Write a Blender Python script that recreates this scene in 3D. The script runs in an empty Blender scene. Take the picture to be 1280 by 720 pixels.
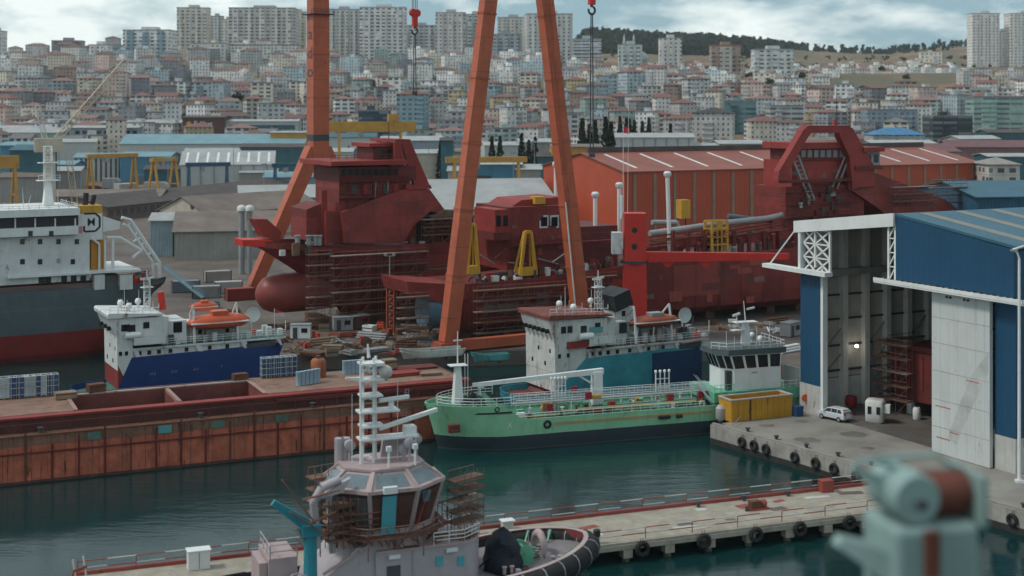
import bpy, bmesh, math, random
from math import sin, cos, pi, radians as R
from mathutils import Vector, Matrix, noise as mnoise
random.seed(7)
SC = bpy.context.scene
COL = SC.collection
F, HZ, CAMZ = 1758.0, 130.0, 45.0      # focal length in px of a 1280 px wide picture, horizon row, eye height

# ------------------------------------------------------------------ helpers
def at(px, py, Y):
    return ((px-640)*Y/F, Y, CAMZ-(py-HZ)*Y/F)
def gp(px, py, z):
    Y = (CAMZ-z)*F/(py-HZ)
    return ((px-640)*Y/F, Y, z)
def pxof(o):
    return 640+F*o[0]/o[1]

class Fr:
    """local frame of a thing: origin, heading; x(px, y) gives the local x seen in column px."""
    def __init__(s, x, y, z, deg):
        s.o = (x, y, z); s.a = R(deg); s.c = cos(s.a); s.s = sin(s.a)
    def w(s, x, y, z=0):
        return (s.o[0]+x*s.c-y*s.s, s.o[1]+x*s.s+y*s.c, s.o[2]+z)
    def x(s, px, y=0):
        k = (px-640)/F
        return (k*(s.o[1]+y*s.c)-s.o[0]+y*s.s)/(s.c-k*s.s)
    def z(s, py, x, y=0):
        return CAMZ-(py-HZ)*s.w(x, y)[1]/F-s.o[2]
    def p(s, px, py, y=0):
        x = s.x(px, y); return (x, y, s.z(py, x, y))

class MB:
    def __init__(s): s.v = []; s.f = []
    def add(s, vs, fs):
        o = len(s.v); s.v += [tuple(v) for v in vs]; s.f += [tuple(i+o for i in f) for f in fs]; return s
    def bx(s, x0, x1, y0, y1, z0, z1):
        return s.add([(x0,y0,z0),(x1,y0,z0),(x1,y1,z0),(x0,y1,z0),(x0,y0,z1),(x1,y0,z1),(x1,y1,z1),(x0,y1,z1)],
                     [(0,3,2,1),(4,5,6,7),(0,1,5,4),(1,2,6,5),(2,3,7,6),(3,0,4,7)])
    def box(s, c, d, rz=0):
        n = len(s.v); s.bx(-d[0]/2,d[0]/2,-d[1]/2,d[1]/2,-d[2]/2,d[2]/2)
        cc, ss = cos(rz), sin(rz)
        for i in range(n, len(s.v)):
            x,y,z = s.v[i]; s.v[i] = (c[0]+x*cc-y*ss, c[1]+x*ss+y*cc, c[2]+z)
        return s
    def beam(s, p, q, w, h=None, up=(0,0,1)):
        h = h or w; p = Vector(p); q = Vector(q); d = (q-p).normalized(); u = Vector(up)
        if abs(d.dot(u)) > .98: u = Vector((1,0,0))
        a = d.cross(u).normalized()*(w/2); b = a.cross(d).normalized()*(h/2)
        vs = [e+i*a+j*b for e in (p,q) for i,j in ((-1,-1),(1,-1),(1,1),(-1,1))]
        return s.add(vs, [(0,3,2,1),(4,5,6,7),(0,1,5,4),(1,2,6,5),(2,3,7,6),(3,0,4,7)])
    def taper(s, p, q, w0, h0, w1, h1):
        n = len(s.v); s.beam(p, q, 1, 1); p = Vector(p); q = Vector(q)
        for i in range(n, n+4): d = Vector(s.v[i])-p; s._sc(i, p, q, w0, h0)
        for i in range(n+4, n+8): s._sc(i, q, p, w1, h1)
        return s
    def _sc(s, i, c, o, w, h):
        d = Vector(s.v[i])-c; ax = (o-c).normalized(); u = Vector((0,0,1))
        if abs(ax.dot(u)) > .98: u = Vector((1,0,0))
        a = ax.cross(u).normalized(); b = a.cross(ax).normalized()
        s.v[i] = tuple(c + a*(d.dot(a)*w) + b*(d.dot(b)*h))
    def tube(s, p, q, r, r2=None, n=6):
        r2 = r if r2 is None else r2
        p = Vector(p); q = Vector(q); d = (q-p).normalized()
        u = Vector((0,0,1)) if abs(d.z) < .95 else Vector((1,0,0))
        a = d.cross(u).normalized(); b = a.cross(d)
        vs = [e+(a*cos(2*pi*k/n)+b*sin(2*pi*k/n))*rr for e,rr in ((p,r),(q,r2)) for k in range(n)]
        fs = [(k,(k+1)%n,n+(k+1)%n,n+k) for k in range(n)]+[tuple(range(n-1,-1,-1)),tuple(range(n,2*n))]
        return s.add(vs, fs)
    def path(s, pts, r, n=6):
        for a, b in zip(pts, pts[1:]): s.tube(a, b, r, n=n)
        return s
    def prism(s, poly, z0, z1, poly2=None):
        n = len(poly); poly2 = poly2 or poly
        vs = [(x,y,z0) for x,y in poly]+[(x,y,z1) for x,y in poly2]
        return s.add(vs, [tuple(range(n-1,-1,-1)),tuple(range(n,2*n))]+[(k,(k+1)%n,n+(k+1)%n,n+k) for k in range(n)])
    def ext(s, poly, a, b, axis='y'):
        """outline in (x,z) extruded along y, or in (y,z) extruded along x"""
        n = len(poly)
        if axis == 'y': vs = [(x,a,z) for x,z in poly]+[(x,b,z) for x,z in poly]
        else: vs = [(a,y,z) for y,z in poly]+[(b,y,z) for y,z in poly]
        return s.add(vs, [tuple(range(n-1,-1,-1)),tuple(range(n,2*n))]+[(k,(k+1)%n,n+(k+1)%n,n+k) for k in range(n)])
    def lathe(s, prof, c=(0,0,0), n=12, axis='z'):
        vs = []
        for r, h in prof:
            for k in range(n):
                a = 2*pi*k/n
                d = (r*cos(a), r*sin(a), h)
                if axis == 'x': d = (h, r*cos(a), r*sin(a))
                if axis == 'y': d = (r*cos(a), h, r*sin(a))
                vs.append((c[0]+d[0], c[1]+d[1], c[2]+d[2]))
        m = len(prof); fs = []
        for j in range(m-1):
            for k in range(n): fs.append((j*n+k, j*n+(k+1)%n, (j+1)*n+(k+1)%n, (j+1)*n+k))
        fs += [tuple(range(n-1,-1,-1)), tuple(range((m-1)*n, m*n))]
        return s.add(vs, fs)
    def loft(s, rings, cap=True, closed=True):
        n = len(rings[0]); m = len(rings); vs = [p for r in rings for p in r]; fs = []
        for j in range(m-1):
            for k in range(n if closed else n-1):
                fs.append((j*n+k, j*n+(k+1)%n, (j+1)*n+(k+1)%n, (j+1)*n+k))
        if cap: fs += [tuple(range(n-1,-1,-1)), tuple(range((m-1)*n, m*n))]
        return s.add(vs, fs)
    def torus(s, c, R0, r, axis='y', n=14, m=6, a0=0, a1=2*pi):
        full = abs(a1-a0-2*pi) < 1e-6; K = n if full else n+1; vs = []
        for i in range(K):
            a = a0+(a1-a0)*i/n
            for j in range(m):
                b = 2*pi*j/m; rr = R0+r*cos(b); h = r*sin(b)
                d = {'y':(rr*cos(a),h,rr*sin(a)),'z':(rr*cos(a),rr*sin(a),h),'x':(h,rr*cos(a),rr*sin(a))}[axis]
                vs.append((c[0]+d[0],c[1]+d[1],c[2]+d[2]))
        fs = []
        for i in range(n):
            i2 = (i+1)%K
            for j in range(m): fs.append((i*m+j, i2*m+j, i2*m+(j+1)%m, i*m+(j+1)%m))
        if not full: fs += [tuple(range(m)), tuple(range((K-1)*m+m-1,(K-1)*m-1,-1))]
        return s.add(vs, fs)
    def rail(s, pts, h=1.1, r=.035, step=1.6, rows=2, n=4):
        """guard rail along pts: top rail, mid rails and stanchions"""
        for k in range(rows):
            hh = h*(1-k/rows)
            s.path([(p[0],p[1],p[2]+hh) for p in pts], r, n)
        for a, b in zip(pts, pts[1:]):
            L = (Vector(b)-Vector(a)).length; m = max(1, int(L/step))
            for i in range(m+1):
                q = Vector(a).lerp(Vector(b), i/m); s.tube(q, q+Vector((0,0,h)), r, n=n)
        return s
    def truss(s, a, b, w, r=.06, n=4, seg=8):
        """square lattice mast or jib from a to b, w wide"""
        a = Vector(a); b = Vector(b); d = (b-a).normalized(); u = Vector((0,0,1)) if abs(d.z) < .9 else Vector((1,0,0))
        e = d.cross(u).normalized()*(w/2); g = e.cross(d).normalized()*(w/2)
        cor = [e+g, e-g, -e-g, -e+g]
        for q in cor: s.tube(a+q, b+q, r, n=n)
        for i in range(seg):
            p0 = a.lerp(b, i/seg); p1 = a.lerp(b, (i+1)/seg)
            for k in range(4):
                s.tube(p0+cor[k], p1+cor[(k+1)%4], r*.7, n=n); s.tube(p1+cor[k], p1+cor[(k+1)%4], r*.7, n=n)
        return s
    def build(s, name, mat, parent=None, loc=(0,0,0), rz=0, smooth=None, bevel=0, uv=None):
        me = bpy.data.meshes.new(name); me.from_pydata(s.v, [], s.f); me.update()
        bm = bmesh.new(); bm.from_mesh(me); bmesh.ops.recalc_face_normals(bm, faces=bm.faces); bm.to_mesh(me); bm.free()
        if uv: uv(me)
        if smooth:
            me.shade_smooth(); me.set_sharp_from_angle(angle=R(smooth))
        if mat: me.materials.append(mat)
        o = bpy.data.objects.new(name, me); COL.objects.link(o)
        o.parent = parent; o.location = loc; o.rotation_euler = (0,0,rz)
        if bevel:
            b = o.modifiers.new('bevel', 'BEVEL'); b.width = bevel; b.segments = 2; b.limit_method = 'ANGLE'; b.angle_limit = R(40)
        return o

def tag(o, label=None, cat=None, group=None, kind=None):
    if label: o['label'] = label
    if cat: o['category'] = cat
    if group: o['group'] = group
    if kind: o['kind'] = kind
    return o
def thing(name, label, cat, fr, group=None):
    o = bpy.data.objects.new(name, None); COL.objects.link(o); o.empty_display_size = .5
    o.location = fr.o; o.rotation_euler = (0,0,fr.a)
    return tag(o, label, cat, group)
def children(o): return list(o.children)
def dup(root, loc, rz, label=None, scale=None):
    r = root.copy(); COL.objects.link(r); r.location = loc; r.rotation_euler = (0,0,rz)
    if label: r['label'] = label
    if scale: r.scale = scale
    for ch in children(root):
        c = ch.copy(); COL.objects.link(c); c.parent = r
        for g in children(ch):
            d = g.copy(); COL.objects.link(d); d.parent = c
    return r
_wc = {}
def pane(parent, name, c, d, mat, rz=0):
    """a small box part (window, box); equal ones share their mesh"""
    k = (name, tuple(round(q,3) for q in d), mat.name)
    if k not in _wc:
        o = MB().box((0,0,0), d).build(name, mat, parent, c, rz); _wc[k] = o.data; return o
    o = bpy.data.objects.new(name, _wc[k]); COL.objects.link(o); o.parent = parent; o.location = c; o.rotation_euler = (0,0,rz)
    return o
def text(body, size, mat, parent, name, loc, rot, depth=.02):
    cu = bpy.data.curves.new('t', 'FONT'); cu.body = body; cu.size = size; cu.extrude = depth; cu.offset = size*.006; cu.align_x = 'CENTER'; cu.align_y = 'CENTER'
    o = bpy.data.objects.new('t', cu); COL.objects.link(o)
    bpy.context.view_layer.update()
    me = bpy.data.meshes.new_from_object(o.evaluated_get(bpy.context.evaluated_depsgraph_get()))
    bpy.data.objects.remove(o); bpy.data.curves.remove(cu)
    me.name = name; me.materials.clear(); me.materials.append(mat)
    q = bpy.data.objects.new(name, me); COL.objects.link(q); q.parent = parent; q.location = loc; q.rotation_euler = rot
    return q

# ------------------------------------------------------------------ materials
def _mat(name):
    m = bpy.data.materials.new(name); m.use_nodes = True; nt = m.node_tree
    return m, nt, nt.nodes['Principled BSDF']
def _n(nt, t, **kw):
    n = nt.nodes.new(t)
    for k, v in kw.items(): setattr(n, k, v)
    return n
def _mix(nt, fac, a, b):
    m = _n(nt, 'ShaderNodeMix', data_type='RGBA')
    for sock, v in ((m.inputs[0], fac), (m.inputs[6], a), (m.inputs[7], b)):
        if hasattr(v, 'is_output'): nt.links.new(v, sock)
        else: sock.default_value = v if isinstance(v, float) else (*v, 1)
    return m.outputs[2]
def _math(nt, op, a, b=0.0, c=None):
    m = _n(nt, 'ShaderNodeMath', operation=op)
    for i, v in enumerate((a, b, c)):
        if v is None: continue
        if hasattr(v, 'is_output'): nt.links.new(v, m.inputs[i])
        else: m.inputs[i].default_value = v
    return m.outputs[0]
def _noise(nt, vec, scale, detail=4, rough=.6, sc=(1,1,1)):
    if sc != (1,1,1):
        mp = _n(nt, 'ShaderNodeMapping'); mp.inputs['Scale'].default_value = sc; nt.links.new(vec, mp.inputs[0]); vec = mp.outputs[0]
    n = _n(nt, 'ShaderNodeTexNoise'); n.inputs['Scale'].default_value = scale; n.inputs['Detail'].default_value = detail; n.inputs['Roughness'].default_value = rough
    nt.links.new(vec, n.inputs['Vector']); return n.outputs['Fac']
def _ramp(nt, fac, lo, hi):
    r = _n(nt, 'ShaderNodeMapRange'); r.inputs[1].default_value = lo; r.inputs[2].default_value = hi; nt.links.new(fac, r.inputs[0]); return r.outputs[0]
RUST = (.12,.045,.022)
_mc = {}
def pm(name, col, var=.25, rough=.55, scale=.35, rust=0., streak=.25, metal=0., bands=None, seam=None, rcol=RUST, spec=.35, bump=0., corr=None, drip=0.):
    """worn paint or masonry: mottling, rain streaks, rust patches, colour bands by height, plate seams, corrugation"""
    if name in _mc: return _mc[name]
    m, nt, bs = _mat(name)
    tc = _n(nt, 'ShaderNodeTexCoord').outputs['Object']
    sep = _n(nt, 'ShaderNodeSeparateXYZ'); nt.links.new(tc, sep.inputs[0])
    base = col
    if bands:
        wob = _noise(nt, tc, .8, 3); zz = _math(nt, 'ADD', sep.outputs[2], _math(nt, 'MULTIPLY', _math(nt, 'SUBTRACT', wob, .5), .12))
        for z, c in bands:      # (from this height up, colour)
            base = _mix(nt, _math(nt, 'GREATER_THAN', zz, z), base, c)
    n1 = _ramp(nt, _noise(nt, tc, scale, 6, .65), .3, .72)
    dark = _n(nt, 'ShaderNodeMix', data_type='RGBA', blend_type='MULTIPLY'); dark.inputs[0].default_value = 1
    v = _mix(nt, n1, (1-var,)*3, (1+var*.6,)*3)
    if hasattr(base, 'is_output'): nt.links.new(base, dark.inputs[6])
    else: dark.inputs[6].default_value = (*base, 1)
    nt.links.new(v, dark.inputs[7]); c = dark.outputs[2]
    if streak:
        st = _ramp(nt, _noise(nt, tc, 1.0, 5, .7, (1.3,1.3,.09)), .52, .78)
        c = _mix(nt, _math(nt, 'MULTIPLY', st, streak), c, (.06,.05,.045))
    if drip:
        dr_ = _math(nt, 'MULTIPLY', _ramp(nt, _noise(nt, tc, 1.0, 3, .6, (2.6,2.6,.10)), .57, .66), _ramp(nt, _noise(nt, tc, .35, 3), .4, .55))
        c = _mix(nt, _math(nt, 'MULTIPLY', dr_, drip), c, (.028,.02,.018))
    if rust:
        rn = _math(nt, 'ADD', _noise(nt, tc, .55, 8, .72, (1,1,.35)), _math(nt, 'MULTIPLY', _noise(nt, tc, 3.5, 4, .7, (1,1,.2)), .35))
        rf = _ramp(nt, rn, .82-rust*.3, .92-rust*.3)
        c = _mix(nt, _math(nt, 'MULTIPLY', rf, .85), c, rcol)
    if seam and seam[0] and seam[1]:      # plates differ a little in tone
        cbx = _n(nt, 'ShaderNodeCombineXYZ')
        for k, d in ((0, seam[0]), (2, seam[1])): nt.links.new(_math(nt, 'FLOOR', _math(nt, 'DIVIDE', sep.outputs[k], d)), cbx.inputs[k])
        wn = _n(nt, 'ShaderNodeTexWhiteNoise', noise_dimensions='3D'); nt.links.new(cbx.outputs[0], wn.inputs[0])
        pt = _n(nt, 'ShaderNodeMix', data_type='RGBA', blend_type='MULTIPLY'); pt.inputs[0].default_value = 1
        nt.links.new(c, pt.inputs[6]); nt.links.new(_mix(nt, wn.outputs[0], (.74,.72,.72), (1.2,1.22,1.2)), pt.inputs[7]); c = pt.outputs[2]
    if seam:
        for out, d in ((0, seam[0]), (2, seam[1])):
            if not d: continue
            fr = _math(nt, 'FRACT', _math(nt, 'DIVIDE', sep.outputs[out], d))
            ln = _math(nt, 'LESS_THAN', fr, .07/d*1.2)
            c = _mix(nt, _math(nt, 'MULTIPLY', ln, .6), c, (.03,.022,.02))
    nt.links.new(c, bs.inputs['Base Color'])
    bs.inputs['Metallic'].default_value = metal; bs.inputs['Specular IOR Level'].default_value = spec
    rr = _math(nt, 'ADD', _math(nt, 'MULTIPLY', _noise(nt, tc, 1.7, 4), .3), rough-.15); nt.links.new(rr, bs.inputs['Roughness'])
    if bump or corr:
        b = _n(nt, 'ShaderNodeBump'); b.inputs['Strength'].default_value = bump or .5; b.inputs['Distance'].default_value = .08
        h = _noise(nt, tc, 2.2, 6)
        if corr: h = _math(nt, 'SINE', _math(nt, 'MULTIPLY', sep.outputs[corr[0]], 2*pi/corr[1]))
        nt.links.new(h, b.inputs['Height']); nt.links.new(b.outputs[0], bs.inputs['Normal'])
    _mc[name] = m; return m
def glass(name, col=(.012,.016,.018), rough=.12):
    if name in _mc: return _mc[name]
    m, nt, bs = _mat(name); tc = _n(nt, 'ShaderNodeTexCoord').outputs['Object']
    c = _mix(nt, _noise(nt, tc, 1.1, 3), tuple(q*.6 for q in col), tuple(q*1.5 for q in col)); nt.links.new(c, bs.inputs['Base Color'])
    bs.inputs['Roughness'].default_value = rough; bs.inputs['Specular IOR Level'].default_value = .5; _mc[name] = m; return m

WHITE = pm('white paint', (.62,.64,.63), .16, .5, rust=.16, streak=.3)
WCLEAN = pm('clean white paint', (.70,.72,.71), .1, .45, streak=.15)
GREYP = pm('grey paint', (.28,.30,.31), .2, .55, rust=.15)
DGREY = pm('dark grey steel', (.06,.065,.07), .3, .6)
BLACK = pm('black rubber', (.018,.018,.019), .4, .8, scale=1.5, streak=.0)
BLACKP = pm('black paint', (.022,.024,.027), .3, .5, rust=.1)
ORANGE = pm('orange crane paint', (.45,.108,.052), .2, .5, streak=.35, rust=.10, seam=(0,6.0))
ORANGE2 = pm('crane paint worn', (.40,.095,.05), .25, .55, rust=.15)
MAROON = pm('red oxide primer', (.27,.036,.030), .3, .6, rust=.1, streak=.3, scale=.25)
MAROON2 = pm('red oxide primer plates', (.22,.032,.027), .35, .6, rust=.14, streak=.35, drip=.5, seam=(5.2,2.6))
MAROON3 = pm('dark red oxide', (.14,.024,.021), .35, .65, rust=.15, streak=.3)
BRED = pm('bright red paint', (.60,.035,.024), .15, .5, streak=.15)
YEL = pm('yellow paint', (.58,.32,.035), .15, .55, rust=.12)
YELD = pm('ochre crane paint', (.48,.26,.05), .2, .6, rust=.15)
TEAL = pm('teal paint', (.10,.34,.34), .25, .5, rust=.12)
GREENP = pm('sea green paint', (.13,.40,.26), .15, .5, streak=.2, rust=.05)
BLUEP = pm('blue paint', (.02,.075,.19), .2, .5, rust=.1)
LBOAT = pm('lifeboat orange', (.55,.10,.04), .15, .4, streak=.25)
RUSTY = pm('rusted steel', (.13,.055,.032), .5, .8, scale=.7, rust=.3)
WOOD = pm('scaffold planks', (.18,.10,.065), .4, .8, scale=1.2)
SCAF = pm('scaffold tube', (.19,.11,.095), .35, .6, rust=.3)
CONC = pm('stained concrete', (.27,.25,.22), .35, .85, scale=.22, streak=.35, bump=.25)
GLS = glass('dark window glass')
GLST = glass('tinted wheelhouse glass', (.03,.045,.05))
TARP = pm('navy tarpaulin', (.008,.012,.022), .4, .7, scale=1, streak=0, bump=.5)
# ------------------------------------------------------------------ camera, light, sky
cam = bpy.data.cameras.new('camera'); camo = bpy.data.objects.new('camera', cam); COL.objects.link(camo)
cam.sensor_width = 36; cam.lens = F/1280*36; cam.shift_y = -(360-HZ)/1280
cam.clip_start = .5; cam.clip_end = 30000
camo.location = (0,0,CAMZ); camo.rotation_euler = (R(90),0,0)
cam.dof.use_dof = True; cam.dof.focus_distance = 215; cam.dof.aperture_fstop = (F/1280*36/1000)/.23
SC.camera = camo
SC.view_settings.view_transform = 'Standard'; SC.view_settings.look = 'None'
SC.view_settings.gamma = 1; SC.view_settings.exposure = EXPOSURE = 0.36
SC.cycles.max_bounces = 6; SC.cycles.diffuse_bounces = 2; SC.cycles.volume_bounces = 0; SC.cycles.use_adaptive_sampling = True; SC.cycles.adaptive_threshold = .02
SC.cycles.use_denoising = True; SC.cycles.caustics_reflective = False; SC.cycles.caustics_refractive = False

SUN_AZ, SUN_EL = R(258), R(52)       # compass: 0 = +Y, clockwise; the sun is behind the camera to the left
wd = bpy.data.worlds.new('World'); SC.world = wd; wd.use_nodes = True
nt = wd.node_tree; bg = nt.nodes['Background']; bg.inputs['Strength'].default_value = .1
sky = _n(nt, 'ShaderNodeTexSky', sky_type='NISHITA'); sky.sun_disc = False; sky.sun_elevation = SUN_EL; sky.sun_rotation = SUN_AZ
tc = _n(nt, 'ShaderNodeTexCoord').outputs['Generated']
n1 = _noise(nt, tc, 5.5, 7, .55, (1,1,3.6)); n2 = _noise(nt, tc, 17, 6, .6, (1,1,2.6))
cl = _ramp(nt, _math(nt, 'ADD', _math(nt, 'MULTIPLY', n1, .75), _math(nt, 'MULTIPLY', n2, .3)), .44, .58)
grey = _mix(nt, cl, (2.3,3.6,4.2), (7.8,8.5,8.3))
cov = _ramp(nt, n2, .2, .45)
sepw = _n(nt, 'ShaderNodeSeparateXYZ'); nt.links.new(tc, sepw.inputs[0])
upf = _ramp(nt, sepw.outputs[2], .06, .6)          # the overcast is brighter overhead
grey = _mix(nt, upf, grey, (3.9,4.75,5.15))
nt.links.new(_mix(nt, _math(nt, 'ADD', _math(nt, 'MULTIPLY', cov, .12), .84), sky.outputs[0], grey), bg.inputs['Color'])
sun = bpy.data.lights.new('sun', 'SUN'); sun.energy = 1.5; sun.angle = R(10); sun.color = (1,.95,.88)
so = bpy.data.objects.new('sun', sun); COL.objects.link(so)
d = Vector((sin(SUN_AZ)*cos(SUN_EL), cos(SUN_AZ)*cos(SUN_EL), sin(SUN_EL)))
so.rotation_euler = d.to_track_quat('Z', 'Y').to_euler()

# ------------------------------------------------------------------ water and ground
m, nt, bs = _mat('harbour water')
tc = _n(nt, 'ShaderNodeTexCoord').outputs['Object']
bs.inputs['Base Color'].default_value = (.004,.028,.029,1); bs.inputs['Roughness'].default_value = .10; bs.inputs['IOR'].default_value = 1.33; bs.inputs['Specular IOR Level'].default_value = .42
calm = _ramp(nt, _noise(nt, tc, .035, 3), .40, .62)
h = _math(nt, 'ADD', _noise(nt, tc, .42, 5, .55, (.5,1.5,1)), _math(nt, 'MULTIPLY', _noise(nt, tc, 1.5, 4, .6, (.6,1.3,1)), .35))
b = _n(nt, 'ShaderNodeBump'); b.inputs['Distance'].default_value = .30
nt.links.new(_math(nt, 'ADD', _math(nt, 'MULTIPLY', calm, .34), .06), b.inputs['Strength']); nt.links.new(h, b.inputs['Height']); nt.links.new(b.outputs[0], bs.inputs['Normal'])
WATER = m
o = MB().add([(-2500,-1200,0),(2500,-1200,0),(2500,420,0),(-2500,420,0)], [(0,1,2,3)]).build('water', WATER); tag(o, kind='structure')

YARD = pm('yard ground', (.135,.112,.098), .45, .9, scale=.12, streak=0, rust=.10, bump=.3)
QUAYM = pm('quay concrete', (.25,.235,.21), .3, .85, scale=.16, streak=0, bump=.25)
shore = [(-2500,330),(-400,330),(-78,292),(-58,262),(-50,237),(44.5,247),(43.2,195.4),(26.5,186.6),(53.5,146.5),(110,62),(400,62),(2500,62)]
Q0, Q1 = (26.5,186.6), (53.5,146.5)
poly = shore+[(2500,760),(-2500,760)]
o = MB().prism(poly, -4, 2.5).build('ground', YARD); tag(o, kind='structure')
# paler concrete apron of the quay, a sheet just above the yard
apron = [(26.75,186.6),(43.2,195.2),(52,200.2),(72,160),(120,72),(104,72.6),(53.7,146.6)]
o = MB().add([(x,y,2.504) for x,y in apron], [tuple(range(len(apron)))]).build('quay_apron', QUAYM); tag(o, kind='structure')

def lerp_tab(tab, t):
    for (a, u), (b, v) in zip(tab, tab[1:]):
        if t <= b: return u+(v-u)*max(0,(t-a)/(b-a))
    return tab[-1][1]
PL = [(700,1.5),(800,7),(1000,29),(1200,52),(1400,76),(1600,95),(1900,106),(2400,116),(3300,128),(6000,120)]
PR = [(700,1.5),(800,7),(1000,29),(1200,52),(1400,74),(1700,84),(2000,97),(2600,138),(3200,205),(3500,150),(6000,120)]
def H(x, y):
    px = 640+F*x/y
    f = min(1, max(0, (px-690)/50)); f = f*f*(3-2*f)
    r = lerp_tab(PR, y)
    if y > 2300: r -= (y-2300)/900*lerp_tab([(690,0),(760,0),(905,13),(1010,32),(1110,43),(1200,28),(1300,22),(3000,10)], px)*1.0
    z = lerp_tab(PL, y)*(1-f)+r*f
    k = min(1, max(0, (y-800)/600))
    return z+mnoise.noise(Vector((x*.004,y*.004,0)))*9*k+mnoise.noise(Vector((x*.02,y*.02,3)))*1.5*k
m, nt, bs = _mat('hillside soil'); tc = _n(nt, 'ShaderNodeTexCoord').outputs['Object']
g = _mix(nt, _ramp(nt, _noise(nt, tc, .010, 6, .65), .38, .55), (.27,.165,.11), (.13,.12,.085))
g = _mix(nt, _ramp(nt, _noise(nt, tc, .016, 6, .7), .60, .66), g, (.05,.065,.035))
nt.links.new(g, bs.inputs['Base Color']); bs.inputs['Roughness'].default_value = .95; bs.inputs['Specular IOR Level'].default_value = .1
ys = [690+i*22 for i in range(60)]+[2010+i*45 for i in range(37)]
mb = MB(); NX = 90
for y in ys:
    for i in range(NX+1):
        x = (i/NX*2-1)*(.62*y+150); mb.v.append((x, y, H(x,y)))
for j in range(len(ys)-1):
    for i in range(NX): a = j*(NX+1)+i; mb.f.append((a,a+1,a+NX+2,a+NX+1))
o = mb.build('hillside', m, smooth=60); tag(o, kind='structure')

# ------------------------------------------------------------------ haze: the damp air over the harbour
m, nt, bs = _mat('haze'); nt.nodes.remove(bs)
pv = _n(nt, 'ShaderNodeVolumePrincipled'); pv.inputs['Density'].default_value = .00005; pv.inputs['Color'].default_value = (.86,.93,.95,1)
nt.links.new(pv.outputs[0], nt.nodes['Material Output'].inputs['Volume'])
o = MB().bx(-2650,2650,-1300,3720,-7,240).build('haze', m); tag(o, kind='stuff')

# ------------------------------------------------------------------ town
def town_wall(name, sx, sy, wx, wy, glassy=(.05,.065,.075), balcony=.0):
    """wall whose colour is the object's own; window openings sx by sy metres apart, wx by wy of that wide"""
    m, nt, bs = _mat(name)
    uv = _n(nt, 'ShaderNodeUVMap').outputs[0]; sp = _n(nt, 'ShaderNodeSeparateXYZ'); nt.links.new(uv, sp.inputs[0])
    oi = _n(nt, 'ShaderNodeObjectInfo')
    u = _math(nt, 'DIVIDE', sp.outputs[0], sx); v = _math(nt, 'DIVIDE', sp.outputs[1], sy)
    fu, fv = _math(nt, 'FRACT', u), _math(nt, 'FRACT', v)
    inu = _math(nt, 'LESS_THAN', _math(nt, 'ABSOLUTE', _math(nt, 'SUBTRACT', fu, .5)), wx/2)
    inv = _math(nt, 'LESS_THAN', _math(nt, 'ABSOLUTE', _math(nt, 'SUBTRACT', fv, .55)), wy/2)
    mask = _math(nt, 'MULTIPLY', inu, inv)
    wn = _n(nt, 'ShaderNodeTexWhiteNoise', noise_dimensions='3D'); cb = _n(nt, 'ShaderNodeCombineXYZ')
    nt.links.new(_math(nt, 'FLOOR', u), cb.inputs[0]); nt.links.new(_math(nt, 'FLOOR', v), cb.inputs[1]); nt.links.new(oi.outputs['Random'], cb.inputs[2]); nt.links.new(cb.outputs[0], wn.inputs[0])
    gl = _mix(nt, wn.outputs[0], glassy, tuple(q*3.2 for q in glassy))
    mask = _math(nt, 'MULTIPLY', mask, _math(nt, 'GREATER_THAN', wn.outputs[0], .10))
    tc = _n(nt, 'ShaderNodeTexCoord').outputs['Object']
    w = _n(nt, 'ShaderNodeMix', data_type='RGBA', blend_type='MULTIPLY'); w.inputs[0].default_value = 1
    nt.links.new(oi.outputs['Color'], w.inputs[6]); nt.links.new(_mix(nt, _ramp(nt, _noise(nt, tc, .25, 5, .7, (1,1,.5)), .3, .7), (.72,.70,.68), (1.08,1.08,1.08)), w.inputs[7])
    slab = _math(nt, 'LESS_THAN', fv, .10)
    c = _mix(nt, _math(nt, 'MULTIPLY', slab, .25), w.outputs[2], (.15,.14,.13))
    nt.links.new(_mix(nt, mask, c, gl), bs.inputs['Base Color'])
    bs.inputs['Roughness'].default_value = .7; bs.inputs['Specular IOR Level'].default_value = .2
    return m
TW = [town_wall('plaster with windows', 2.8, 3.0, .40, .48), town_wall('plaster with wide windows', 3.8, 3.0, .58, .50), town_wall('plaster with balconies', 5.2, 3.0, .66, .56), town_wall('banded facade', 9, 3.3, .93, .46), town_wall('tower plaster with small windows', 5.2, 4.0, .42, .44, (.05,.06,.07)), town_wall('tower plaster with wide windows', 6.4, 4.0, .60, .42, (.05,.06,.07))]
m, nt, bs = _mat('town roof'); oi = _n(nt, 'ShaderNodeObjectInfo'); tc = _n(nt, 'ShaderNodeTexCoord').outputs['Object']
w = _n(nt, 'ShaderNodeMix', data_type='RGBA', blend_type='MULTIPLY'); w.inputs[0].default_value = 1
nt.links.new(oi.outputs['Color'], w.inputs[6]); nt.links.new(_mix(nt, _ramp(nt, _noise(nt, tc, .6, 6, .75), .3, .7), (.55,.55,.55), (1.25,1.25,1.25)), w.inputs[7])
nt.links.new(w.outputs[2], bs.inputs['Base Color']); bs.inputs['Roughness'].default_value = .85
TROOF = m
def box_uv(me):
    """metres along the wall and above its foot"""
    uvl = me.uv_layers.new(name='UVMap').data; vs = me.vertices; zmin = min(v.co.z for v in vs)
    for p in me.polygons:
        n = p.normal; t = Vector((-n.y, n.x, 0)); t = t.normalized() if t.length > .01 else Vector((1,0,0))
        for li in p.loop_indices:
            c = vs[me.loops[li].vertex_index].co; uvl[li].uv = (c.dot(t)+60.0, c.z-zmin)
def wall_part(name, mb, parent, style, col):
    o = mb.build(name, TW[style], parent, uv=box_uv); o.color = (*col, 1); return o
def roof_part(name, mb, parent, col):
    o = mb.build(name, TROOF, parent); o.color = (*col, 1); return o
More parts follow.
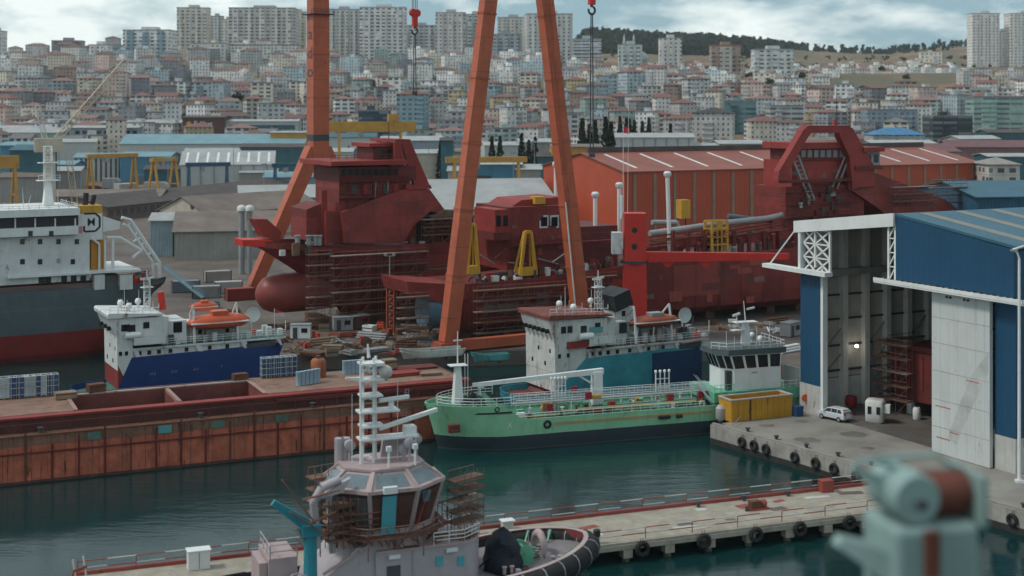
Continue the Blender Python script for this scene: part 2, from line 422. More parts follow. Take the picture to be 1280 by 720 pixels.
def hip(mb, w, d, z, rise, over=.6, gable=False):
    a, b = w/2+over, d/2+over
    r = max(.3, a-b) if not gable else a
    vs = [(-a,-b,z),(a,-b,z),(a,b,z),(-a,b,z),(-r,0,z+rise),(r,0,z+rise),(-a,-b,z-.25),(a,-b,z-.25),(a,b,z-.25),(-a,b,z-.25)]
    return mb.add(vs, [(0,1,5,4),(2,3,4,5),(1,2,5),(3,0,4),(6,7,1,0),(7,8,2,1),(8,9,3,2),(9,6,0,3),(9,8,7,6)])
def block(name, label, cat, fr, w, d, h, style, col, roof='flat', rcol=(.16,.075,.06), group=None, rise=2.6, extras=True, rnd=None):
    """a town building: fr at its foot (sunk a little into the slope), wall + roof + what stands on it"""
    rnd = rnd or random
    o = thing(name, label, cat, fr, group)
    mb = MB().bx(-w/2,w/2,-d/2,d/2,-5,h)
    wall_part('wall', mb, o, style, col)
    if roof == 'hip': hip_mb = hip(MB(), w, d, h+.01, rise); roof_part('roof', hip_mb, o, rcol)
    elif roof == 'gable': roof_part('roof', hip(MB(), w, d, h+.01, rise, gable=True), o, rcol)
    else:
        q = MB(); t = .3
        q.bx(-w/2-.15,w/2+.15,-d/2-.15,-d/2+t,h+.003,h+.9).bx(-w/2-.15,w/2+.15,d/2-t,d/2+.15,h+.003,h+.9).bx(-w/2-.15,-w/2+t,-d/2+t,d/2-t,h+.003,h+.9).bx(w/2-t,w/2+.15,-d/2+t,d/2-t,h+.003,h+.9).bx(-w/2+t,w/2-t,-d/2+t,d/2-t,h+.003,h+.2)
        roof_part('roof', q, o, rcol)
        if extras:
            x = rnd.uniform(-.25,.25)*w; roof_part('stair_head', MB().bx(x-2.2,x+2.2,-2,2.5,h+.2,h+3.2), o, tuple(min(.6,c*1.1) for c in col))
    if extras and w > 12:
        if rnd.random() < .7:
            s = rnd.choice((-1,1)); bk = rnd.choice((.6,1.0,1.15)); bw = w*rnd.uniform(.2,.32); x = s*w*rnd.uniform(.12,.3); n = max(1,int(h/3)-1)
            q = MB()
            q.bx(x-bw/2+.2,x+bw/2-.2,-d/2-.25,-d/2-.004,2.9,3*n+1.2)
            for k in range(n): q.bx(x-bw/2,x+bw/2,-d/2-1.3,-d/2-.1,3*k+3.0,3*k+4.05)
            roof_part('balcony_stack', q, o, tuple(min(.62,c*bk) for c in col))
        if roof != 'flat' and rnd.random() < .5:
            x = rnd.uniform(-.3,.3)*w; roof_part('chimney', MB().bx(x-.5,x+.5,1,2,h+.3,h+rise+1.2), o, (.3,.22,.18))
    return o

WALLC = [((.62,.62,.60),'off white'),((.55,.50,.43),'cream'),((.46,.46,.46),'pale grey'),((.24,.25,.27),'grey'),((.52,.40,.36),'pinkish'),((.36,.44,.48),'pale blue'),((.40,.32,.20),'sand coloured'),((.20,.21,.24),'slate grey'),((.32,.22,.18),'brown'),((.27,.36,.34),'pale green')]
WALLW = [40,14,22,7,9,7,4,3,3,2]
ROOFC = [((.20,.095,.082),'red tiled'),((.14,.088,.08),'brown tiled'),((.24,.145,.13),'faded red'),((.16,.16,.165),'grey')]
def zone(px):
    for lim, t in ((60,'at the left edge'),(160,'behind pale jib crane'),(285,'left of slab towers'),(385,'left of crane column'),(470,'right of crane column'),(555,'left of A-frame'),
                   (625,'behind left A-frame leg'),(705,'between A-frame legs'),(780,'right of A-frame'),(860,'above the cypresses'),(960,'by striped white block'),(1080,'behind arched bridge'),(1190,'right of arched bridge')):
        if px < lim: return t
    return 'near right edge'
def tier(py):
    for lim, t in ((82,'on crest'),(100,'high uphill'),(120,'midway uphill'),(142,'low uphill')):
        if py < lim: return t
    return 'lowest row'
CITY = random.Random(11)
reserved = []   # (px0, px1, pytop, Y): landmarks that keep the houses before them low
marks = [(865,918,905),(905,945,985),(1157,1210,930),(1085,1150,860),(1210,1280,960)]
houses = []
rows = [(y,1) for y in (840,885,930,978,1026,1076,1128,1182,1238,1296,1356,1418,1482,1548,1616)]
for ri, (Yr, dens) in enumerate(rows):
    px = -25+CITY.uniform(0,20)
    while px < 1300:
        wpx = CITY.uniform(19,37)*(1.08-.02*ri); Y = Yr+CITY.uniform(-22,22); c = px+wpx/2
        far_right = c > 700 and (Yr > 1300 or (Yr > 1190 and 925 < c < 1200))
        skip = far_right or (Yr > 1500 and c > 200 and CITY.random() < .5) or any(a-6 < c < b+6 and abs(Y-y) < 60 for a,b,y in marks) or (Y < 900 and 690 < c < 1240 and CITY.random() < .35)
        if not skip:
            w = wpx*.92*Y/F; d = CITY.uniform(12,19); x = (c-640)*Y/F; st = CITY.choices((2,3,4,5,6,7),(8,20,30,25,10,5))[0]
            if c > 700 and Yr > 1200: st = min(st, 4)
            houses.append((Y, x, w, d, st, CITY.choices(range(10), WALLW)[0], CITY.choices(('hip','flat','gable'),(46,40,14))[0], CITY.choices(range(4),(40,25,25,10))[0], CITY.uniform(-22,22), CITY.choices((0,1,2),(5,4,3))[0]))
        px += wpx*CITY.uniform(1.0,1.45)
houses.sort()
near, rest = houses[:296], houses[296:]
for _ in range(95):  # mostly off-white walls: the sun patch on this slope put into house colour
    c = CITY.uniform(905,1205); Y = CITY.uniform(1290,1500)+max(0,(c-1000))*1.3; rest.append((Y,(c-640)*Y/F,CITY.uniform(8,17),CITY.uniform(9,14),CITY.choice((1,2,2,3)),CITY.choice((0,0,0,1)),CITY.choice(('flat','hip')),CITY.choice((0,2)),CITY.uniform(-25,25),0))
for _ in range(55):
    c = CITY.uniform(700,925); Y = CITY.uniform(1310,1430); rest.append((Y,(c-640)*Y/F,CITY.uniform(9,18),CITY.uniform(9,14),CITY.choice((2,2,3)),CITY.choice((0,1,2,4)),CITY.choice(('flat','hip')),CITY.choice((0,2)),CITY.uniform(-25,25),0))
GRP = 'houses on the hillside'
for (Y,x,w,d,st,ci,rf,rc,an,sty) in near:
    z = H(x,Y); h = 3*st+.6; (col,cn),(rcol,rn) = WALLC[ci], ROOFC[rc]; j = CITY.uniform(1.0,1.45); col = tuple(min(.8,q*j) for q in col)
    px = 640+F*x/Y; py = HZ-(z+h-CAMZ)*F/Y
    rr = {'hip':rn+' hipped roof','gable':rn+' gabled roof','flat':'flat roof'}[rf]
    nm = ('two','three','four','five','six','seven')[st-2]
    block('apartment_house' if st > 3 else 'house', f"{cn} {nm}-storey house, {rr}, {zone(px)}, {tier(py)}", 'house', Fr(x,Y,z,an), w, d, h, sty, col, rf, rcol if rf != 'flat' else (.22,.22,.22), GRP, CITY.uniform(2,3.2), True, CITY)
# beyond the nearest 300: the rest of the town as one object, walls and roofs with their own colours
m = TW[0].copy(); m.name = 'plaster with windows, tinted'; at_ = m.node_tree.nodes.new('ShaderNodeAttribute'); at_.attribute_name = 'tint'
for l in list(m.node_tree.links):
    if l.from_node.type == 'OBJECT_INFO' and l.from_socket.name == 'Color': m.node_tree.links.new(at_.outputs[0], l.to_socket)
TWT = m
m = TROOF.copy(); m.name = 'town roof, tinted'; at_ = m.node_tree.nodes.new('ShaderNodeAttribute'); at_.attribute_name = 'tint'
for l in list(m.node_tree.links):
    if l.from_node.type == 'OBJECT_INFO' and l.from_socket.name == 'Color': m.node_tree.links.new(at_.outputs[0], l.to_socket)
TRT = m
vs, fs, tint, mi = [], [], [], []
def addq(V, Fc, col, k):
    o0 = len(vs); vs.extend(V)
    for f in Fc: fs.append(tuple(i+o0 for i in f)); tint.append(col); mi.append(k)
for (Y,x,w,d,st,ci,rf,rc,an,sty) in rest:
    f = Fr(x,Y,H(x,Y),an); h = 3*st+.6; a, b = w/2, d/2; j = CITY.uniform(1.05,1.5); col = tuple(min(.82,q*j) for q in WALLC[ci][0])
    cs = [f.w(*q) for q in ((-a,-b),(a,-b),(a,b),(-a,b))]; zb, zt = f.o[2]-5, f.o[2]+h
    addq([(c[0],c[1],zb) for c in cs]+[(c[0],c[1],zt) for c in cs], [(0,1,5,4),(1,2,6,5),(2,3,7,6),(3,0,4,7),(4,5,6,7)], col, 0)
    if rf != 'flat':
        a2, b2 = a+.6, b+.6; cs = [f.w(*q) for q in ((-a2,-b2),(a2,-b2),(a2,b2),(-a2,b2))]; r = [f.w(-max(.3,a2-b2),0), f.w(max(.3,a2-b2),0)]
        addq([(c[0],c[1],zt+.02) for c in cs]+[(q[0],q[1],zt+2.6) for q in r], [(0,1,5,4),(2,3,4,5),(1,2,5),(3,0,4)], ROOFC[rc][0], 1)
    else:
        cs = [f.w(*q) for q in ((-2,-2),(2.5,-2),(2.5,2),(-2,2))]
        addq([(c[0],c[1],zt) for c in cs]+[(c[0],c[1],zt+2.8) for c in cs], [(0,1,5,4),(1,2,6,5),(2,3,7,6),(3,0,4,7),(4,5,6,7)], col, 1)
me = bpy.data.meshes.new('distant_houses'); me.from_pydata(vs, [], fs); me.update()
me.materials.append(TWT); me.materials.append(TRT); me.polygons.foreach_set('material_index', mi)
uvl = me.uv_layers.new(name='UVMap').data
ca = me.attributes.new('tint', 'FLOAT_COLOR', 'FACE')
for p in me.polygons:
    ca.data[p.index].color = (*tint[p.index], 1); n = p.normal; t = Vector((-n.y, n.x, 0)); t = t.normalized() if t.length > .01 else Vector((1,0,0))
    z0 = min(me.vertices[v].co.z for v in p.vertices)
    for li in p.loop_indices: c = me.vertices[me.loops[li].vertex_index].co; uvl[li].uv = (c.dot(t)+3000, c.z-z0)
o = bpy.data.objects.new('distant_houses', me); COL.objects.link(o); tag(o, 'small pale houses with red roofs packed along the upper hillside', 'houses', kind='stuff')

# ---- towers
def tower(label, px0, px1, pyt, Y, col, style=0, bays=2, ang=0, crown='flat', baycol=None, depth=None, group='tower blocks on the skyline', rcol=(.3,.3,.3)):
    c = (px0+px1)/2; x = (c-640)*Y/F; w = (px1-px0)*Y/F; z = H(x,Y); h = CAMZ-(pyt-HZ)*Y/F-z; d = depth or max(14, w*.6)
    col = tuple(min(.8,q*1.3) for q in col)
    style = {0:4,1:5,2:5}.get(style, style)
    o = thing('tower_block', label, 'tower block', Fr(x,Y,z,ang), group)
    a, b = w/2, d/2
    wall_part('wall', MB().bx(-a,a,-b,b,-14,h), o, style, col)
    bc = baycol or tuple(min(.66,q*1.15) for q in col)
    for k in range(bays):
        bx = -a+w*(k+.5)/bays; bw = w/bays*.42
        wall_part('bay', MB().bx(bx-bw/2,bx+bw/2,-b-1.6,-b-.004,-14,h-1.5 if k%2 else h-.6), o, style, bc)
    q = MB(); n = int(h/4.0)
    for k in range(1, n): q.bx(-a-.2,a+.2,-b-(.18 if style == 4 else .9),-b-.003,4.0*k-14-.2+12,4.0*k-14+12+.25)
    roof_part('floor_slabs', q, o, tuple(min(.68,v*1.15) for v in col))
    roof_part('roof', MB().bx(-a-.3,a+.3,-b-.3,b+.3,h+.003,h+1.1), o, rcol)
    roof_part('lift_house', MB().bx(-a*.3,a*.35,-b*.5,b*.5,h+1.1,h+4.4), o, tuple(v*.8 for v in col))
    return o
CR, WH, GR, BL = (.64,.56,.46), (.68,.68,.65), (.38,.40,.41), (.44,.50,.53)
tower('white tower cut by the left edge of the view', -12, 6, 40, 1500, WH, 0, 2)
tower('dark grey and red apartment tower near left edge', 67, 104, 52, 1640, (.30,.30,.32), 1, 3, 8, baycol=(.25,.10,.09))
tower('narrow white tower with punched windows beside a grey block', 114, 138, 57, 1450, WH, 0, 2, -6)
tower('dark grey block standing right against a narrow white tower', 135, 158, 60, 1480, (.24,.26,.29), 1, 2)
tower('white tower with dark blue framed bays on its front', 159, 217, 39, 1520, WH, 1, 3, -4, baycol=(.24,.35,.42))
tower('tall cream tower with rounded look and dense windows', 223, 262, 11, 1680, CR, 1, 4, 6)
tower('dim grey tower peeping out right of the tall cream tower', 264, 279, 21, 1900, GR, 0, 1)
tower('thin cream tower just left of the wide slab', 279, 290, 25, 1850, CR, 0, 1)
tower('wide grey white slab tower left of the orange crane column', 290, 371, 12, 1700, (.45,.45,.43), 1, 5, 3)
tower('slim cream tower against the left side of the crane column', 367, 382, 16, 1760, (.55,.47,.36), 0, 1)
tower('grey white tower against the right side of the crane column', 411, 449, 13, 1640, (.40,.41,.40), 0, 4)
tower('broad white tower with long balcony rows right of crane column', 451, 508, 11, 1600, WH, 2, 3, 2)
tower('low grey slab beneath the red hook block', 508, 545, 33, 1720, GR, 1, 2)
tower('pale tower with narrow windows left of the A-frame', 545, 582, 17, 1560, (.46,.45,.43), 0, 3)
tower('pale green white tower touching left A-frame leg', 581, 607, 19, 1600, (.40,.44,.42), 1, 2)
tower('blue grey lower tower between the A-frame legs', 612, 652, 44, 1560, (.28,.32,.36), 1, 3)
tower('pale tower behind and above the blue grey tower', 622, 660, 23, 1720, (.43,.43,.41), 0, 3)
tower('large pale tower crossed by right A-frame leg', 657, 714, 19, 1540, (.49,.48,.45), 0, 4, 4)
tower('long low office block with white bands right of the A-frame', 716, 751, 50, 1480, (.44,.47,.50), 3, 0)
tower('blue green glass tower in front of two minarets', 773, 802, 57, 1380, (.42,.50,.49), 1, 3)
tower('slender white tower with red marked windows above the cypresses', 824, 851, 49, 1390, (.60,.60,.57), 0, 3)
tower('brown tower with pale centre strip and reddish top', 888, 924, 58, 1340, (.30,.23,.19), 1, 1, 0, baycol=(.50,.47,.43), rcol=(.30,.10,.08))
tower('white and pale blue twin-fronted tower beside the brown one', 941, 989, 63, 1370, (.50,.55,.56), 1, 2)
tower('bright white tower, the left of the pair at right edge', 1212, 1246, 18, 1900, (.62,.62,.59), 0, 3)
tower('bright white tower, the right of the pair at right edge', 1259, 1300, 18, 1900, (.62,.62,.59), 0, 3)
tower('grey link building wedged between two bright white towers', 1245, 1260, 40, 1960, GR, 0, 1)
# nearer landmark buildings
def lm(label, px0, px1, pyt, Y, col, style, roof='flat', rcol=(.2,.2,.2), ang=0, d=18, name='building', rise=3):
    c = (px0+px1)/2; x = (c-640)*Y/F; w = (px1-px0)*Y/F; z = H(x,Y) if Y > 700 else 2.5; h = CAMZ-(pyt-HZ)*Y/F-z
    return block(name, label, 'building', Fr(x,Y,z,ang), w, d, h, style, col, roof, rcol, 'larger buildings at the foot of the hill', rise)
o = lm('white block with red brown window strips and dark hipped roof', 868, 917, 141, 800, (.50,.49,.47), 0, 'hip', (.05,.05,.055), -12, 20)
for k in (-.28,0,.28):
    wl = 49*800/F*.14; roof_part('window_strip', MB().bx(k*22-wl/2,k*22+wl/2,-10.15,-10.0,0,19), o, (.30,.16,.12))
lm('teal glass office with white frame behind the striped block', 905, 944, 127, 960, (.12,.26,.28), 3, ang=-6)
lm('black glass office standing right of the arched ship bridge', 1159, 1209, 146, 860, (.035,.045,.055), 3, ang=4)
lm('low pavilion with bright blue roof behind the arched ship bridge', 1086, 1150, 168, 800, (.40,.42,.42), 1, 'hip', (.06,.20,.36), 0, 20, rise=4)
lm('pale green office block by the right edge', 1212, 1290, 122, 940, (.28,.42,.38), 3)
lm('banded white office with dark window rows above striped block', 960, 1000, 133, 930, (.46,.47,.47), 3)
lm('long blue grey block low on the hill right of the arched bridge', 1080, 1142, 138, 950, (.25,.32,.38), 1)
lm('pale blue house between crane column and A-frame with red roof', 497, 535, 118, 900, (.26,.38,.44), 1, 'hip', (.18,.08,.06))
lm('dark blue glass block behind the yellow portal crane', 450, 487, 139, 830, (.03,.06,.09), 3)
lm('cream hall building with long blank wall below white tower', 147, 218, 86, 1300, (.46,.42,.35), 1)
lm('white apartment house with dark windows at the end of red shed', 1226, 1264, 204, 470, (.52,.50,.46), 1, 'hip', (.28,.26,.24), 0, 16, rise=2)
lm('long low white block below the wide slab tower', 286, 374, 57, 1500, (.66,.66,.64), 1)
lm('pale blank-walled block below the tall cream tower', 240, 284, 55, 1480, (.62,.62,.60), 4)
lm('white and grey flats left of the long cream wall', 100, 146, 92, 1230, (.64,.63,.60), 0)
# cream houses on the right, the sun patch put into their brighter walls and roofs
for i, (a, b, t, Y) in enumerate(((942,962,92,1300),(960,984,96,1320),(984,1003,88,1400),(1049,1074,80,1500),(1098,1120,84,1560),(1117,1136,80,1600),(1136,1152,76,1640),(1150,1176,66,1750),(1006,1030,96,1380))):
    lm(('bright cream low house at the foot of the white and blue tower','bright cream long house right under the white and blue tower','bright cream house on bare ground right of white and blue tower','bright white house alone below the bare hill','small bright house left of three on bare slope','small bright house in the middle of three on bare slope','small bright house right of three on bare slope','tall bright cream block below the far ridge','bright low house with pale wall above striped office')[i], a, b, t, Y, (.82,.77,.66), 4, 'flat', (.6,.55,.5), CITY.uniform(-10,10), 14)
# mosque: dome and two minarets beyond the glass tower
x, Y = (800-640)*1460/F, 1460
mq = thing('mosque', 'small grey domed mosque with two thin minarets', 'mosque', Fr(x,Y,H(x,Y),0))
s = Y/F
roof_part('wall', MB().bx(-14*s,14*s,0,20*s,-6,17*s), mq, (.40,.38,.35))
roof_part('dome', MB().lathe([(13*s*cos(a),17*s+11*s*sin(a)) for a in [R(i*15) for i in range(7)]], (0,10*s,0), 16), mq, (.36,.38,.38))
for xx in (-20*s, -8*s):
    mm = roof_part('minaret', MB().lathe([(1.9*s,-5),(1.7*s,38*s),(2.4*s,38.4*s),(2.4*s,39.5*s),(1.3*s,39.6*s),(1.3*s,44*s),(.05,50*s)], (xx,-2*s,0), 8), mq, (.52,.52,.50))
# ---- trees
LEAF = [pm('cypress foliage', (.018,.032,.020), .5, .9, scale=.6, streak=0, spec=.1), pm('broadleaf foliage', (.035,.055,.028), .5, .9, scale=.5, streak=0, spec=.1)]
BARK = pm('bark', (.06,.045,.035), .3, .9, streak=0)
def leaves(mb, n, fn, size, rnd):
    for _ in range(n):
        c = Vector(fn()); a = Vector((rnd.gauss(0,1),rnd.gauss(0,1),rnd.gauss(0,1))).normalized(); b = a.orthogonal().normalized(); s = size*rnd.uniform(.6,1.3)
        e = a.cross(b); mb.add([c+b*s, c+e*s*.8, c-b*s*.9, c-e*s], [(0,1,2,3)])
TR = random.Random(5)
def spindle(h, r):
    def f():
        t = TR.random()**.8; rr = r*(sin(pi*min(1,t*.9+.1))**.7)*(1.02-t*.75); a = TR.uniform(0,2*pi); q = TR.uniform(.55,1)
        return (rr*q*cos(a), rr*q*sin(a), .6+t*h)
    return f
def ballcrown(h, r):
    cl = [(TR.uniform(-.6,.6)*r,TR.uniform(-.6,.6)*r,h*.45+TR.uniform(0,.45)*h,r*TR.uniform(.4,.62)) for _ in range(8)]
    def f():
        c = TR.choice(cl); v = Vector((TR.gauss(0,1),TR.gauss(0,1),TR.gauss(0,1))).normalized()*c[3]*TR.uniform(.7,1); return (c[0]+v.x,c[1]+v.y,c[2]+v.z)
    return f
def make_tree(name, label, kind, h, r, group):
    o = thing(name, label, 'tree', Fr(0,0,0,0), group); mb = MB()
    leaves(mb, 330, spindle(h, r) if kind == 0 else ballcrown(h, r), .55 if kind == 0 else .85, TR)
    mb.build('crown', LEAF[kind], o)
    t = MB().tube((0,0,-2),(0,0,h*.6),.28,.1)
    if kind: 
        for a in (0,2.1,4.2): t.tube((0,0,h*.3),(r*.5*cos(a),r*.5*sin(a),h*.7),.16,.05)
    t.build('trunk', BARK, o); return o
cyp = None
CY = [(551,190,13,690),(560,191,11,700),(615,188,13,690),(625,186,12,700),(652,187,15,700),(661,188,10,690),(669,187,12,690),(728,186,19,680),(737,185,15,690),(744,184,17,700),(757,186,20,680),(764,186,17,690),(775,166,15,800),(783,166,14,810),(787,166,13,800),(793,166,12,800),(803,166,11,800),(811,166,14,810),(838,166,9,790)]
for i, (px,py,h,Y) in enumerate(CY):
    x = (px-640)*Y/F; z = CAMZ-(py-HZ)*Y/F; z = min(z, H(x,Y)+1) if Y > 740 else 2.5+max(0,H(x,Y)-2.5)
    if Y < 705: z = max(2.5, H(x, Y))
    hh = (CAMZ-(py-(2.1 if 725 < px < 770 else 1.45)*h-HZ)*Y/F)-z
    lab = 'dark slender cypress, '+zone(px)
    if cyp is None: cyp = o = make_tree('cypress_tree', lab, 0, 14, 1.9, 'cypresses at the foot of the hill')
    else: o = dup(cyp, (0,0,0), 0, lab)
    o.location = (x,Y,z); s = max(.8, hh/15); o.scale = (s*.95,s*.95,s); o.rotation_euler.z = TR.uniform(0,6)
bl = None
TX = [(10,1180),(18,880),(40,1300),(72,1330),(78,1250),(125,1240),(150,1300),(205,1180),(300,1120),(345,1350),(480,1320),(520,1200),(535,1340),(650,1300),(676,700),(690,1250),(720,1330),(745,1300),(765,1400),(793,1330),(818,1400),(870,1320),(935,1330),(960,1280),(1000,1340),(1030,1290),(1075,1240),(1100,1450),(1130,1330),(1145,1600),(1180,1180),(1215,1850),(1235,1830),(1250,1240),(640,760),(700,760),(802,745),(818,745),(230,1010),(430,1100)]
for i, (px,Y) in enumerate(TX):
    x = (px-640)*Y/F; z = max(2.5, H(x,Y)); s = TR.uniform(.75,1.5)*(.62 if Y > 1150 else 1)
    lab = 'dark green bushy tree, '+zone(px)+', '+tier(HZ-(z+8-CAMZ)*F/Y)
    if bl is None: bl = o = make_tree('broadleaf_tree', lab, 1, 10, 4.2, 'trees among the houses')
    else: o = dup(bl, (0,0,0), 0, lab)
    o.location = (x,Y-8,z); o.scale = (s*1.2,s*1.2,s); o.rotation_euler.z = TR.uniform(0,6)
# far woods on the ridge and scrub on the bare slope
mb = MB()
for _ in range(3000):
    px = (705+300*min(TR.random(),TR.uniform(.45,1.0))) if TR.random() < .95 else TR.uniform(960,1230); Y = TR.uniform(2600,3230)
    if px > 955: Y = TR.uniform(3000,3230)
    x = (px-640)*Y/F; z = H(x,Y); hh = TR.uniform(9,17); r = hh*.42
    for _k in range(9):
        t = TR.random(); c = Vector((x+TR.uniform(-r,r)*(1.1-t), Y+TR.uniform(-r,r), z+t*hh)); a = Vector((TR.gauss(0,1),TR.gauss(0,1),TR.gauss(0,1))).normalized(); b = a.orthogonal().normalized()*4.4; e = a.cross(b)
        mb.add([c+b,c+e,c-b,c-e], [(0,1,2,3)])
for _ in range(150):
    px = TR.uniform(705,1210); Y = TR.uniform(1500,2700); x = (px-640)*Y/F; z = H(x,Y); hh = TR.uniform(3,7)
    for _k in range(7):
        c = Vector((x+TR.uniform(-3,3), Y+TR.uniform(-3,3), z+TR.random()*hh)); a = Vector((TR.gauss(0,1),TR.gauss(0,1),TR.gauss(0,1))).normalized(); b = a.orthogonal().normalized()*2; e = a.cross(b)
        mb.add([c+b,c+e,c-b,c-e], [(0,1,2,3)])
o = mb.build('far_woodland', pm('far wood foliage', (.020,.036,.024), .5, .9, scale=.05, streak=0, spec=.05)); tag(o, 'dark wood and scrub covering the far ridge', 'woodland', kind='stuff')
# ------------------------------------------------------------------ sheds and yard buildings
def shed(label, fr, L, W, he, hr, wm, rm, name='shed', strips=0, stripm=None, pil=0, pilm=None, smat=None, group=None, doors=()):
    """shed with its ridge along local x; near long wall at y = 0"""
    o = thing(name, label, 'shed', fr, group)
    MB().ext([(0,0),(W,0),(W,he),(W/2,hr-.15),(0,he)], 0, L, 'x').build('wall', wm, o)
    q = MB(); t = .25; ov = .7; sl = (hr-he)/(W/2)
    q.ext([(-ov,he-ov*sl+.03),(W/2,hr+.03),(W/2,hr+.03+t),(-ov,he-ov*sl+.03+t)], -ov, L+ov, 'x')
    q.ext([(W+ov,he-ov*sl+.03),(W/2,hr+.03),(W/2,hr+.03+t),(W+ov,he-ov*sl+.03+t)], -ov, L+ov, 'x')
    r = q.build('roof', rm, o)
    for k in range(strips):
        x = L*(k+.5)/strips; s = MB(); y0, y1 = W*.07, W*.44
        s.add([(x-.55,y0,he+y0*sl+t+.06),(x+.55,y0,he+y0*sl+t+.06),(x+.55,y1,he+y1*sl+t+.06),(x-.55,y1,he+y1*sl+t+.06)],[(0,1,2,3)]).build('skylight', stripm or WCLEAN, r)
    for k in range(pil):
        x = L*(k+.5)/pil; MB().bx(x-.5,x+.5,-.22,-.003,0,he-.6).build('pilaster', pilm or GREYP, o)
    for (x0,x1,z0,z1,mt) in doors: MB().bx(x0,x1,-.12,-.004,z0,z1).build('door' if z0 < .5 else 'window', mt, o)
    return o
def shed_px(label, px0, px1, pye, Y, W, rise, wm, rm, ang=0, pyr=None, **kw):
    """shed whose near eave runs from column px0 at depth Y to column px1, eave seen at row pye at its left end"""
    f = Fr((px0-640)*Y/F, Y, 2.5, ang); L = f.x(px1); he = f.z(pye, 0)
    return shed(label, f, L, W, he, he+rise, wm, rm, **kw)
SHEDRED = pm('orange red cladding', (.42,.070,.030), .16, .55, streak=.15, scale=.12, corr=(0,.8), rust=.03)
SHEDROOF = pm('faded red roof sheet', (.27,.085,.06), .25, .6, streak=.1, scale=.12)
BRROOF = pm('brown grey roof', (.19,.155,.135), .3, .8, scale=.15)
GRROOF = pm('pale grey roof', (.36,.37,.37), .2, .7, scale=.15)
CORR = pm('grey cladding', (.30,.30,.28), .2, .6, streak=.35, scale=.15, corr=(0,.7))
CREAMW = pm('cream wall', (.46,.42,.34), .2, .7)
SHBLUE = pm('blue cladding', (.06,.20,.30), .2, .55, corr=(0,.8), scale=.2)
SHCYAN = pm('cyan roof', (.17,.30,.35), .2, .6, scale=.15)
SHTEAL = pm('dark teal cladding', (.03,.11,.14), .25, .55, scale=.2)
NAVY = pm('hall blue cladding', (.009,.062,.130), .16, .5, streak=.2, scale=.12, corr=(0,.9), bump=.15)
NAVYR = pm('hall blue roof', (.035,.115,.165), .2, .55, scale=.12, streak=.1)
PGREEN = pm('pale green wall', (.28,.40,.34), .2, .7)
DKBROWN = pm('dark roof', (.085,.07,.067), .35, .8, scale=.2)
PILT = pm('tan pilaster', (.26,.19,.14), .25, .7)

rs = shed('long orange red shed with white roof strips and tan pilasters behind the ships', Fr(33,413,2.5,27), 141, 50, 22.5, 27.2, SHEDRED, SHEDROOF, 'red_shed', 11, WCLEAN, 20, PILT)
MB().bx(2,139,24.4,25.6,27.3,29.0).build('ridge_vent', DKBROWN, rs)
shed_px('grey shed with brown roof left of the red ship bow', 218, 345, 290, 383, 30, 4.2, CORR, BRROOF, 10)
cg = shed_px('cream gabled shed with round vent, behind the grey shed', 257, 400, 267, 440, 25, 4.6, CREAMW, BRROOF, 48)
MB().lathe([(.9,-.12),(.9,-.02)], (0,7,10), 14, 'x').build('round_vent', DGREY, cg)
shed_px('low shed with pale roof just behind the crane column foot', 300, 430, 248, 480, 26, 3.5, CORR, GRROOF, 12)
shed_px('narrow pale blue corrugated annex left of the grey shed', 188, 216, 276, 392, 14, 1.5, pm('pale blue cladding', (.24,.32,.36), .2, .6, corr=(0,.7)), GRROOF, 6)
shed_px('large light grey shed between red ship and A-frame', 545, 700, 262, 420, 48, 7.5, pm('light grey cladding', (.40,.41,.40), .12, .6, corr=(0,.8)), GRROOF, 14)
shed_px('blue shed with dark gate beyond the light grey shed', 586, 652, 206, 560, 26, 1.5, SHBLUE, GRROOF, 4, doors=((2,9,0,14,DGREY),))
shed_px('dark teal tall shed beside the red ship bridge', 551, 566, 176, 600, 16, 1, SHTEAL, DKBROWN, 0)
shed_px('white shed with ribbed pale roof behind blue portal crane', 226, 342, 206, 690, 30, 6, pm('white cladding', (.46,.48,.47), .12, .6), GRROOF, 8, strips=9, pil=7, pilm=GREYP)
shed_px('bright blue shed behind the yellow portal crane', 150, 212, 196, 740, 24, 2, SHBLUE, SHCYAN, 0)
shed_px('white shed with vertical dark slots behind yellow portal crane', 92, 148, 197, 745, 20, 2, pm('white cladding', (.46,.48,.47)), SHCYAN, 3, pil=9, pilm=DGREY)
shed_px('dark teal shed at left behind ochre crane', 12, 52, 188, 620, 24, 2, SHTEAL, SHTEAL, 2)
shed_px('long shed with cyan roof stretching from jib crane to column', 150, 380, 180, 800, 40, 5, pm('white cladding', (.46,.48,.47)), SHCYAN, 3)
shed_px('pale green shed with red stripe at the left edge', -20, 78, 166, 860, 40, 4, PGREEN, GRROOF, 4)
shed_px('long pale-roofed shed behind the pale green shed', 30, 230, 154, 930, 40, 2, CORR, GRROOF, 2)
shed_px('grey blue office building with dark windows under pale roof', 86, 172, 160, 870, 22, 1.2, pm('grey blue wall', (.26,.31,.36), .15, .7), GRROOF, 2, name='yard_office', doors=[(4+k*4.4,6.6+k*4.4,f,f+2,GLS) for k in range(9) for f in (14,19,24)])
sg = shed_px('brown shed front carrying a white sign with yellow mark', 228, 280, 147, 900, 24, 1, pm('brown wall', (.10,.045,.04)), DKBROWN, 0, name='sign_shed')
h = 45-(157-HZ)*900/F-2.5
lf = Fr((228-640)*900/F, 900, 2.5, 0)
text('Falibat', 4.6, WCLEAN, sg, 'lettering', (lf.x(254), -.12, lf.z(155,0)), (R(90),0,0), .04)
MB().lathe([(1.7,-.12),(1.7,-.02)], (lf.x(236),0,lf.z(155,0)), 10, 'y').build('logo_disc', YEL, sg)
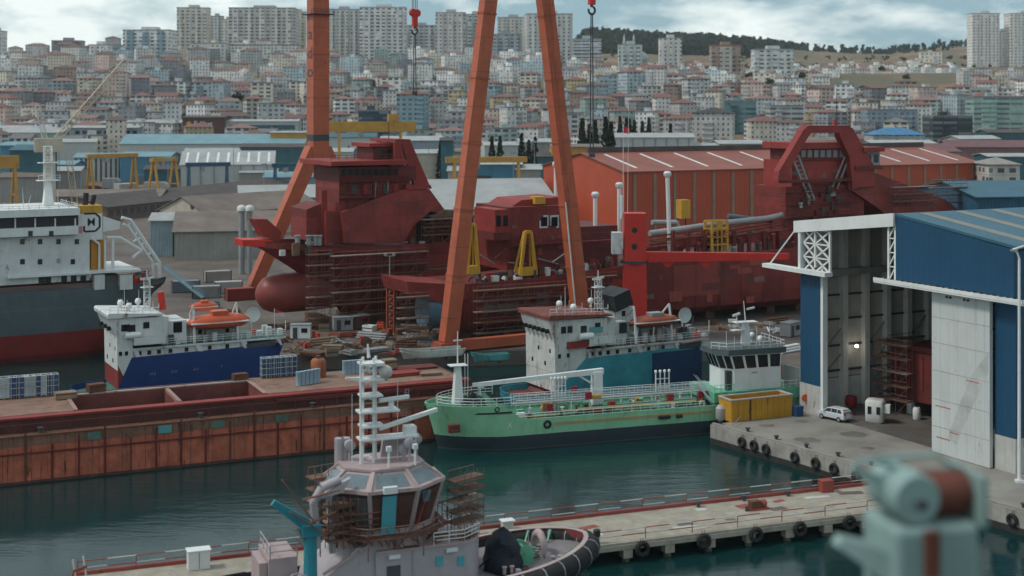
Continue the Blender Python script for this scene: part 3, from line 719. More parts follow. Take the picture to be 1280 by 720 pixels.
shed_px('white and green banded shed right of the brown sign shed', 281, 372, 152, 905, 24, 1.2, pm('white cladding', (.46,.48,.47)), GRROOF, 2, doors=((3,45,26,29,SHTEAL),))
shed_px('ochre walled block with square dark windows left of column', 338, 384, 166, 815, 20, .6, YELD, GRROOF, 0, doors=[(2+k*5,4.5+k*5,18,22,GLS) for k in range(4)])
shed_px('white shed below the tall ochre portal crane', 398, 470, 172, 745, 26, 2, pm('white cladding', (.46,.48,.47)), SHTEAL, 5)
shed_px('grey blue shed right of the tall ochre portal crane', 476, 552, 176, 742, 26, 2, pm('grey blue wall', (.26,.31,.36)), GRROOF, 3)
shed_px('long white low building at the foot of the cypresses', 756, 868, 172, 735, 20, 2, pm('white cladding', (.46,.48,.47)), GRROOF, 2, pil=8)
shed_px('ochre low annex right of the A-frame behind red shed', 690, 752, 184, 640, 20, 1, YELD, BRROOF, 2)
shed_px('grey-roofed depot behind the right end of red shed', 1092, 1172, 180, 720, 30, 1.5, CORR, GRROOF, 2)
shed_px('plum-roofed depot above the white apartment house', 1186, 1300, 184, 700, 26, 3, pm('plum wall', (.20,.11,.11)), pm('plum roof', (.15,.06,.065)), -4)
shed_px('glass-fronted dark depot at the right edge', 1236, 1300, 196, 600, 18, 1, SHTEAL, GRROOF, 2, doors=[(1+k*4,4+k*4,4,9,GLS) for k in range(5)])
shed_px('maroon roofed shed above the right end of red shed', 1110, 1200, 190, 600, 30, 3, CORR, pm('plum roof', (.15,.06,.065)), 4)
shed_px('blue shed standing behind the boatbuilding hall roof', 1222, 1330, 247, 300, 30, 2.5, pm('blue shed wall', (.02,.095,.17), corr=(0,.8)), NAVYR, 10)
# long low brown-roofed store running away from us
f = Fr(-147,510,2.5,68)
o = shed('long low brown-roofed store with a row of dark openings', f, 150, 26, 5, 8.5, pm('store wall', (.15,.10,.085)), DKBROWN, 'long_store')
for k in range(36): pane(o, 'opening', (2.5+k*4.1,-.06,2.8), (2.2,.1,2.4), DGREY)
shed_px('long grey workshop behind the white ship funnel', 60, 200, 246, 545, 22, 2, pm('store wall 2', (.20,.20,.20)), BRROOF, 4)
shed_px('teal-grey workshop with cyan roof right of the long store', 330, 420, 222, 640, 20, 2, pm('grey blue wall', (.26,.31,.36)), SHCYAN, 5)
shed_px('brick red workshop right of the light grey shed', 655, 700, 236, 470, 24, 2, CORR, GRROOF, 0)
# twin vent silos near the red bow
for i, px in enumerate((302,312)):
    f = Fr((px-640)*352/F, 352, 2.5, 0); h = f.z(264, 0)
    o = thing('vent_silo', ('left','right')[i]+' of two grey domed silos by the red bow', 'silo', f, 'silos by the red bow')
    MB().lathe([(.75,0),(.75,h)], n=10).build('shaft', GREYP, o, smooth=40)
    MB().lathe([(.75,h+.004),(1.15,h+.1),(1.15,h+.9),(.8,h+1.4),(.1,h+1.6)], n=12).build('cap', WHITE, o, smooth=40)

# ------------------------------------------------------------------ portal cranes of the yard
def portal(label, px0, px1, pyg, Y, mat, ang=30, spread=4.5, gh=1.8, over=1.5, house=None):
    c = (px0+px1)/2; f = Fr((c-640)*Y/F, Y, 2.5, ang); a = (px1-px0)*Y/F/2/cos(R(ang)); zt = f.z(pyg, 0)
    o = thing('portal_crane', label, 'crane', f, 'portal cranes in the yard')
    MB().bx(-a-over,a+over,-1.2,1.2,zt-gh,zt).build('girder', mat, o)
    for s in (-1,1):
        q = MB()
        for y in (-1,1): q.beam((s*a,y*.6,zt-gh-.01),(s*a,y*spread,.6),1.0,.8)
        q.beam((s*a,-spread-.6,.5),(s*a,spread+.6,.5),1,.8).beam((s*a,-spread*.75,zt*.28),(s*a,spread*.75,zt*.28),.5)
        q.build('leg_frame', mat, o)
    if house: MB().bx(house-2,house+2,-1.8,1.8,zt+.01,zt+3).build('trolley', mat, o)
    MB().bx(-a*.3-1,-a*.3+1,-1.5,1.5,zt-gh-2.2,zt-gh-.01).build('cab', GREYP, o)
    return o
portal('yellow portal crane in front of the blue shed at left', 118, 163, 192, 655, YELD, 38)
portal('ochre portal crane cut by the left edge of the view', -20, 14, 195, 560, YELD, 35, gh=5)
portal('small yellow portal crane left of the blue one', 196, 214, 197, 660, YELD, 60, 3.5)
portal('blue portal crane in front of the white ribbed shed', 238, 282, 203, 640, pm('crane blue', (.03,.09,.15)), 20)
portal('blue low portal crane beside the orange column', 345, 380, 204, 640, pm('crane blue', (.03,.09,.15)), 20)
portal('tall ochre portal crane with trolley house right of the column', 425, 500, 152, 545, YELD, 12, 5, 4, 6, 9)
portal('ochre portal crane seen between red ship and A-frame', 568, 648, 196, 500, YELD, 10, 4, 2.0, 3)

# pale jib crane behind the white ship
f = Fr((62-640)*305/F, 305, 2.5, 20)
PALEC = pm('pale beige crane paint', (.60,.51,.40), .2, .6)
o = thing('jib_crane', 'pale beige jib crane with raised lattice boom behind the white ship', 'crane', f)
zc = f.z(190, 0)
MB().taper((0,0,0),(0,0,zc),3.6,3.6,2.2,2.2).build('column', PALEC, o)
MB().bx(-3.2,2.6,-1.8,1.8,zc+.01,zc+3).build('machine_house', PALEC, o)
MB().truss((1.5,0,zc+2.8),(f.x(158), 0, f.z(76, f.x(158))), 1.3, .10, seg=16).build('boom', PALEC, o)
MB().truss((-1,0,zc+3),(-2.5,0,zc+10),1.0,.09,seg=5).build('mast', WHITE, o)
MB().tube((-2.5,0,zc+10),(f.x(158),0,f.z(76,f.x(158))),.06).build('pendant_rope', DGREY, o)
MB().truss((4,0,zc-1),(7.5,0,1),1.2,.08,seg=9).build('lattice_brace', PALEC, o)

# ------------------------------------------------------------------ the great orange gantry crane
GF = Fr(.9,247,2.5,30.6)
g = thing('gantry_crane', 'giant orange gantry crane with single column and A-frame legs over the yard', 'gantry crane', GF)
for s, nm in ((-1,0),(1,1)):
    lg = MB().taper((s*13.7,0,1.9),(s*1.55,0,92),2.3,2.6,2.0,2.4).build('leg', ORANGE, g)
    MB().bx(s*13.7-2.2,s*13.7+2.2,-1.6,1.6,.25,1.9).build('bogie', ORANGE2, g)
MB().bx(-11.5,11.5,-.9,.9,.35,2.0).build('sill_beam', ORANGE, g)
q = MB(); 
for yy in (-.35,.35): q.beam((12.2+yy,-1.5,2.5),(2.3+yy,-1.5,88),.10)
for k in range(90): t = k/90; q.beam((12.2-9.9*t-.35,-1.5,2.5+85.5*t),(12.2-9.9*t+.35,-1.5,2.5+85.5*t),.06)
q.build('ladder', ORANGE2, g)
MB().tube((11.6,-1.75,1.5),(9.0,-1.75,25),.13,n=6).build('cable_pipe', WHITE, g)
for s in (-1,1):
    for k in range(1,8):
        t = k/8; x = s*(13.7-12.15*t); z = 1.9+90.1*t; w_ = 2.3-.3*t; d_ = 2.6-.2*t; MB().taper((x+s*.02,0,z-.16),(x-s*.02,0,z+.16),w_+.22,d_+.22,w_+.22,d_+.22).build('joint_flange', ORANGE2, g)
for z in (44,54,72,82): MB().bx(-2.07,2.07,89.6-2.07,89.6+2.07,z-.14,z+.14).build('joint_flange', ORANGE2, g)
yc = 89.6; ctop = 92; cw = 1.95
col = MB().bx(-cw,cw,yc-cw,yc+cw,35.5,ctop).build('column', ORANGE, g)
MB().bx(-cw-.01,cw+.01,yc-cw-.01,yc+cw+.01,34.0,35.49).build('black_band', DGREY, g)
MB().prism([(-cw,yc-cw),(cw,yc-cw),(cw,yc+cw),(-cw,yc+cw)], 28.6, 33.99).build('knuckle', ORANGE, g)
for s in (-1,1):
    MB().taper((s*1.1,yc,32.2),(s*15.5,yc,1.6),3.6,3.2,2.6,2.6).build('splayed_leg', ORANGE, g)
    MB().bx(s*15.5-2.5,s*15.5+2.5,yc-1.6,yc+1.6,.25,1.6).build('bogie', ORANGE2, g)
MB().bx(-13,13,yc-.9,yc+.9,.4,2).build('sill_beam', ORANGE, g)
MB().bx(-cw-.9,cw+.9,yc-cw-.9,yc+cw+.9,63.0,63.25).build('flange', DGREY, g)
MB().rail([(-cw-.9,yc-cw-.9,63.25),(cw+.9,yc-cw-.9,63.25)],1.0,.05,2).build('flange_rail', DGREY, g)
for t, py in (('a',43),('d',67),('o',90)):
    text(t, 3.6, BLACKP, g, 'letter', (-cw-.012, yc-.1, CAMZ-(py-HZ)*324/F-2.5), (R(90),0,R(-90)), .01).scale = (1.75,1.05,1)
MB().bx(-2.2,2.2,-30,97,92.01,101).build('girder', ORANGE, g)
MB().rail([(-2.2,-30,101),(-2.2,97,101)],1.1,.05,3).build('girder_rail', GREYP, g)
def hook(y, z, zdown):
    q = MB()
    for dx in (-.55,-.2,.2,.55): q.tube((dx,y,91.9),(dx,y,z+2),.07,n=5)
    q.build('hoist_rope', DGREY, g)
    hb = MB().lathe([(.7,-.45),(.8,-.25),(.8,.25),(.7,.45)], (-.42,y,z+1.3), 12, 'y').lathe([(.7,-.4),(.8,-.2),(.8,.2),(.7,.4)], (.5,y,z+1.2), 12, 'y').bx(-.5,.5,y-.4,y+.4,z-1.5,z+1.0).build('hook_block', BRED, g, smooth=40)
    MB().torus((0,y,z-2.4),.62,.2,'y',12,6,R(-200),R(60)).tube((0,y,z-1.5),(0,y,z-1.9),.25).build('hook', DGREY, hb)
    q = MB()
    for dx in (-.3,.3): q.tube((dx*.5,y,z-3),(dx,y,zdown),.10,n=5)
    q.bx(-.5,.5,y-.2,y+.2,zdown-.6,zdown).build('sling', DGREY, g)
hook(40, 62-2.5, 45.0)
hook(-23.5, 62.5-2.5, 34.5)

# ------------------------------------------------------------------ bright red tower jib crane before the long ship
JF = Fr(22.4,257,2.5,0)
j = thing('tower_jib_crane', 'bright red box column crane with long level boom before the red ship', 'crane', JF)
zb = JF.z(321, 0); zt = JF.z(266, 0)
MB().taper((0,0,1),(0,0,zb-1.1),4.3,4.3,3.9,3.9).bx(-3,3,-3,3,0,1).build('column', BRED, j)
MB().lathe([(2.5,zb-1.1),(2.5,zb-.6)], n=20).build('slew_ring', DGREY, j)
hd = MB().bx(-1.95,1.95,-1.9,1.9,zb-.6,zt).build('slewing_head', BRED, j)
for z in (zt-3,zt-6): MB().lathe([(.55,-1.93),(.55,-1.88)], (-.2,0,z), 12, 'y').build('port_hole', BLACKP, hd)
xe = JF.x(986)
MB().taper((1.96,0,zb),(xe,0,zb+.1),1.6,1.9,1.0,1.1).build('boom', BRED, j)
for x in (6,13): MB().ext([(x-1.2,zb-.95),(x+1.2,zb-.95),(x+.4,zb-1.8),(x-.4,zb-1.8)],-.4,.4).build('boom_bracket', BRED, j)
MB().bx(-4.2,-2.3,-1.2,1.2,zb+.6,zb+4.5).build('cab', WHITE, j)
MB().tube((-2.4,-.5,zt-1),(-2.4,-.5,zt+3.2),.28,n=8).build('vent_pipe', WCLEAN, j)
MB().tube((-1.2,1,zt),(-1.0,1,zt+20),.05,.03).build('aerial', WCLEAN, j)
# hull blocks and stores in the far yard at left
rf2 = random.Random(12)
FY = [(112,240,'dark red'),(140,236,'grey'),(158,242,'pale'),(176,232,'blue grey'),(196,240,'pale'),(212,234,'dark red'),(236,232,'grey'),(262,228,'blue grey'),(290,232,'grey'),(318,226,'pale'),(340,230,'grey'),(24,232,'dark red'),(40,240,'pale'),(88,236,'grey'),(98,228,'blue grey'),(206,222,'pale'),(168,224,'grey'),(300,222,'dark red'),(330,218,'blue grey'),(452,206,'grey'),(520,214,'pale'),(536,204,'blue grey'),(610,236,'pale'),(640,232,'grey'),(664,226,'dark red'),(672,214,'blue grey')]
CM = {'dark red':MAROON3,'grey':GREYP,'pale':pm('pale block', (.42,.42,.40), .2),'blue grey':pm('blue grey block', (.13,.18,.23), .2)}
for px,py,cn in FY:
    p = gp(px,py,2.5); o = thing('hull_block', f'{cn} hull block in the far yard, '+('by the left portal cranes' if px < 230 else ('by the orange column' if px < 420 else 'beyond the red ships')), 'hull block', Fr(p[0],p[1],2.503,rf2.uniform(0,60)), 'hull blocks in the far yard')
    w, d_, h = rf2.uniform(6,13), rf2.uniform(4,8), rf2.uniform(2.5,6)
    MB().ext([(-w/2,.5),(w/2,.5),(w/2,h*.7),(w/3,h),(-w/2,h)],-d_/2,d_/2,'y').build('shell', CM[cn], o)
    for k in range(3): MB().bx(-w*.4+k*w*.35,-w*.4+k*w*.35+.3,-d_/2-.2,-d_/2-.003,.6,h*.68).build('rib', CM[cn], o)
    MB().bx(-w*.4,-w*.3,-d_*.4,d_*.4,0,.499).bx(w*.3,w*.4,-d_*.4,d_*.4,0,.499).build('bearer', WOOD, o)
# more low roofs and slim things between the sheds
MIX = [('low grey-roofed workshop',CORR,GRROOF),('low brown-roofed workshop',CORR,BRROOF),('low cyan-roofed store',SHBLUE,SHCYAN),('small cream store',CREAMW,GRROOF),('small dark teal store',SHTEAL,DKBROWN),('low white store',pm('white cladding', (.46,.48,.47)),GRROOF)]
LOW = [(0,60,222,610,1),(60,100,214,660,0),(44,92,206,700,2),(180,232,212,700,4),(300,345,216,690,0),(262,300,212,705,3),(0,40,182,760,2),(70,120,178,800,5),(232,300,190,760,0),(300,390,184,770,4),(396,440,190,715,5),(440,478,186,725,1),(478,520,192,700,2),(520,556,192,690,3),(560,600,190,700,1),(606,650,182,730,5),(650,690,178,735,0),(672,700,196,640,4),(560,592,214,590,3),(646,676,212,560,0),(860,900,184,735,3),(900,956,180,740,0),(1010,1060,176,740,1),(1200,1250,174,760,0),(1235,1290,166,800,4)]
for (a,b,pe,Y,k) in LOW:
    nm, wm_, rm_ = MIX[k]; c = (a+b)/2
    z = 'at far left' if c < 110 else ('by the blue portal cranes' if c < 330 else ('near the orange column' if c < 480 else ('between column and A-frame' if c < 600 else ('near the A-frame legs' if c < 720 else 'beyond the long red shed'))))
    shed_px(f'{nm} {z}', a, b, pe, Y, 18, 1.6, wm_, rm_, rf2.uniform(-6,14), group='low workshops of the yard')
for i,(px,Y,h) in enumerate(((74,640,26),(142,600,22),(210,560,20),(292,600,24),(330,560,18),(536,560,26),(570,540,22),(642,520,24),(668,600,26))):
    f = Fr((px-640)*Y/F, Y, 2.5, 0); o = thing('floodlight_mast', 'thin grey floodlight mast among the far sheds', 'light mast', f, 'floodlight masts'); MB().tube((0,0,0),(0,0,h),.22,.12,6).build('pole', GREYP, o); MB().bx(-1.2,1.2,-.3,.3,h,h+.8).build('lamp_bank', GREYP, o)
# ------------------------------------------------------------------ ships
def hull(o, L, B, top, zk, rake_b, rake_s, mat, deckmat, te=.3, ts=.8, ws=.8, bulw=1.0, n=30, name='hull', xoff=0, extra=()):
    """bow at x = 0, stern at x = L; top(t) = height of the bulwark top"""
    T = sorted(set([ (i/n)**1.35 if i < n*.5 else i/n for i in range(n+1)]+list(extra)))
    LV = [0,.12,.35,.6,.82,1]
    def hw(t, zf):
        e = te*(1.25-.4*zf); p = .42+.5*(1-zf)
        fb = min(1, t/e); fb = (1-(1-fb)**2.0)**(p+.15) if fb < 1 else 1
        fs = 1
        if t > ts: u = (t-ts)/(1-ts); fs = 1-(1-ws*(.4+.6*zf**.6))*u**2.2
        return B/2*fb*fs*(.72 if zf == 0 else (.95 if zf == .12 else 1))
    def xx(t, zf): return xoff+t*L-rake_b*zf**1.4*(1-t)**5+rake_b*.25*(1-zf)*(1-t)**8-rake_s*(1-zf)*t**8
    mb = MB(); rows = []; dk = []
    for t in T:
        zt = top(t); ring = []
        for zf in LV: ring.append((xx(t,zf), hw(t,zf), zk+(zt-zk)*zf))
        wi = max(0, hw(t,1)-.16); xi = xx(t,1)+(.25 if t == 0 else (-.15 if t == 1 else 0))
        ring.append((xi, wi, zt)); ring.append((xi, wi, zt-max(bulw,.05)))
        rows.append(ring); dk.append((xi, wi, zt-max(bulw,.05)+.004))
    m = len(rows[0])
    for sgn in (1,-1):
        o0 = len(mb.v)
        for r in rows: mb.v += [(x, y*sgn, z) for x,y,z in r]
        for i in range(len(rows)-1):
            for k in range(m-1):
                a = o0+i*m+k; f = (a, a+1, a+m+1, a+m); mb.f.append(f if sgn > 0 else f[::-1])
    r = rows[-1]; c = [(x,y,z) for x,y,z in r]+[(x,-y,z) for x,y,z in reversed(r)]
    mb.add(c, [tuple(range(len(c)))])
    # bottom
    b = [(x,y,z) for (x,y,z) in (q[0] for q in rows)]
    q = MB()
    for (x0,y0,z0),(x1,y1,z1) in zip(b, b[1:]): mb.add([(x0,-y0,z0),(x1,-y1,z1),(x1,y1,z1),(x0,y0,z0)], [(0,1,2,3)])
    h = mb.build(name, mat, o, smooth=32)
    for (x0,y0,z0),(x1,y1,z1) in zip(dk, dk[1:]): q.add([(x0,-y0,z0),(x1,-y1,z1),(x1,y1,z1),(x0,y0,z0)], [(0,1,2,3)])
    q.build('deck', deckmat, o)
    def side(t, zf=1): return xx(t,zf), hw(t,zf)
    return h, side
def windows(o, pts, w, h, face='-y', mat=None, name='window', t=.1):
    for (x,y,z) in pts:
        d = (w,t,h) if 'y' in face else (t,w,h)
        off = {'-y':(0,-t/2-.004,0),'+y':(0,t/2+.004,0),'-x':(-t/2-.004,0,0),'+x':(t/2+.004,0,0)}[face]
        pane(o, name, (x+off[0],y+off[1],z), d, mat or GLS)
def lifeboat(label, fr, L, mat, group=None, canopy=None):
    o = thing('lifeboat', label, 'lifeboat', fr, group); prof = []
    rings = []
    for i in range(13):
        t = i/12*2-1; s = max(.05,(1-abs(t)**3.2))**.55; rings.append([(t*L/2, L*.16*s*cos(a), L*.17+L*(.15*s if sin(a) < 0 else .17*s)*sin(a)) for a in [2*pi*k/12 for k in range(12)]])
    MB().loft(rings).build('hull', mat, o, smooth=50)
    MB().bx(-L*.12,L*.14,-L*.09,L*.09,L*.30,L*.40).build('canopy_cabin', canopy or mat, o, bevel=.1)
    MB().bx(-L*.46,L*.46,-L*.165,L*.165,L*.165,L*.185).build('rubbing_strake', WHITE, o)
    return o
PLANK2 = pm('pale scaffold boards', (.32,.23,.19), .35, .8, scale=1.2)
def scaffold(label, fr, L, Hh, W=1.4, bays=None, levels=None, parent=None, name='scaffold', group=None):
    """tube and plank staging: L long, Hh high, W deep"""
    o = thing(name, label, 'scaffold', fr, group)
    nb = bays or max(1, int(L/2.6)); nl = levels or max(1, int(Hh/2.2))
    q = MB()
    for i in range(nb+1):
        for y in (0, W): q.tube((L*i/nb, y, 0), (L*i/nb, y, Hh+.9), .045, n=4)
    for k in range(1, nl+1):
        z = Hh*k/nl
        for y in (0, W):
            q.tube((0,y,z),(L,y,z),.05,n=4)
        q.tube((0,0,z+.9),(L,0,z+.9),.045,n=4)
    for i in range(0, nb, 2):
        for k in range(nl): q.tube((L*i/nb,0,Hh*k/nl),(L*(i+1)/nb,0,Hh*(k+1)/nl),.04,n=4)
    q.build('tubes', SCAF, o)
    for k in range(1, nl+1):
        z = Hh*k/nl; MB().bx(-.2,L+.2,-.08,W-.06,z+.06,z+.2).build('plank_deck', WOOD if k%3 else PLANK2, o)
    return o

rnd = random.Random(3)
# ---- red ship on the left, bow towards us on the left
S1 = Fr(-48.5,268,2.5,29)
s1 = thing('ship_under_construction', 'red ship under construction with bulbous bow at left, behind the barge', 'ship', S1, 'red ships under construction')
zt1 = S1.z(309, 16, -9); zb1 = S1.z(299, 0, 0)
hull(s1, 50, 18, lambda t: zt1+(zb1-zt1)*max(0,(1-t/.22))**1.5, 1.6, 15.5, 4, MAROON2, MAROON3, te=.34, ts=.85, bulw=1.2, xoff=13.0)
bc = S1.z(367, 0, 0)
MB().loft([[(x, 3.6*s*cos(a), bc-.2+3.8*s*sin(a)) for a in [2*pi*k/20 for k in range(20)]] for x,s in ((-.3,.05),(-.1,.32),(.4,.55),(1.2,.78),(2.8,.94),(5,1),(9,1),(14,.95),(20,.8))]).build('bulb', pm('fresh red primer', (.25,.055,.045), .12, .45, streak=.05), s1, smooth=50)
Y1 = -6.5
def side_poly(fr, pts, y0, y1, lean=0):
    """side outline given by picture points, made solid between local y0 (near) and y1"""
    P = [fr.p(px, py, y0) for px, py in pts]; zmin = min(p[2] for p in P); zmax = max(p[2] for p in P)
    n = len(P); vs = []
    for s, y in ((0,y0),(1,y1)):
        for (x,_,z) in P: vs.append((x, y+(lean*(z-zmin)/(zmax-zmin) if s == 0 else -lean*(z-zmin)/(zmax-zmin)), z))
    return MB().add(vs, [tuple(range(n-1,-1,-1)), tuple(range(n,2*n))]+[(k,(k+1)%n,n+(k+1)%n,n+k) for k in range(n)])
def bx_px(fr, x0, x1, pyt, pyb, y0, y1, mb=None):
    """box between columns x0..x1 and rows pyt..pyb measured on its near face y0"""
    a, b = fr.x(x0, y0), fr.x(x1, y0); m = (a+b)/2
    return (mb or MB()).bx(a, b, y0, y1, fr.z(pyb, m, y0), fr.z(pyt, m, y0))
# whaleback casing sweeping up to the right
side_poly(S1, [(432,304),(430,266),(470,250),(512,236),(541,237),(566,274),(556,268),(541,264),(520,281),(503,304)], -8.6, 8, 1.5).build('whaleback', MAROON2, s1)
# superstructure tiers
bx_px(S1, 408, 520, 262, 304, -6.5, 7).build('house_tier', MAROON2, s1)
bx_px(S1, 424, 512, 226, 261.7, -6, 6.5).build('house_tier', MAROON2, s1)
br = bx_px(S1, 424, 520, 208, 225.7, -6.6, 7).build('bridge', MAROON3, s1)
for k in range(9):
    x = S1.x(430+k*8, -6.6); pane(s1, 'window', (x,-6.65,S1.z(215.5,x,-6.6)), (1.0,.09,1.3), GLS)
bx_px(S1, 414, 510, 201, 206.5, -8.5, 8.5).build('bridge_roof', MAROON, s1)
x0, x1 = S1.x(414,-8.5), S1.x(510,-8.5); zr = S1.z(201,x0,-8.5)
MB().rail([(x0,-8.4,zr),(x1,-8.4,zr)],1.0,.05,1.5).build('roof_rail', MAROON3, s1)
bx_px(S1, 466, 497, 184, 200.7, -4, 4).build('top_house', MAROON3, s1)
windows(s1, [(S1.x(p,-4),-4,S1.z(192,S1.x(p,-4),-4)) for p in (472,479,486)], 1.0, 1.6)
bx_px(S1, 462, 500, 179, 183.5, -4.6, 4.6).build('top_roof', MAROON, s1)
for y in (-6.2, 5.4):
    side_poly(S1, [(493,178),(502,178),(507,206),(503,237),(496,237)], y, y+.8).build('arch_leg', MAROON, s1)
    side_poly(S1, [(502.2,178),(514,178),(539,236),(519,236),(511,208)], y, y+.8).build('arch_leg', MAROON, s1)
side_poly(S1, [(494,174),(513,174),(514,177.8),(494,177.8)], -6.2, 6.2).build('arch_beam', MAROON, s1)
side_poly(S1, [(508,231),(538,231),(540,235.5),(508,237)], -7.4, 7).build('arch_deck', MAROON, s1)
MB().tube(S1.p(486,179,0), S1.p(486,150,0), .12, .05).build('aerial', MAROON3, s1)
# forecastle gear
bx_px(S1, 402, 409, 238, 300, -5, -3.6).build('post', MAROON, s1)
side_poly(S1, [(383,300),(383,262),(402,254),(402,300)], -4.5, 4).build('breakwater', MAROON2, s1)
side_poly(S1, [(318,274),(334,274),(352,290),(350,302),(330,296)], -2.2, 1.5).build('bow_wing', MAROON, s1)
side_poly(S1, [(303,300),(340,300),(346,309),(304,308)], -3, 2).build('bow_platform', BRED, s1)
for k, px in enumerate((372,386,394,399)):
    p = S1.p(px, 300, -7); MB().lathe([(.5,0),(.5,1.6),(.7,1.7),(.7,1.9)], (p[0],p[1],p[2]-1), 8).build('bollard', GREYP, s1)
# dark block opening and staging roof aft
bx_px(S1, 540, 592, 271, 305, -8, 6).build('aft_block', MAROON3, s1)
side_poly(S1, [(541,272),(556,262),(596,270),(596,273)], -8.6, 7).build('staging_roof', WOOD, s1)
# staging along the side
hb = S1.x(390,-10.2); he_ = S1.x(560,-10.2)
def wf(fr, x, y, z, rot=0): w = fr.w(x, y, z); return Fr(w[0], w[1], w[2], math.degrees(fr.a)+rot)
scaffold('tall tube staging along the middle of the left red hull', wf(S1, S1.x(417,-10.8), -10.8, 0), S1.x(535,-10.8)-S1.x(417,-10.8), zt1-1.5, 1.4, 8, 6, group='staging around the red hulls')
scaffold('narrow tube staging beside the bulb of left red hull', wf(S1, S1.x(386,-9), -9, 0), S1.x(415,-9)-S1.x(386,-9), zt1-1.2, 1.4, 3, 7, group='staging around the red hulls')
scaffold('lower tube staging aft on the left red hull', wf(S1, S1.x(538,-11.6), -11.6, 0), 8, zt1-5, 1.4, 4, 4, group='staging around the red hulls')
for py in (226, 246): MB().rail([S1.p(424,py,-7),S1.p(514,py,-7)],1.0,.05,1.6).bx(S1.x(424,-7),S1.x(514,-7),-7.05,-6.02,S1.z(py,S1.x(470,-7),-7)-.14,S1.z(py,S1.x(470,-7),-7)).build('gallery', MAROON3, s1)
for k in range(6): x = S1.x(430+k*13,-6.3); MB().bx(x-.5,x+.5,-6.35,-6.0,S1.z(243,x,-6.3),S1.z(243,x,-6.3)+1.9).build('wall_door', (MAROON3,DGREY,MAROON)[k%3], s1)
scaffold('tube staging under the overhang of the left red casing', wf(S1, S1.x(530,-9.4), -9.4, S1.z(305,S1.x(530,-9.4),-9.4)), 10, 4.6, 1.2, 5, 3, group='staging around the red hulls')
for k in range(24):
    px = rnd.uniform(350,430) if k < 12 else rnd.uniform(505,590); y = rnd.uniform(-8,-5); x = S1.x(px,y); z = zt1-1.15; h = rnd.uniform(.6,2.4)
    MB().bx(x-.5,x+.5,y-.4,y+.4,z,z+h).build('deck_gear', rnd.choice((GREYP,MAROON,MAROON3,WOOD,DGREY,WHITE)), s1)
for k in range(5): MB().tube(S1.p(436+k*16,262,-6.6),S1.p(440+k*15,226,-6.6),.12).build('pipe_run', rnd.choice((GREYP,MAROON3)), s1)
for k in range(7):
    x = 12+k*6.5; MB().bx(x-1,x+1,-4,4,0,1.59).build('keel_block', WOOD, s1)

# ---- the long red ship
S2 = Fr(-10.1-.48*10,247.7+.877*10,2.5,27.5); N2 = -10
s2 = thing('ship_under_construction', 'long red ship under construction with arched bridge, behind the white striped hall', 'ship', S2, 'red ships under construction')
Lx = S2.x(1165, N2)
def top2(t):
    x = t*130
    return lerp_tab([(0,10.6),(13,10.8),(40,12.4),(40.5,12.6),(62,13.2),(64,13.4),(80,13.7),(130,14.5)], x)
hull(s2, 130, 20, top2, 1.8, .5, 5, MAROON2, MAROON3, te=.035, ts=.86, bulw=.9, n=60, extra=(.309,.312,.478,.492))
# open bow end with its blue thruster ring
q = S2.p(549, 392, N2)
ring = MB().lathe([(2.2,-1.6),(3.1,-1.4),(3.3,0),(3.1,1.4),(2.2,1.6),(2.1,0)], (q[0]-.5,q[1]+3.2,q[2]+.2), 24, 'x').build('thruster_tunnel', pm('faded blue', (.10,.18,.24)), s2, smooth=50)
side_poly(S2, [(508,352),(575,356),(588,374),(556,380),(512,368)], N2+.3, N2+12).build('stem_block', MAROON2, s2)
# deckhouse forward
dh = bx_px(S2, 634, 706, 258, 336, -6, 7).build('deck_house', MAROON2, s2)
bx_px(S2, 619, 637, 262, 290, -6.6, 2).build('control_cab', MAROON, s2)
windows(s2, [(S2.x(p,-6.6),-6.6,S2.z(276,S2.x(p,-6.6),-6.6)) for p in (623,632)], .9, 1.9)
bx_px(S2, 617, 640, 290.3, 300, -7.4, 3).build('control_deck', MAROON3, s2)
wnd = [(S2.x(p,-6),-6,S2.z(277,S2.x(p,-6),-6)) for p in (680,693)]
windows(s2, wnd, 1.3, 1.7); 
for (x,y,z) in wnd: MB().bx(x-.95,x+.95,-6.02,-6.001,z-1.2,z+1.2).build('window_frame', WHITE, s2)
bx_px(S2, 706.2, 772, 283, 336, -4, 8).build('deck_house', MAROON3, s2)
side_poly(S2, [(640,258),(652,250),(704,246),(706,258)], -4, 6).build('house_top', MAROON, s2)
bx_px(S2, 669, 682, 246, 255, -5, -3).build('yellow_box', YEL, s2)
rr = S2.p(650,300,-6.2); 
for pz in (299, 306): MB().rail([S2.p(640,pz+5,-7.5), S2.p(770,pz-3,-7.5)],1.0,.05,1.8).build('guard_rail', MAROON3, s2)
bx_px(S2, 640, 772, 303, 304.5, -7.6, -6).build('gallery', MAROON3, s2)
# yellow A-shaped stands on the edge of the deck
for (cx, w, t, bt) in ((660,10,290,344),(591,7,281,342)):
    y = N2+1.2; A = S2.p(cx-w, bt, y); B_ = S2.p(cx+w, bt-1, y); T1 = S2.p(cx-w*.35, t, y); T2 = S2.p(cx+w*.35, t, y)
    q = MB().beam(A, T1, .55, .55).beam(B_, T2, .55, .55).beam(T1, T2, .6, .6)
    A2, B2 = (A[0],A[1]+2.2,A[2]), (B_[0],B_[1]+2.2,B_[2]); q.beam(A2,(T1[0],T1[1]+.4,T1[2]),.4).beam(B2,(T2[0],T2[1]+.4,T2[2]),.4).bx(A[0],B_[0],y-.6,y+1.5,A[2]-.1,A[2]+1.3)
    q.build('davit_stand', YEL, s2)
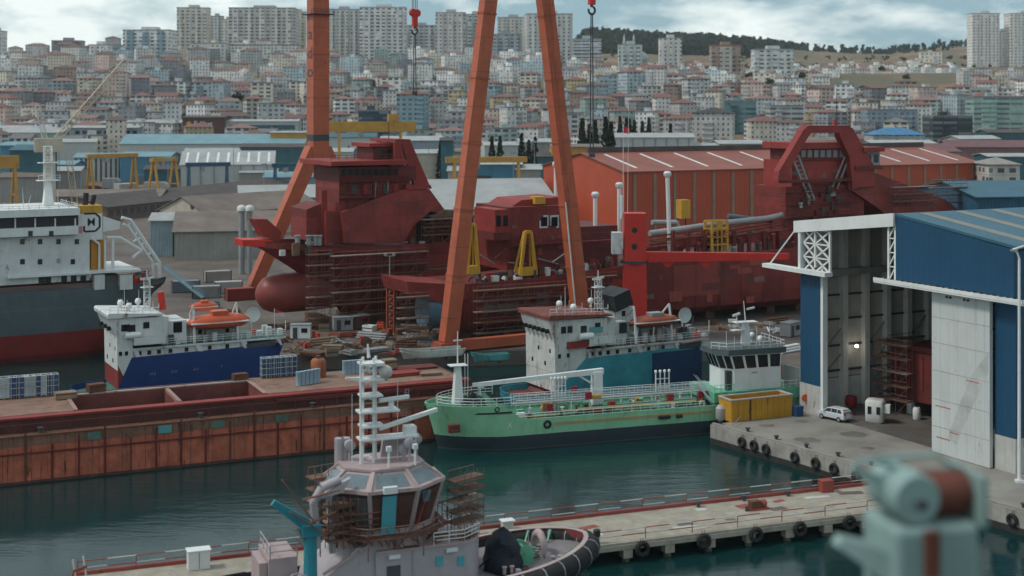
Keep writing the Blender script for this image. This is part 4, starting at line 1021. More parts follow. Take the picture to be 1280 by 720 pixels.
# white vent columns
for px, t, bt, y in ((744,245,291,-3),(774,233,291,2),(695,207,252,4),(837.5,219,307,-6)):
    p = S2.p(px, bt, y); ztop = S2.z(t, p[0], y)
    MB().tube((p[0],y,p[2]-3),(p[0]-(.0 if px != 837.5 else .6),y,ztop),.42,n=10).lathe([(.42,0),(.75,.4),(.75,.9),(.45,1.2)], (p[0]-(.0 if px != 837.5 else .6),y,ztop-.4), 10).build('vent_column', WCLEAN, s2, smooth=40)
# deck clutter: pipes, winches, boxes
def deckz(px, y): x = S2.x(px, y); return top2(x/130)-.9
cl_m = [GREYP, WHITE, MAROON3, RUSTY, DGREY, MAROON]
for k in range(85):
    px = rnd.uniform(590, 770); y = rnd.uniform(-9.3,-6.8); x = S2.x(px, y); z = deckz(px, y)+.02; w, d, h = rnd.uniform(.5,1.8), rnd.uniform(.5,1.3), rnd.uniform(.6,2.6); mt = rnd.choice(cl_m)
    t = rnd.random()
    if t < .35: MB().bx(x-w/2,x+w/2,y-d/2,y+d/2,z,z+h).build('deck_box', mt, s2)
    elif t < .6: MB().lathe([(d*.45,0),(d*.45,h*.8),(d*.2,h)], (x,y,z), 9).build('deck_valve', mt, s2, smooth=40)
    elif t < .8: MB().torus((x,y,z+.9),.8,.12,'y',12,5,0,pi).build('bent_pipe', mt, s2)
    else: MB().lathe([(.75,-.7),(.75,-.6),(.4,-.59),(.4,.59),(.75,.6),(.75,.7)], (x,y,z+.8), 12, 'x').bx(x-.8,x+.8,y-.5,y+.5,z,z+.3).build('winch', mt, s2)
for k in range(6):
    a = S2.p(600+k*18, 318+k%3*5, -7.2); b = S2.p(618+k*20, 330-k%2*22, -6.4); MB().tube(a, b, .12).build('deck_pipe', rnd.choice((GREYP,RUSTY,WHITE)), s2)
# cargo deck to the right: grey pipes, rails, stanchions
GPIPE = pm('grey pipe paint', (.33,.32,.33), .15, .45)
def pth(pts, y): return [S2.p(px, py, y) for px, py in pts]
MB().path(pth(((812,292),(848,287),(905,279),(960,273),(1000,264),(1030,258),(1062,254)),-5), .62, 10).build('cargo_pipe', GPIPE, s2, smooth=50)
MB().path(pth(((815,278),(845,278),(848,284)),-3), .5, 8).build('cargo_pipe', GPIPE, s2, smooth=50)
MB().path(pth(((910,270),(965,276)),-1), .5, 8).build('cargo_pipe', pm('blue grey pipe', (.13,.17,.22)), s2, smooth=50)
for k in range(3):
    MB().path(pth(((812,296+k*5),(905,285+k*4),(1000,270+k*4)),-7+k*.7), .16, 6).build('deck_pipe', MAROON3, s2)
bx_px(S2, 845, 1000, 292, 303, -7.6, -6).build('pipe_trunk', MAROON, s2)
for k in range(9):
    px = 842+k*19; p = S2.p(px, 296, -8.4); MB().bx(p[0]-.25,p[0]+.25,-8.6,-7.8,top2(p[0]/130)-.9,p[2]+1.2).build('stanchion', MAROON3, s2)
for k in range(36):
    px = rnd.uniform(812,992); y = rnd.uniform(-8.5,-4); x = S2.x(px,y); z = top2(x/130)-.88; h = rnd.uniform(1,3.5)
    MB().lathe([(.35,0),(.35,h),(.6,h+.1),(.6,h+.35),(.2,h+.6)], (x,y,z), 8).build('tank_vent', rnd.choice((MAROON3,GREYP,MAROON,DGREY)), s2)
MB().rail([S2.p(812,311,N2+.4),S2.p(905,298,N2+.4),S2.p(985,284,N2+.4)],1.1,.05,2).build('guard_rail', MAROON3, s2)
p0 = S2.p(890,316,-9); p1 = S2.p(909,316,-9); zt = S2.z(277,p0[0],-9)
q = MB()
for x in (p0[0],p1[0]):
    for y in (-9,-6.6): q.beam((x,y,p0[2]-2),(x,y,zt),.42)
for k in range(5):
    z = p0[2]+(zt-p0[2])*k/4
    for y in (-9,-6.6): q.beam((p0[0],y,z),(p1[0],y,z),.3)
    q.beam((p0[0],-9,z),(p0[0],-6.6,z),.3).beam((p1[0],-9,z),(p1[0],-6.6,z),.3)
x = (p0[0]+p1[0])/2; q.beam((x-.5,-9,p0[2]),(x-.5,-9,zt),.25).beam((x+.5,-9,p0[2]),(x+.5,-9,zt),.25)
q.build('yellow_access_tower', YEL, s2)
bx_px(S2, 852, 863, 250, 273, 0, 2).build('yellow_locker', YEL, s2); MB().tube(S2.p(857,273,1),S2.p(857,300,1),.15).build('locker_post', MAROON3, s2)
# vertical joint between hull blocks, and lighter plating patches
x = S2.x(905,N2); MB().bx(x-.9,x+.2,N2-.06,N2+.02,3.2,top2(x/130)).build('block_joint', MAROON3, s2)
x0,x1 = S2.x(842,N2),S2.x(903,N2); MB().bx(x0,x1,N2-.035,N2+.02,5.5,11.5).build('primer_patch', pm('pale primer', (.26,.05,.04), .2), s2)
PRIM = [pm('fresh primer patch', (.33,.07,.05), .2),pm('dull primer patch', (.15,.035,.033), .3),pm('grey primer patch', (.21,.13,.12), .3),pm('bright primer patch', (.36,.045,.03), .2)]
for k in range(34):
    x = rnd.uniform(4,66); z1 = rnd.uniform(4,top2(x/130)-1.5); w = rnd.uniform(.8,5); h = rnd.uniform(.4,2.2); MB().bx(x,x+w,N2-.03-.0006*k,N2+.02,z1-h,z1).build('primer_patch', PRIM[k%4], s2)
for k in range(26):
    px = rnd.choice((rnd.uniform(640,700),rnd.uniform(986,1066))); y = -6.03 if px < 800 else -5.43; x = S2.x(px,y); z = S2.z(rnd.uniform(262,325) if px < 800 else rnd.uniform(204,230), x, y); w = rnd.uniform(.5,2); h = rnd.uniform(.4,1.6)
    MB().bx(x,x+w,y-.02-.0006*k,y+.02,z-h,z).build('primer_patch', PRIM[k%4], s2)
for k in range(20):
    px = rnd.uniform(428,505); x = S1.x(px,-6.53); z = S1.z(rnd.uniform(266,300),x,-6.53); MB().bx(x,x+rnd.uniform(.5,2),-6.55-.0006*k,-6.48,z-rnd.uniform(.5,1.6),z).build('primer_patch', PRIM[k%4], s1)
for k in range(12): x = 3+k*5.4; MB().bx(x-.06,x+.06,N2-.05,N2+.02,2.6,top2(x/130)).build('weld_strake', PRIM[1], s2)
scaffold('short tube staging by the red jib crane on the long hull', wf(S2, S2.x(728,N2-2), N2-2, 0), S2.x(772,N2-2)-S2.x(728,N2-2), 10.5, 1.4, 4, 5, group='staging around the red hulls')
# bridge tower with arched mast
bx_px(S2, 982, 1080, 232, 312, -6, 4).build('house_tier', MAROON2, s2)
bx_px(S2, 990, 1068, 200, 231.7, -5.4, 4).build('house_tier', MAROON, s2)
bx_px(S2, 1000, 1064, 186, 199.7, -5.8, 4).build('bridge', MAROON3, s2)
windows(s2, [(S2.x(p,-5.8),-5.8,S2.z(192,S2.x(p,-5.8),-5.8)) for p in range(1004,1062,8)], 1.1, 1.5, mat=glass('pale glass', (.16,.17,.18), .3))
bx_px(S2, 996, 1066, 178, 185.7, -6.4, 5).build('bridge_roof', MAROON, s2)
bx_px(S2, 978, 1074, 224, 227.5, -7.2, -6.02).build('gallery', MAROON3, s2)
for y, t in ((-7.6,1.8),):
    side_poly(S2, [(972,226),(974,214),(1004,163),(1012,158),(1016,164),(1010,172),(986,214),(990,226)], y, y+t).build('arch_leg', MAROON, s2)
    side_poly(S2, [(1050,158),(1066,160),(1092,206),(1094,232),(1066,236),(1062,196),(1050,170)], y, y+t).build('arch_leg', MAROON, s2)
side_poly(S2, [(1004,163),(1010,157),(1062,157),(1066,163),(1060,166),(1012,166)], -7.62, -5.4).build('arch_beam', MAROON, s2)
MB().rail([S2.p(1006,157,-7),S2.p(1060,157,-7)],1,.05,1.5).build('arch_rail', MAROON3, s2)
MB().tube(S2.p(1044,157,0),S2.p(1044,150,0),.5).build('mast_foot', BRED, s2)
MB().tube(S2.p(1046,157,-1),S2.p(1046,110,-1),.12,.05).build('aerial', DGREY, s2)
q = MB()
for a,b in (((988,192),(1012,250)),((996,190),(1018,250))): q.beam(S2.p(*a,-6.6),S2.p(*b,-6.6),.35)
for k in range(12): t=k/11; q.beam(S2.p(988+24*t,192+58*t,-6.6),S2.p(996+22*t,190+60*t,-6.6),.15)
q.build('outside_stair', GREYP, s2)
q = MB().beam(S2.p(1056,196,-6.3),S2.p(1040,234,-6.3),.3).beam(S2.p(1060,200,-6.3),S2.p(1046,236,-6.3),.3); q.build('outside_stair', GREYP, s2)
side_poly(S2, [(1066,236),(1066,206),(1094,214),(1140,232),(1186,250),(1200,262),(1200,300),(1130,300),(1118,276),(1098,258)], -8.2, 8.2, 1.8).build('whaleback', MAROON2, s2)
bx_px(S2, 1070, 1104, 207, 212, -8, -2).build('wing_deck', MAROON3, s2)
bx_px(S2, 1072, 1100, 190, 206.7, -6.5, -3).build('wing_cab', GREYP, s2)
windows(s2, [(S2.x(p,-6.5),-6.5,S2.z(198,S2.x(p,-6.5),-6.5)) for p in (1077,1086,1095)], 1.2, 1.7)
bx_px(S2, 1080, 1106, 184, 189.7, -8, -1).build('wing_roof', MAROON, s2)
q = S2.p(1125, 262, -9.4)
scaffold('staging with guard rails at the far end of the long red ship', wf(S2, S2.x(1118,-9.5), -9.5, S2.z(262,S2.x(1118,-9.5),-9.5)), 12, 4.5, 1.2, 5, 3, group='staging around the red hulls')
scaffold('staging on the rounded stern top of the long red ship', wf(S2, S2.x(1166,-7), -7, S2.z(264,S2.x(1166,-7),-7)), 10, 6.5, 1.2, 5, 4, group='staging around the red hulls')
scaffold('tube staging under the forward side of the long red hull', wf(S2, S2.x(596,N2-2), N2-2, 0), S2.x(722,N2-2)-S2.x(596,N2-2), 9.4, 1.4, 10, 5, group='staging around the red hulls')
scaffold('tube staging at the open forward end of long red hull', wf(S2, S2.x(500,N2-1.2), N2-1.2, 0), 5.5, 9.0, 1.4, 3, 5, group='staging around the red hulls')
for k in range(18):
    px = rnd.uniform(985,1072); py = rnd.uniform(236,296); p = S2.p(px,py,-6.1); w = rnd.uniform(.5,1.6); h = rnd.uniform(.5,2)
    MB().bx(p[0]-w/2,p[0]+w/2,-6.5,-6.01,p[2],p[2]+h).build('wall_box', rnd.choice((GREYP,MAROON3,MAROON3,DGREY,WHITE)), s2)
for k in range(4): MB().rail([S2.p(978,240+k*15,-6.9),S2.p(1074,240+k*15,-6.9)],1.0,.05,1.5).bx(S2.x(978,-6.9),S2.x(1074,-6.9),-6.95,-6.01,S2.z(240+k*15,S2.x(1020,-6.9),-6.9)-.12,S2.z(240+k*15,S2.x(1020,-6.9),-6.9)).build('gallery', MAROON3, s2)
MB().path([S2.p(880,300,-7.7),S2.p(930,293,-7.7),S2.p(985,287,-7.7)],.22,6).path([S2.p(815,302,-8.4),S2.p(850,298,-8.4),S2.p(905,291,-8.4)],.18,6).build('deck_pipe', RUSTY, s2)
for k in range(16):
    x = 6+k*7.5; MB().bx(x-1,x+1,-5,5,0,1.79).build('keel_block', WOOD, s2)
# ---- big white and grey ship at the left
WS = Fr(-144,219.7,0,30)
HG = pm('grey green hull', (.085,.115,.125), .2, .5, streak=.25, rust=.05, bands=[(-9,(.10,.014,.013)),(1.0,(.20,.022,.018)),(4.8,(.085,.115,.125)),(9.0,(.12,.15,.16)),(9.12,(.085,.115,.125))])
ws = thing('cargo_ship', 'large grey-hulled ship with tall white accommodation and yellow-topped funnel at left', 'ship', WS)
Lw = WS.x(208, -6); zt = WS.z(360, WS.x(110,-8), -8)
hull(ws, Lw, 16, lambda t: zt+.9*max(0,(t-.93)/.07)+3*max(0,(1-t/.25)), -2.5, 5, 12, HG, pm('deck red', (.16,.05,.04)), te=.3, ts=.80, ws=.72, bulw=1.0, n=44)
zd = zt-1
bx_px(WS, -80, 112, 297, 356, -7, 7).build('house_block', WHITE, ws)
bx_px(WS, -80, 98, 286, 296.7, -8.3, 8.3).build('bridge_wing', WCLEAN, ws)
bx_px(WS, -80, 96, 272.5, 285.7, -7.3, 7.3).build('bridge', BLACKP, ws)
bx_px(WS, -80, 100, 263, 272.2, -8.2, 8.2).build('bridge_roof', WCLEAN, ws)
for px in range(-6, 97, 25): x = WS.x(px,-7.3); MB().bx(x-.12,x+.12,-7.36,-7.3,WS.z(285.5,x,-7.3),WS.z(272.8,x,-7.3)).build('window_mullion', WCLEAN, ws)
x0, x1 = WS.x(-40,-8), WS.x(98,-8); zr = WS.z(263, x1, -8)
MB().rail([(x0,-8,zr),(x1,-8,zr),(x1,6,zr)],1.1,.045,1.6,3).build('roof_rail', WHITE, ws)
for py,pxs in ((302,(28,50,73,96)),(327,(28,50,91)),(291,(38,64))):
    windows(ws, [(WS.x(p,-7 if py > 296 else -8.3), -7 if py > 296 else -8.3, WS.z(py, WS.x(p,-7), -7)) for p in pxs], .75, .9)
x = WS.x(73,-7); z = WS.z(326,x,-7); windows(ws, [(x,-7,z)], .6, .8, mat=GREYP); 
bx_px(WS, 10, 176, 341, 343.5, -8, 7.5).build('boat_deck', WCLEAN, ws)
for a,b in ((118,131),(150,166)): bx_px(WS, a, b, 343.6, 362, -7.9, -6.5).build('deck_pillar', WHITE, ws)
bx_px(WS, 131.5, 149.5, 344, 358, -5, 6).build('house_block', GREYP, ws)
windows(ws, [(WS.x(p,-7),-7,WS.z(349,WS.x(p,-7),-7)) for p in (52,60,80,92,104)], 1.0, 1.3)
# funnel with its mark
fn = bx_px(WS, 98, 128, 267.2, 300, -5, 0).build('funnel', WCLEAN, ws)
bx_px(WS, 98, 128, 257, 267, -5.02, .02).build('funnel_band', YEL, ws)
bx_px(WS, 114, 130, 300, 339, -4.6, -1).build('funnel_casing', pm('amber paint', (.50,.22,.03), .15), ws)
side_poly(WS, [(128.5,270),(150,277),(150,286),(128.5,290)], -4.6, -.5).build('exhaust_wing', WCLEAN, ws)
q = WS.p(114, 278, -5.0)
text('M', 2.0, BLACKP, fn, 'lettering', (q[0],-5.03,q[2]), (R(90),0,0), .01)
q2 = MB(); pts = [(-1.25,1.6),(.7,1.6),(1.5,.9),(1.5,-.9),(.7,-1.6),(-1.25,-1.6),(-1.25,-.6)]
for (a,b),(c,d_) in zip(pts, pts[1:]): q2.beam((q[0]+a,-5.03,q[2]+b),(q[0]+c,-5.03,q[2]+d_),.34,.04,up=(0,1,0))
q2.build('funnel_emblem', BLACKP, fn)
MB().bx(q[0]-2.6,q[0]-1.5,-5.02,-5.005,q[2]-2.2,q[2]-.6).build('faded_red_mark', pm('faded red mark', (.50,.24,.24), .3), fn)
MB().tube((q[0]-.5,-2.5,q[2]+3),(q[0]-.3,-2.5,q[2]+5.2),.5,n=8).tube((q[0]+.8,-2.5,q[2]+3),(q[0]+1.2,-2.5,q[2]+4.8),.4,n=8).build('exhaust_pipe', BLACKP, ws)
# mast
m0 = WS.p(60,263,0); mt = WS.z(183,m0[0],0); mz = WS.z(226,m0[0],0)
MB().taper(m0,(m0[0],0,mz),2.0,2.0,.9,.9).build('mast', WCLEAN, ws)
MB().truss((m0[0],0,mz),(m0[0],0,mt),1.3,.08,seg=5).bx(m0[0]-1.9,m0[0]+1.9,-1.2,1.2,mz,mz+.15).bx(m0[0]-1.7,m0[0]+1.7,-1,1,mz+3.2,mz+3.35).rail([(m0[0]-1.9,-1.2,mz+.15),(m0[0]+1.9,-1.2,mz+.15)],.9,.04,.9).build('mast_top', WCLEAN, ws)
rr2 = random.Random(9)
for k in range(9):
    px = -5+k*11; p = WS.p(px,263,-4); h = rr2.uniform(1,4.5); MB().tube((p[0],rr2.uniform(-6,3),zr),(p[0],-4,zr+h),.07,.03,n=5).build('aerial', WHITE, ws)
# free-fall boat davit at the stern
q = MB()
for y in (-4.2,-1.2):
    q.path([WS.p(152,272,y),WS.p(163,275,y),WS.p(199,328,y),WS.p(200,354,y)], .36, 6).path([WS.p(154,280,y),WS.p(161,283,y),WS.p(191,328,y),WS.p(192,354,y)], .24, 6).path([WS.p(133,297,y),WS.p(150,297,y),WS.p(177,313,y),WS.p(166,322,y)], .32, 6)
for a,b in (((163,276),(161,283)),((172,289),(169,295)),((181,302),(177,307)),((190,315),(185,319)),((199,330),(191,330))): q.beam(WS.p(*a,-4.2),WS.p(*b,-4.2),.22)
for a in ((163,276),(176,293),(188,312),(199,330),(177,313)): q.beam(WS.p(*a,-4.2),WS.p(*a,-1.2),.25)
q.path([WS.p(166,302,-4.2),WS.p(179,296,-4.2)],.2).path([WS.p(141,297,-4.2),WS.p(141,338,-4.2)],.28).path([WS.p(113,297,-4.9),WS.p(124,305,-4.9),WS.p(124,338,-4.9)],.22).path([WS.p(131,300,-4.9),WS.p(131,338,-4.9)],.2)
q.build('davit_frame', WCLEAN, ws)
for k in range(10):
    px = 165+k*4; p = WS.p(px, 354, -5.5+rr2.random()*4); MB().bx(p[0]-.5,p[0]+.5,p[1]-.5,p[1]+.5,zd,zd+rr2.uniform(1,2.6)).build('deck_gear', rr2.choice((BRED,GREYP,DGREY,MAROON)), ws)
MB().rail([WS.p(166,341,-7.9),WS.p(176,341,-7.9)],1,.05,1).build('guard_rail', WHITE, ws)

# ---- two sister work boats: low deck at left, wheelhouse, boat deck with a lifeboat
def workboat(label, fr, M, hullm, upper, roofm, deckm, funnelm, sister):
    o = thing('work_boat', label, 'work boat', fr, 'work boats lying behind the barge')
    N = -4.5
    zz = lambda z: z if z < 9.3 else 9.3+(z-9.3)*.86
    def P(px, z, y=N): return (fr.x(lerp_tab(M, px), y), y, zz(z))
    X = lambda px, y=N: fr.x(lerp_tab(M, px), y)
    L = X(358); k0, k1 = X(128), X(163)
    top = lambda t: lerp_tab([(0,2.6),(k0,2.6),(k1,7.3),(L,7.6)], t*L)
    hull(o, L, 9, top, -1.5, .6, 2.5, hullm, deckm, te=.10, ts=.86, ws=.7, bulw=.9, n=40, extra=(k0/L,k1/L,.5*(k0+k1)/L))
    def poly(pts, y0, y1):
        q = [(X(px,-4.45), zz(z)) for px, z in pts]; return MB().ext(q, y0, y1, 'y')
    poly([(111,14.0),(116,12.8),(125,10.6),(126,5.5),(150,3.0),(163,7.0),(163,9.2),(207,9.2),(211,13.6)], -4.45, 4.45).build('forward_house', upper, o)
    poly([(150,3.6),(163,7.0),(163,9.0),(150,9.0)], -4.3, 4.3).build('house_foot', upper, o)
    MB().bx(X(163),X(306),-4.15,4.15,6.4,8.35).build('main_house', upper, o)
    MB().bx(X(163),X(357),-4.55,4.55,8.36,8.62).build('boat_deck', upper, o)
    MB().bx(X(165),X(356),-4.4,4.4,8.625,8.66).build('deck_cover', deckm, o)
    for px in (165,246,303): poly([(px-2,8.35),(px+5,8.35),(px+8,7.3),(px+2,7.3)], -4.5, -4.2).build('deck_bracket', upper, o)
    poly([(345,8.35),(350,8.35),(353,7.3),(351,7.3)], -4.5, -4.2).build('deck_bracket', upper, o)
    poly([(109,14.01),(108,14.6),(111,14.9),(202,14.3),(202,14.01)], -4.9, 4.9).build('bridge_roof', roofm, o)
    MB().rail([P(113,14.85,-4.7),P(198,14.3,-4.7),P(198,14.3,4.5)],.9,.04,1.2).build('roof_rail', WHITE, o)
    windows(o, [P(px,12.2,-4.45) for px in ((142,150) if not sister else (140,151))], .8, 1.0)
    windows(o, [P(161,11.7,-4.45)], 1.0, 1.6, name='door')
    xf = X(119,-4.45); windows(o, [(xf,y,zz(12.0)) for y in ((-3.3,-2,-.7,.7,2,3.3) if sister else (-2.6,0,2.6))], .55, .6, '-x', name='front_window', t=.5)
    xf = X(126.5,-4.45); windows(o, [(xf,y,8.6) for y in (-3,.5)]+[(xf,y,6.6) for y in (-1.5,2.4)], .45, .6, '-x', name='front_window')
    windows(o, [P(181,12.4,-4.45)], .9, .95)
    windows(o, [P(px,8.0,-4.45) for px in (133,148)], .45, .6)
    windows(o, [P(px,7.8,-4.15) for px in (172,185,198,213,233,262,284)], .55, .6)
    MB().bx(X(163,-4.46),X(206,-4.46),-5.4,-4.46,9.2,9.4).build('side_deck', upper, o)
    MB().bx(X(163),X(206),-5.4,-5.32,9.41,10.3).build('side_bulwark', upper, o)
    MB().lathe([(.1,-1.2),(.5,-1.1),(.55,0),(.5,1.1),(.1,1.2)], P(163,10.9,-5.0), 10, 'x').build('liferaft', WCLEAN, o, smooth=50)
    MB().bx(X(205),X(236),-3.2,3.2,8.67,12.1).build('casing', upper, o)
    windows(o, [P(222,11.4,-3.2)], 1.3, 1.6)
    mx = X(182,0)
    MB().truss((mx,0,13.6),(mx,0,18.2),.8,.06,seg=5).bx(mx-.9,mx+.9,-.6,.6,17.0,17.1).tube((mx,0,18.2),(mx,0,19.6),.08).beam((mx-1.0,0,18.3),(mx+1.0,0,18.5),.22,.3).build('mast', WHITE, o)
    for px,h in ((128,1.6),(136,2.2),(143,4),(150,2),(160,1.2),(171,3.5),(190,1.5)):
        q = P(px,14.4,rr2.uniform(-3,3)); MB().tube(q,(q[0],q[1],q[2]+h),.06,.03,n=5).build('aerial', WHITE, o)
    for px,y in ((133,1.5),(154,-2.5),(170,2)):
        q = P(px,14.5,y); MB().lathe([(.2,0),(.2,.5),(.45,.7),(.5,1.0),(.35,1.35),(.05,1.45)], q, 10).build('radome', WCLEAN, o, smooth=50)
    fx = X(203 if not sister else 214, 0)
    if sister:
        MB().bx(fx-1.6,fx+1.9,-1.6,1.6,8.7,13.9).build('funnel', upper, o); MB().taper((fx-.2,0,13.91),(fx-1.0,0,16.3),4.8,3.2,5.4,3.0).build('funnel_top', BLACKP, o)
        MB().lathe([(.35,-1.7),(.35,-1.62)], (fx-.4,0,15.2), 8, 'y').build('funnel_disc', WHITE, o); windows(o, [(fx,-1.6,13.0)], .6, .8)
    else: MB().tube((fx,0,13.5),(fx-.3,0,16.2),.55,.5,10).build('funnel', BRED, o)
    # davits and deck gear
    for px in (243,297):
        x = X(px,-4); q = MB()
        for y in (-4.1,-1.8): q.beam((x,y,8.67),(x,y*.9,12.7),.3).beam((x,y*.9,12.7),(x,-3.4,14.2),.25)
        q.beam((x,-4.1,10.2),(x,-1.8,10.2),.3); q.build('davit', WHITE, o)
    MB().bx(X(262),X(285),-2.6,2.6,8.67,10.6).build('engine_casing', GREYP, o)
    MB().bx(X(238),X(303),-1.4,3.4,8.67,11.0).build('boat_house', upper, o); MB().bx(X(236),X(306),-1.8,3.8,11.005,11.2).build('boat_house_roof', roofm, o)
    windows(o, [P(px,9.9,-1.4) for px in (250,262,284,296)], .6, .7)
    for px in (214,222,230,256,268,292,310,350): q = P(px,8.67,-3.9+rr2.random()); MB().bx(q[0]-.35,q[0]+.35,q[1]-.3,q[1]+.3,8.67,8.67+rr2.uniform(.5,1.5)).build('deck_locker', rr2.choice((WHITE,GREYP,upper,DGREY)), o)
    MB().rail([P(209,8.66,-4.4),P(357,8.66,-4.4),P(357,8.66,4.2)],1.05,.04,1.4,3).build('guard_rail', WHITE, o)
    sx = X(314,-2.5)
    MB().tube((sx,-2.5,8.67),(sx,-2.5,11.2),.12).build('dish_post', WHITE, o)
    MB().lathe([(.15,.1),(.7,.05),(1.2,-.2),(1.22,-.26),(.7,0),(.1,.04)], (sx+.1,-2.8,12.2), 16, 'y').build('satellite_dish', WHITE, o, smooth=50)
    for px in (318,324,331,336,340):
        q = P(px,8.67,rr2.uniform(-3.5,0)); MB().bx(q[0]-.4,q[0]+.4,q[1]-.4,q[1]+.4,8.67,8.67+rr2.uniform(.6,1.7)).build('deck_locker', rr2.choice((WHITE,GREYP,BRED)), o)
    poly([(307,7.9),(344,8.2),(344,7.3),(309,7.3)], -4.52, -4.0).build('recess_shade', DGREY, o)  # dark grey block stands in for the shade of the recess under the deck
    poly([(126.5,6.4),(150,3.4),(150,2.75),(126.5,2.75)], -4.48, 4.48).build('red_foot', MAROON2 if not sister else upper, o)
    return o, P, X
HB = pm('royal blue hull', (.012,.045,.17), .18, .45, streak=.15, rust=.04, bands=[(-9,(.16,.03,.025)),(.6,(.012,.045,.17))])
HT = pm('teal and blue hull', (.045,.27,.33), .3, .5, streak=.3, rust=.14)
LM = [(90,90),(106,132),(126,147),(152,160),(163,166),(207,207),(400,400)]; RM = [(90,650),(106,684),(126,694),(152,713),(163,733),(237,790),(310,850),(358,887)]
OSVL, OSVR = Fr(-65.2,209.5,0,28), Fr(-.7,207.3,0,28)
GDECK = pm('green deck paint', (.06,.16,.13), .3)
wb, P, X = workboat('blue-hulled white work boat beside the rusty barge, flag at its stern', OSVL, LM, HB, WHITE, WHITE, GDECK, BRED, False)
for t, px, py in (('N E',190,470),('E N',218,469),('A P',245,466),('T',277,464)):
    text(t, .55, pm('faded white letters', (.25,.29,.36), .2), wb, 'lettering', (X(px),-4.56,4.6+.2*(px-190)/90), (R(90),0,R(0)), .01)
q = P(343,8.7,-3.5); MB().tube(q,(q[0],q[1],q[2]+4.2),.05).build('flagstaff', WHITE, wb)
FLAG = pm('flag cloth', (.5,.05,.05), .1, .8, streak=0, bands=[(-99,(.5,.5,.48)),(12.2,(.45,.03,.04))])
MB().add([(q[0]+.05,-3.5,12.9),(q[0]+.8,-3.35,12.6),(q[0]+1.6,-3.55,12.1),(q[0]+1.6,-3.55,11.5),(q[0]+.8,-3.35,11.7),(q[0]+.05,-3.5,11.8)],[(0,1,4,5),(1,2,3,4)]).build('flag', FLAG, wb)
w = OSVL.w(OSVL.x(273,-3.2),-3.2,10.2); lifeboat('orange lifeboat hung on the blue-hulled work boat', Fr(w[0],w[1],w[2],28), 9.8, LBOAT, 'orange lifeboats').scale = (1,1,.78)
w = OSVL.w(OSVL.x(257,1.6),2.6,12.3); lifeboat('small orange rescue boat behind the lifeboat of blue-hulled boat', Fr(w[0],w[1],w[2],28), 4.6, LBOAT, 'orange lifeboats')
wt, P3, X3 = workboat('teal and blue work boat with black funnel top and red roof', OSVR, RM, HT, pm('stained white', (.55,.56,.54), .22, .6, rust=.30, streak=.45), pm('worn red roof', (.20,.06,.05), .45, .75, rust=.35, scale=.9), pm('red deck', (.15,.05,.04)), BLACKP, True)
x = X3(268); MB().bx(x,X3(345),-4.62,-4.4,2.2,7.1).build('blue_plating', pm('navy hull paint', (.012,.045,.11), .25, rust=.08), wt)
w = OSVR.w(OSVR.x(818,-3.2),-3.2,10.7); lifeboat('faded orange lifeboat hung on the teal and blue work boat', Fr(w[0],w[1],w[2],28), 8.8, pm('faded lifeboat orange', (.34,.085,.045), .3, .6, rust=.25), 'orange lifeboats', GREYP).scale = (1,1,.68)
MB().bx(X3(172,-5),X3(203,-5),-5.5,-5.41,9.45,10.6).build('side_screen', WHITE, wt)
MB().bx(X3(146,-4.5),X3(170,-4.5),-5.0,-4.46,9.0,10.0).build('red_patch', MAROON, wt)
MB().bx(X3(168,-4.5),X3(190,-4.5),-4.56,-4.46,11.0,11.8).build('teal_panel', TEAL, wt)

for k in range(22):
    px = rr2.uniform(742,880); q = P3(lerp_tab([(630,90),(650,110),(657,126),(703,152),(733,163),(790,237),(850,310),(887,358)],px),8.67,rr2.uniform(-4.1,-1)); h = rr2.uniform(.5,2.2)
    if k%3: MB().bx(q[0]-.4,q[0]+.4,q[1]-.3,q[1]+.3,8.67,8.67+h).build('deck_gear', rr2.choice((DGREY,RUSTY,WHITE,MAROON,GREYP)), wt)
    else: MB().tube(q,(q[0]+.3,q[1],8.67+h*1.8),.1).build('deck_post', rr2.choice((DGREY,WHITE,RUSTY)), wt)
# ------------------------------------------------------------------ rusty barge
BG = Fr(-60,165.5,0,24.3)
HBG = pm('rusty barge side', (.28,.085,.052), .45, .75, streak=.5, rust=.2, scale=.55, drip=.9, seam=(2.75,0), bands=[(-9,(.10,.045,.035)),(.35,(.46,.125,.072)),(3.55,(.30,.085,.055)),(3.7,(.44,.112,.066)),(4.4,(.21,.10,.066))])
bg_ = thing('barge', 'long rusty hopper barge with open holds lying across the basin', 'barge', BG)
BL, BR_, W_ = -24, 60.5, 15
ZH, ZD = 5.6, 7.5
def bx_(x0,x1,y0,y1,z0,z1,nm,m): return MB().bx(x0,x1,y0,y1,z0,z1).build(nm, m, bg_)
bx_(BL,BR_,0,W_,-1.5,ZH,'hull',HBG)
DECKM = pm('barge deck', (.24,.145,.11), .35, .85, scale=.5, rust=.2, streak=0)
COAM = pm('barge coaming', (.085,.030,.026), .35, .7, rust=.2, streak=.4, seam=(2.75,0))
h0, h1, hm = BG.x(97,3), BG.x(333,3), BG.x(226,3)
y0, y1 = 2.2, 14.6
ya, yb = 3.4, 12.4     # hold opening
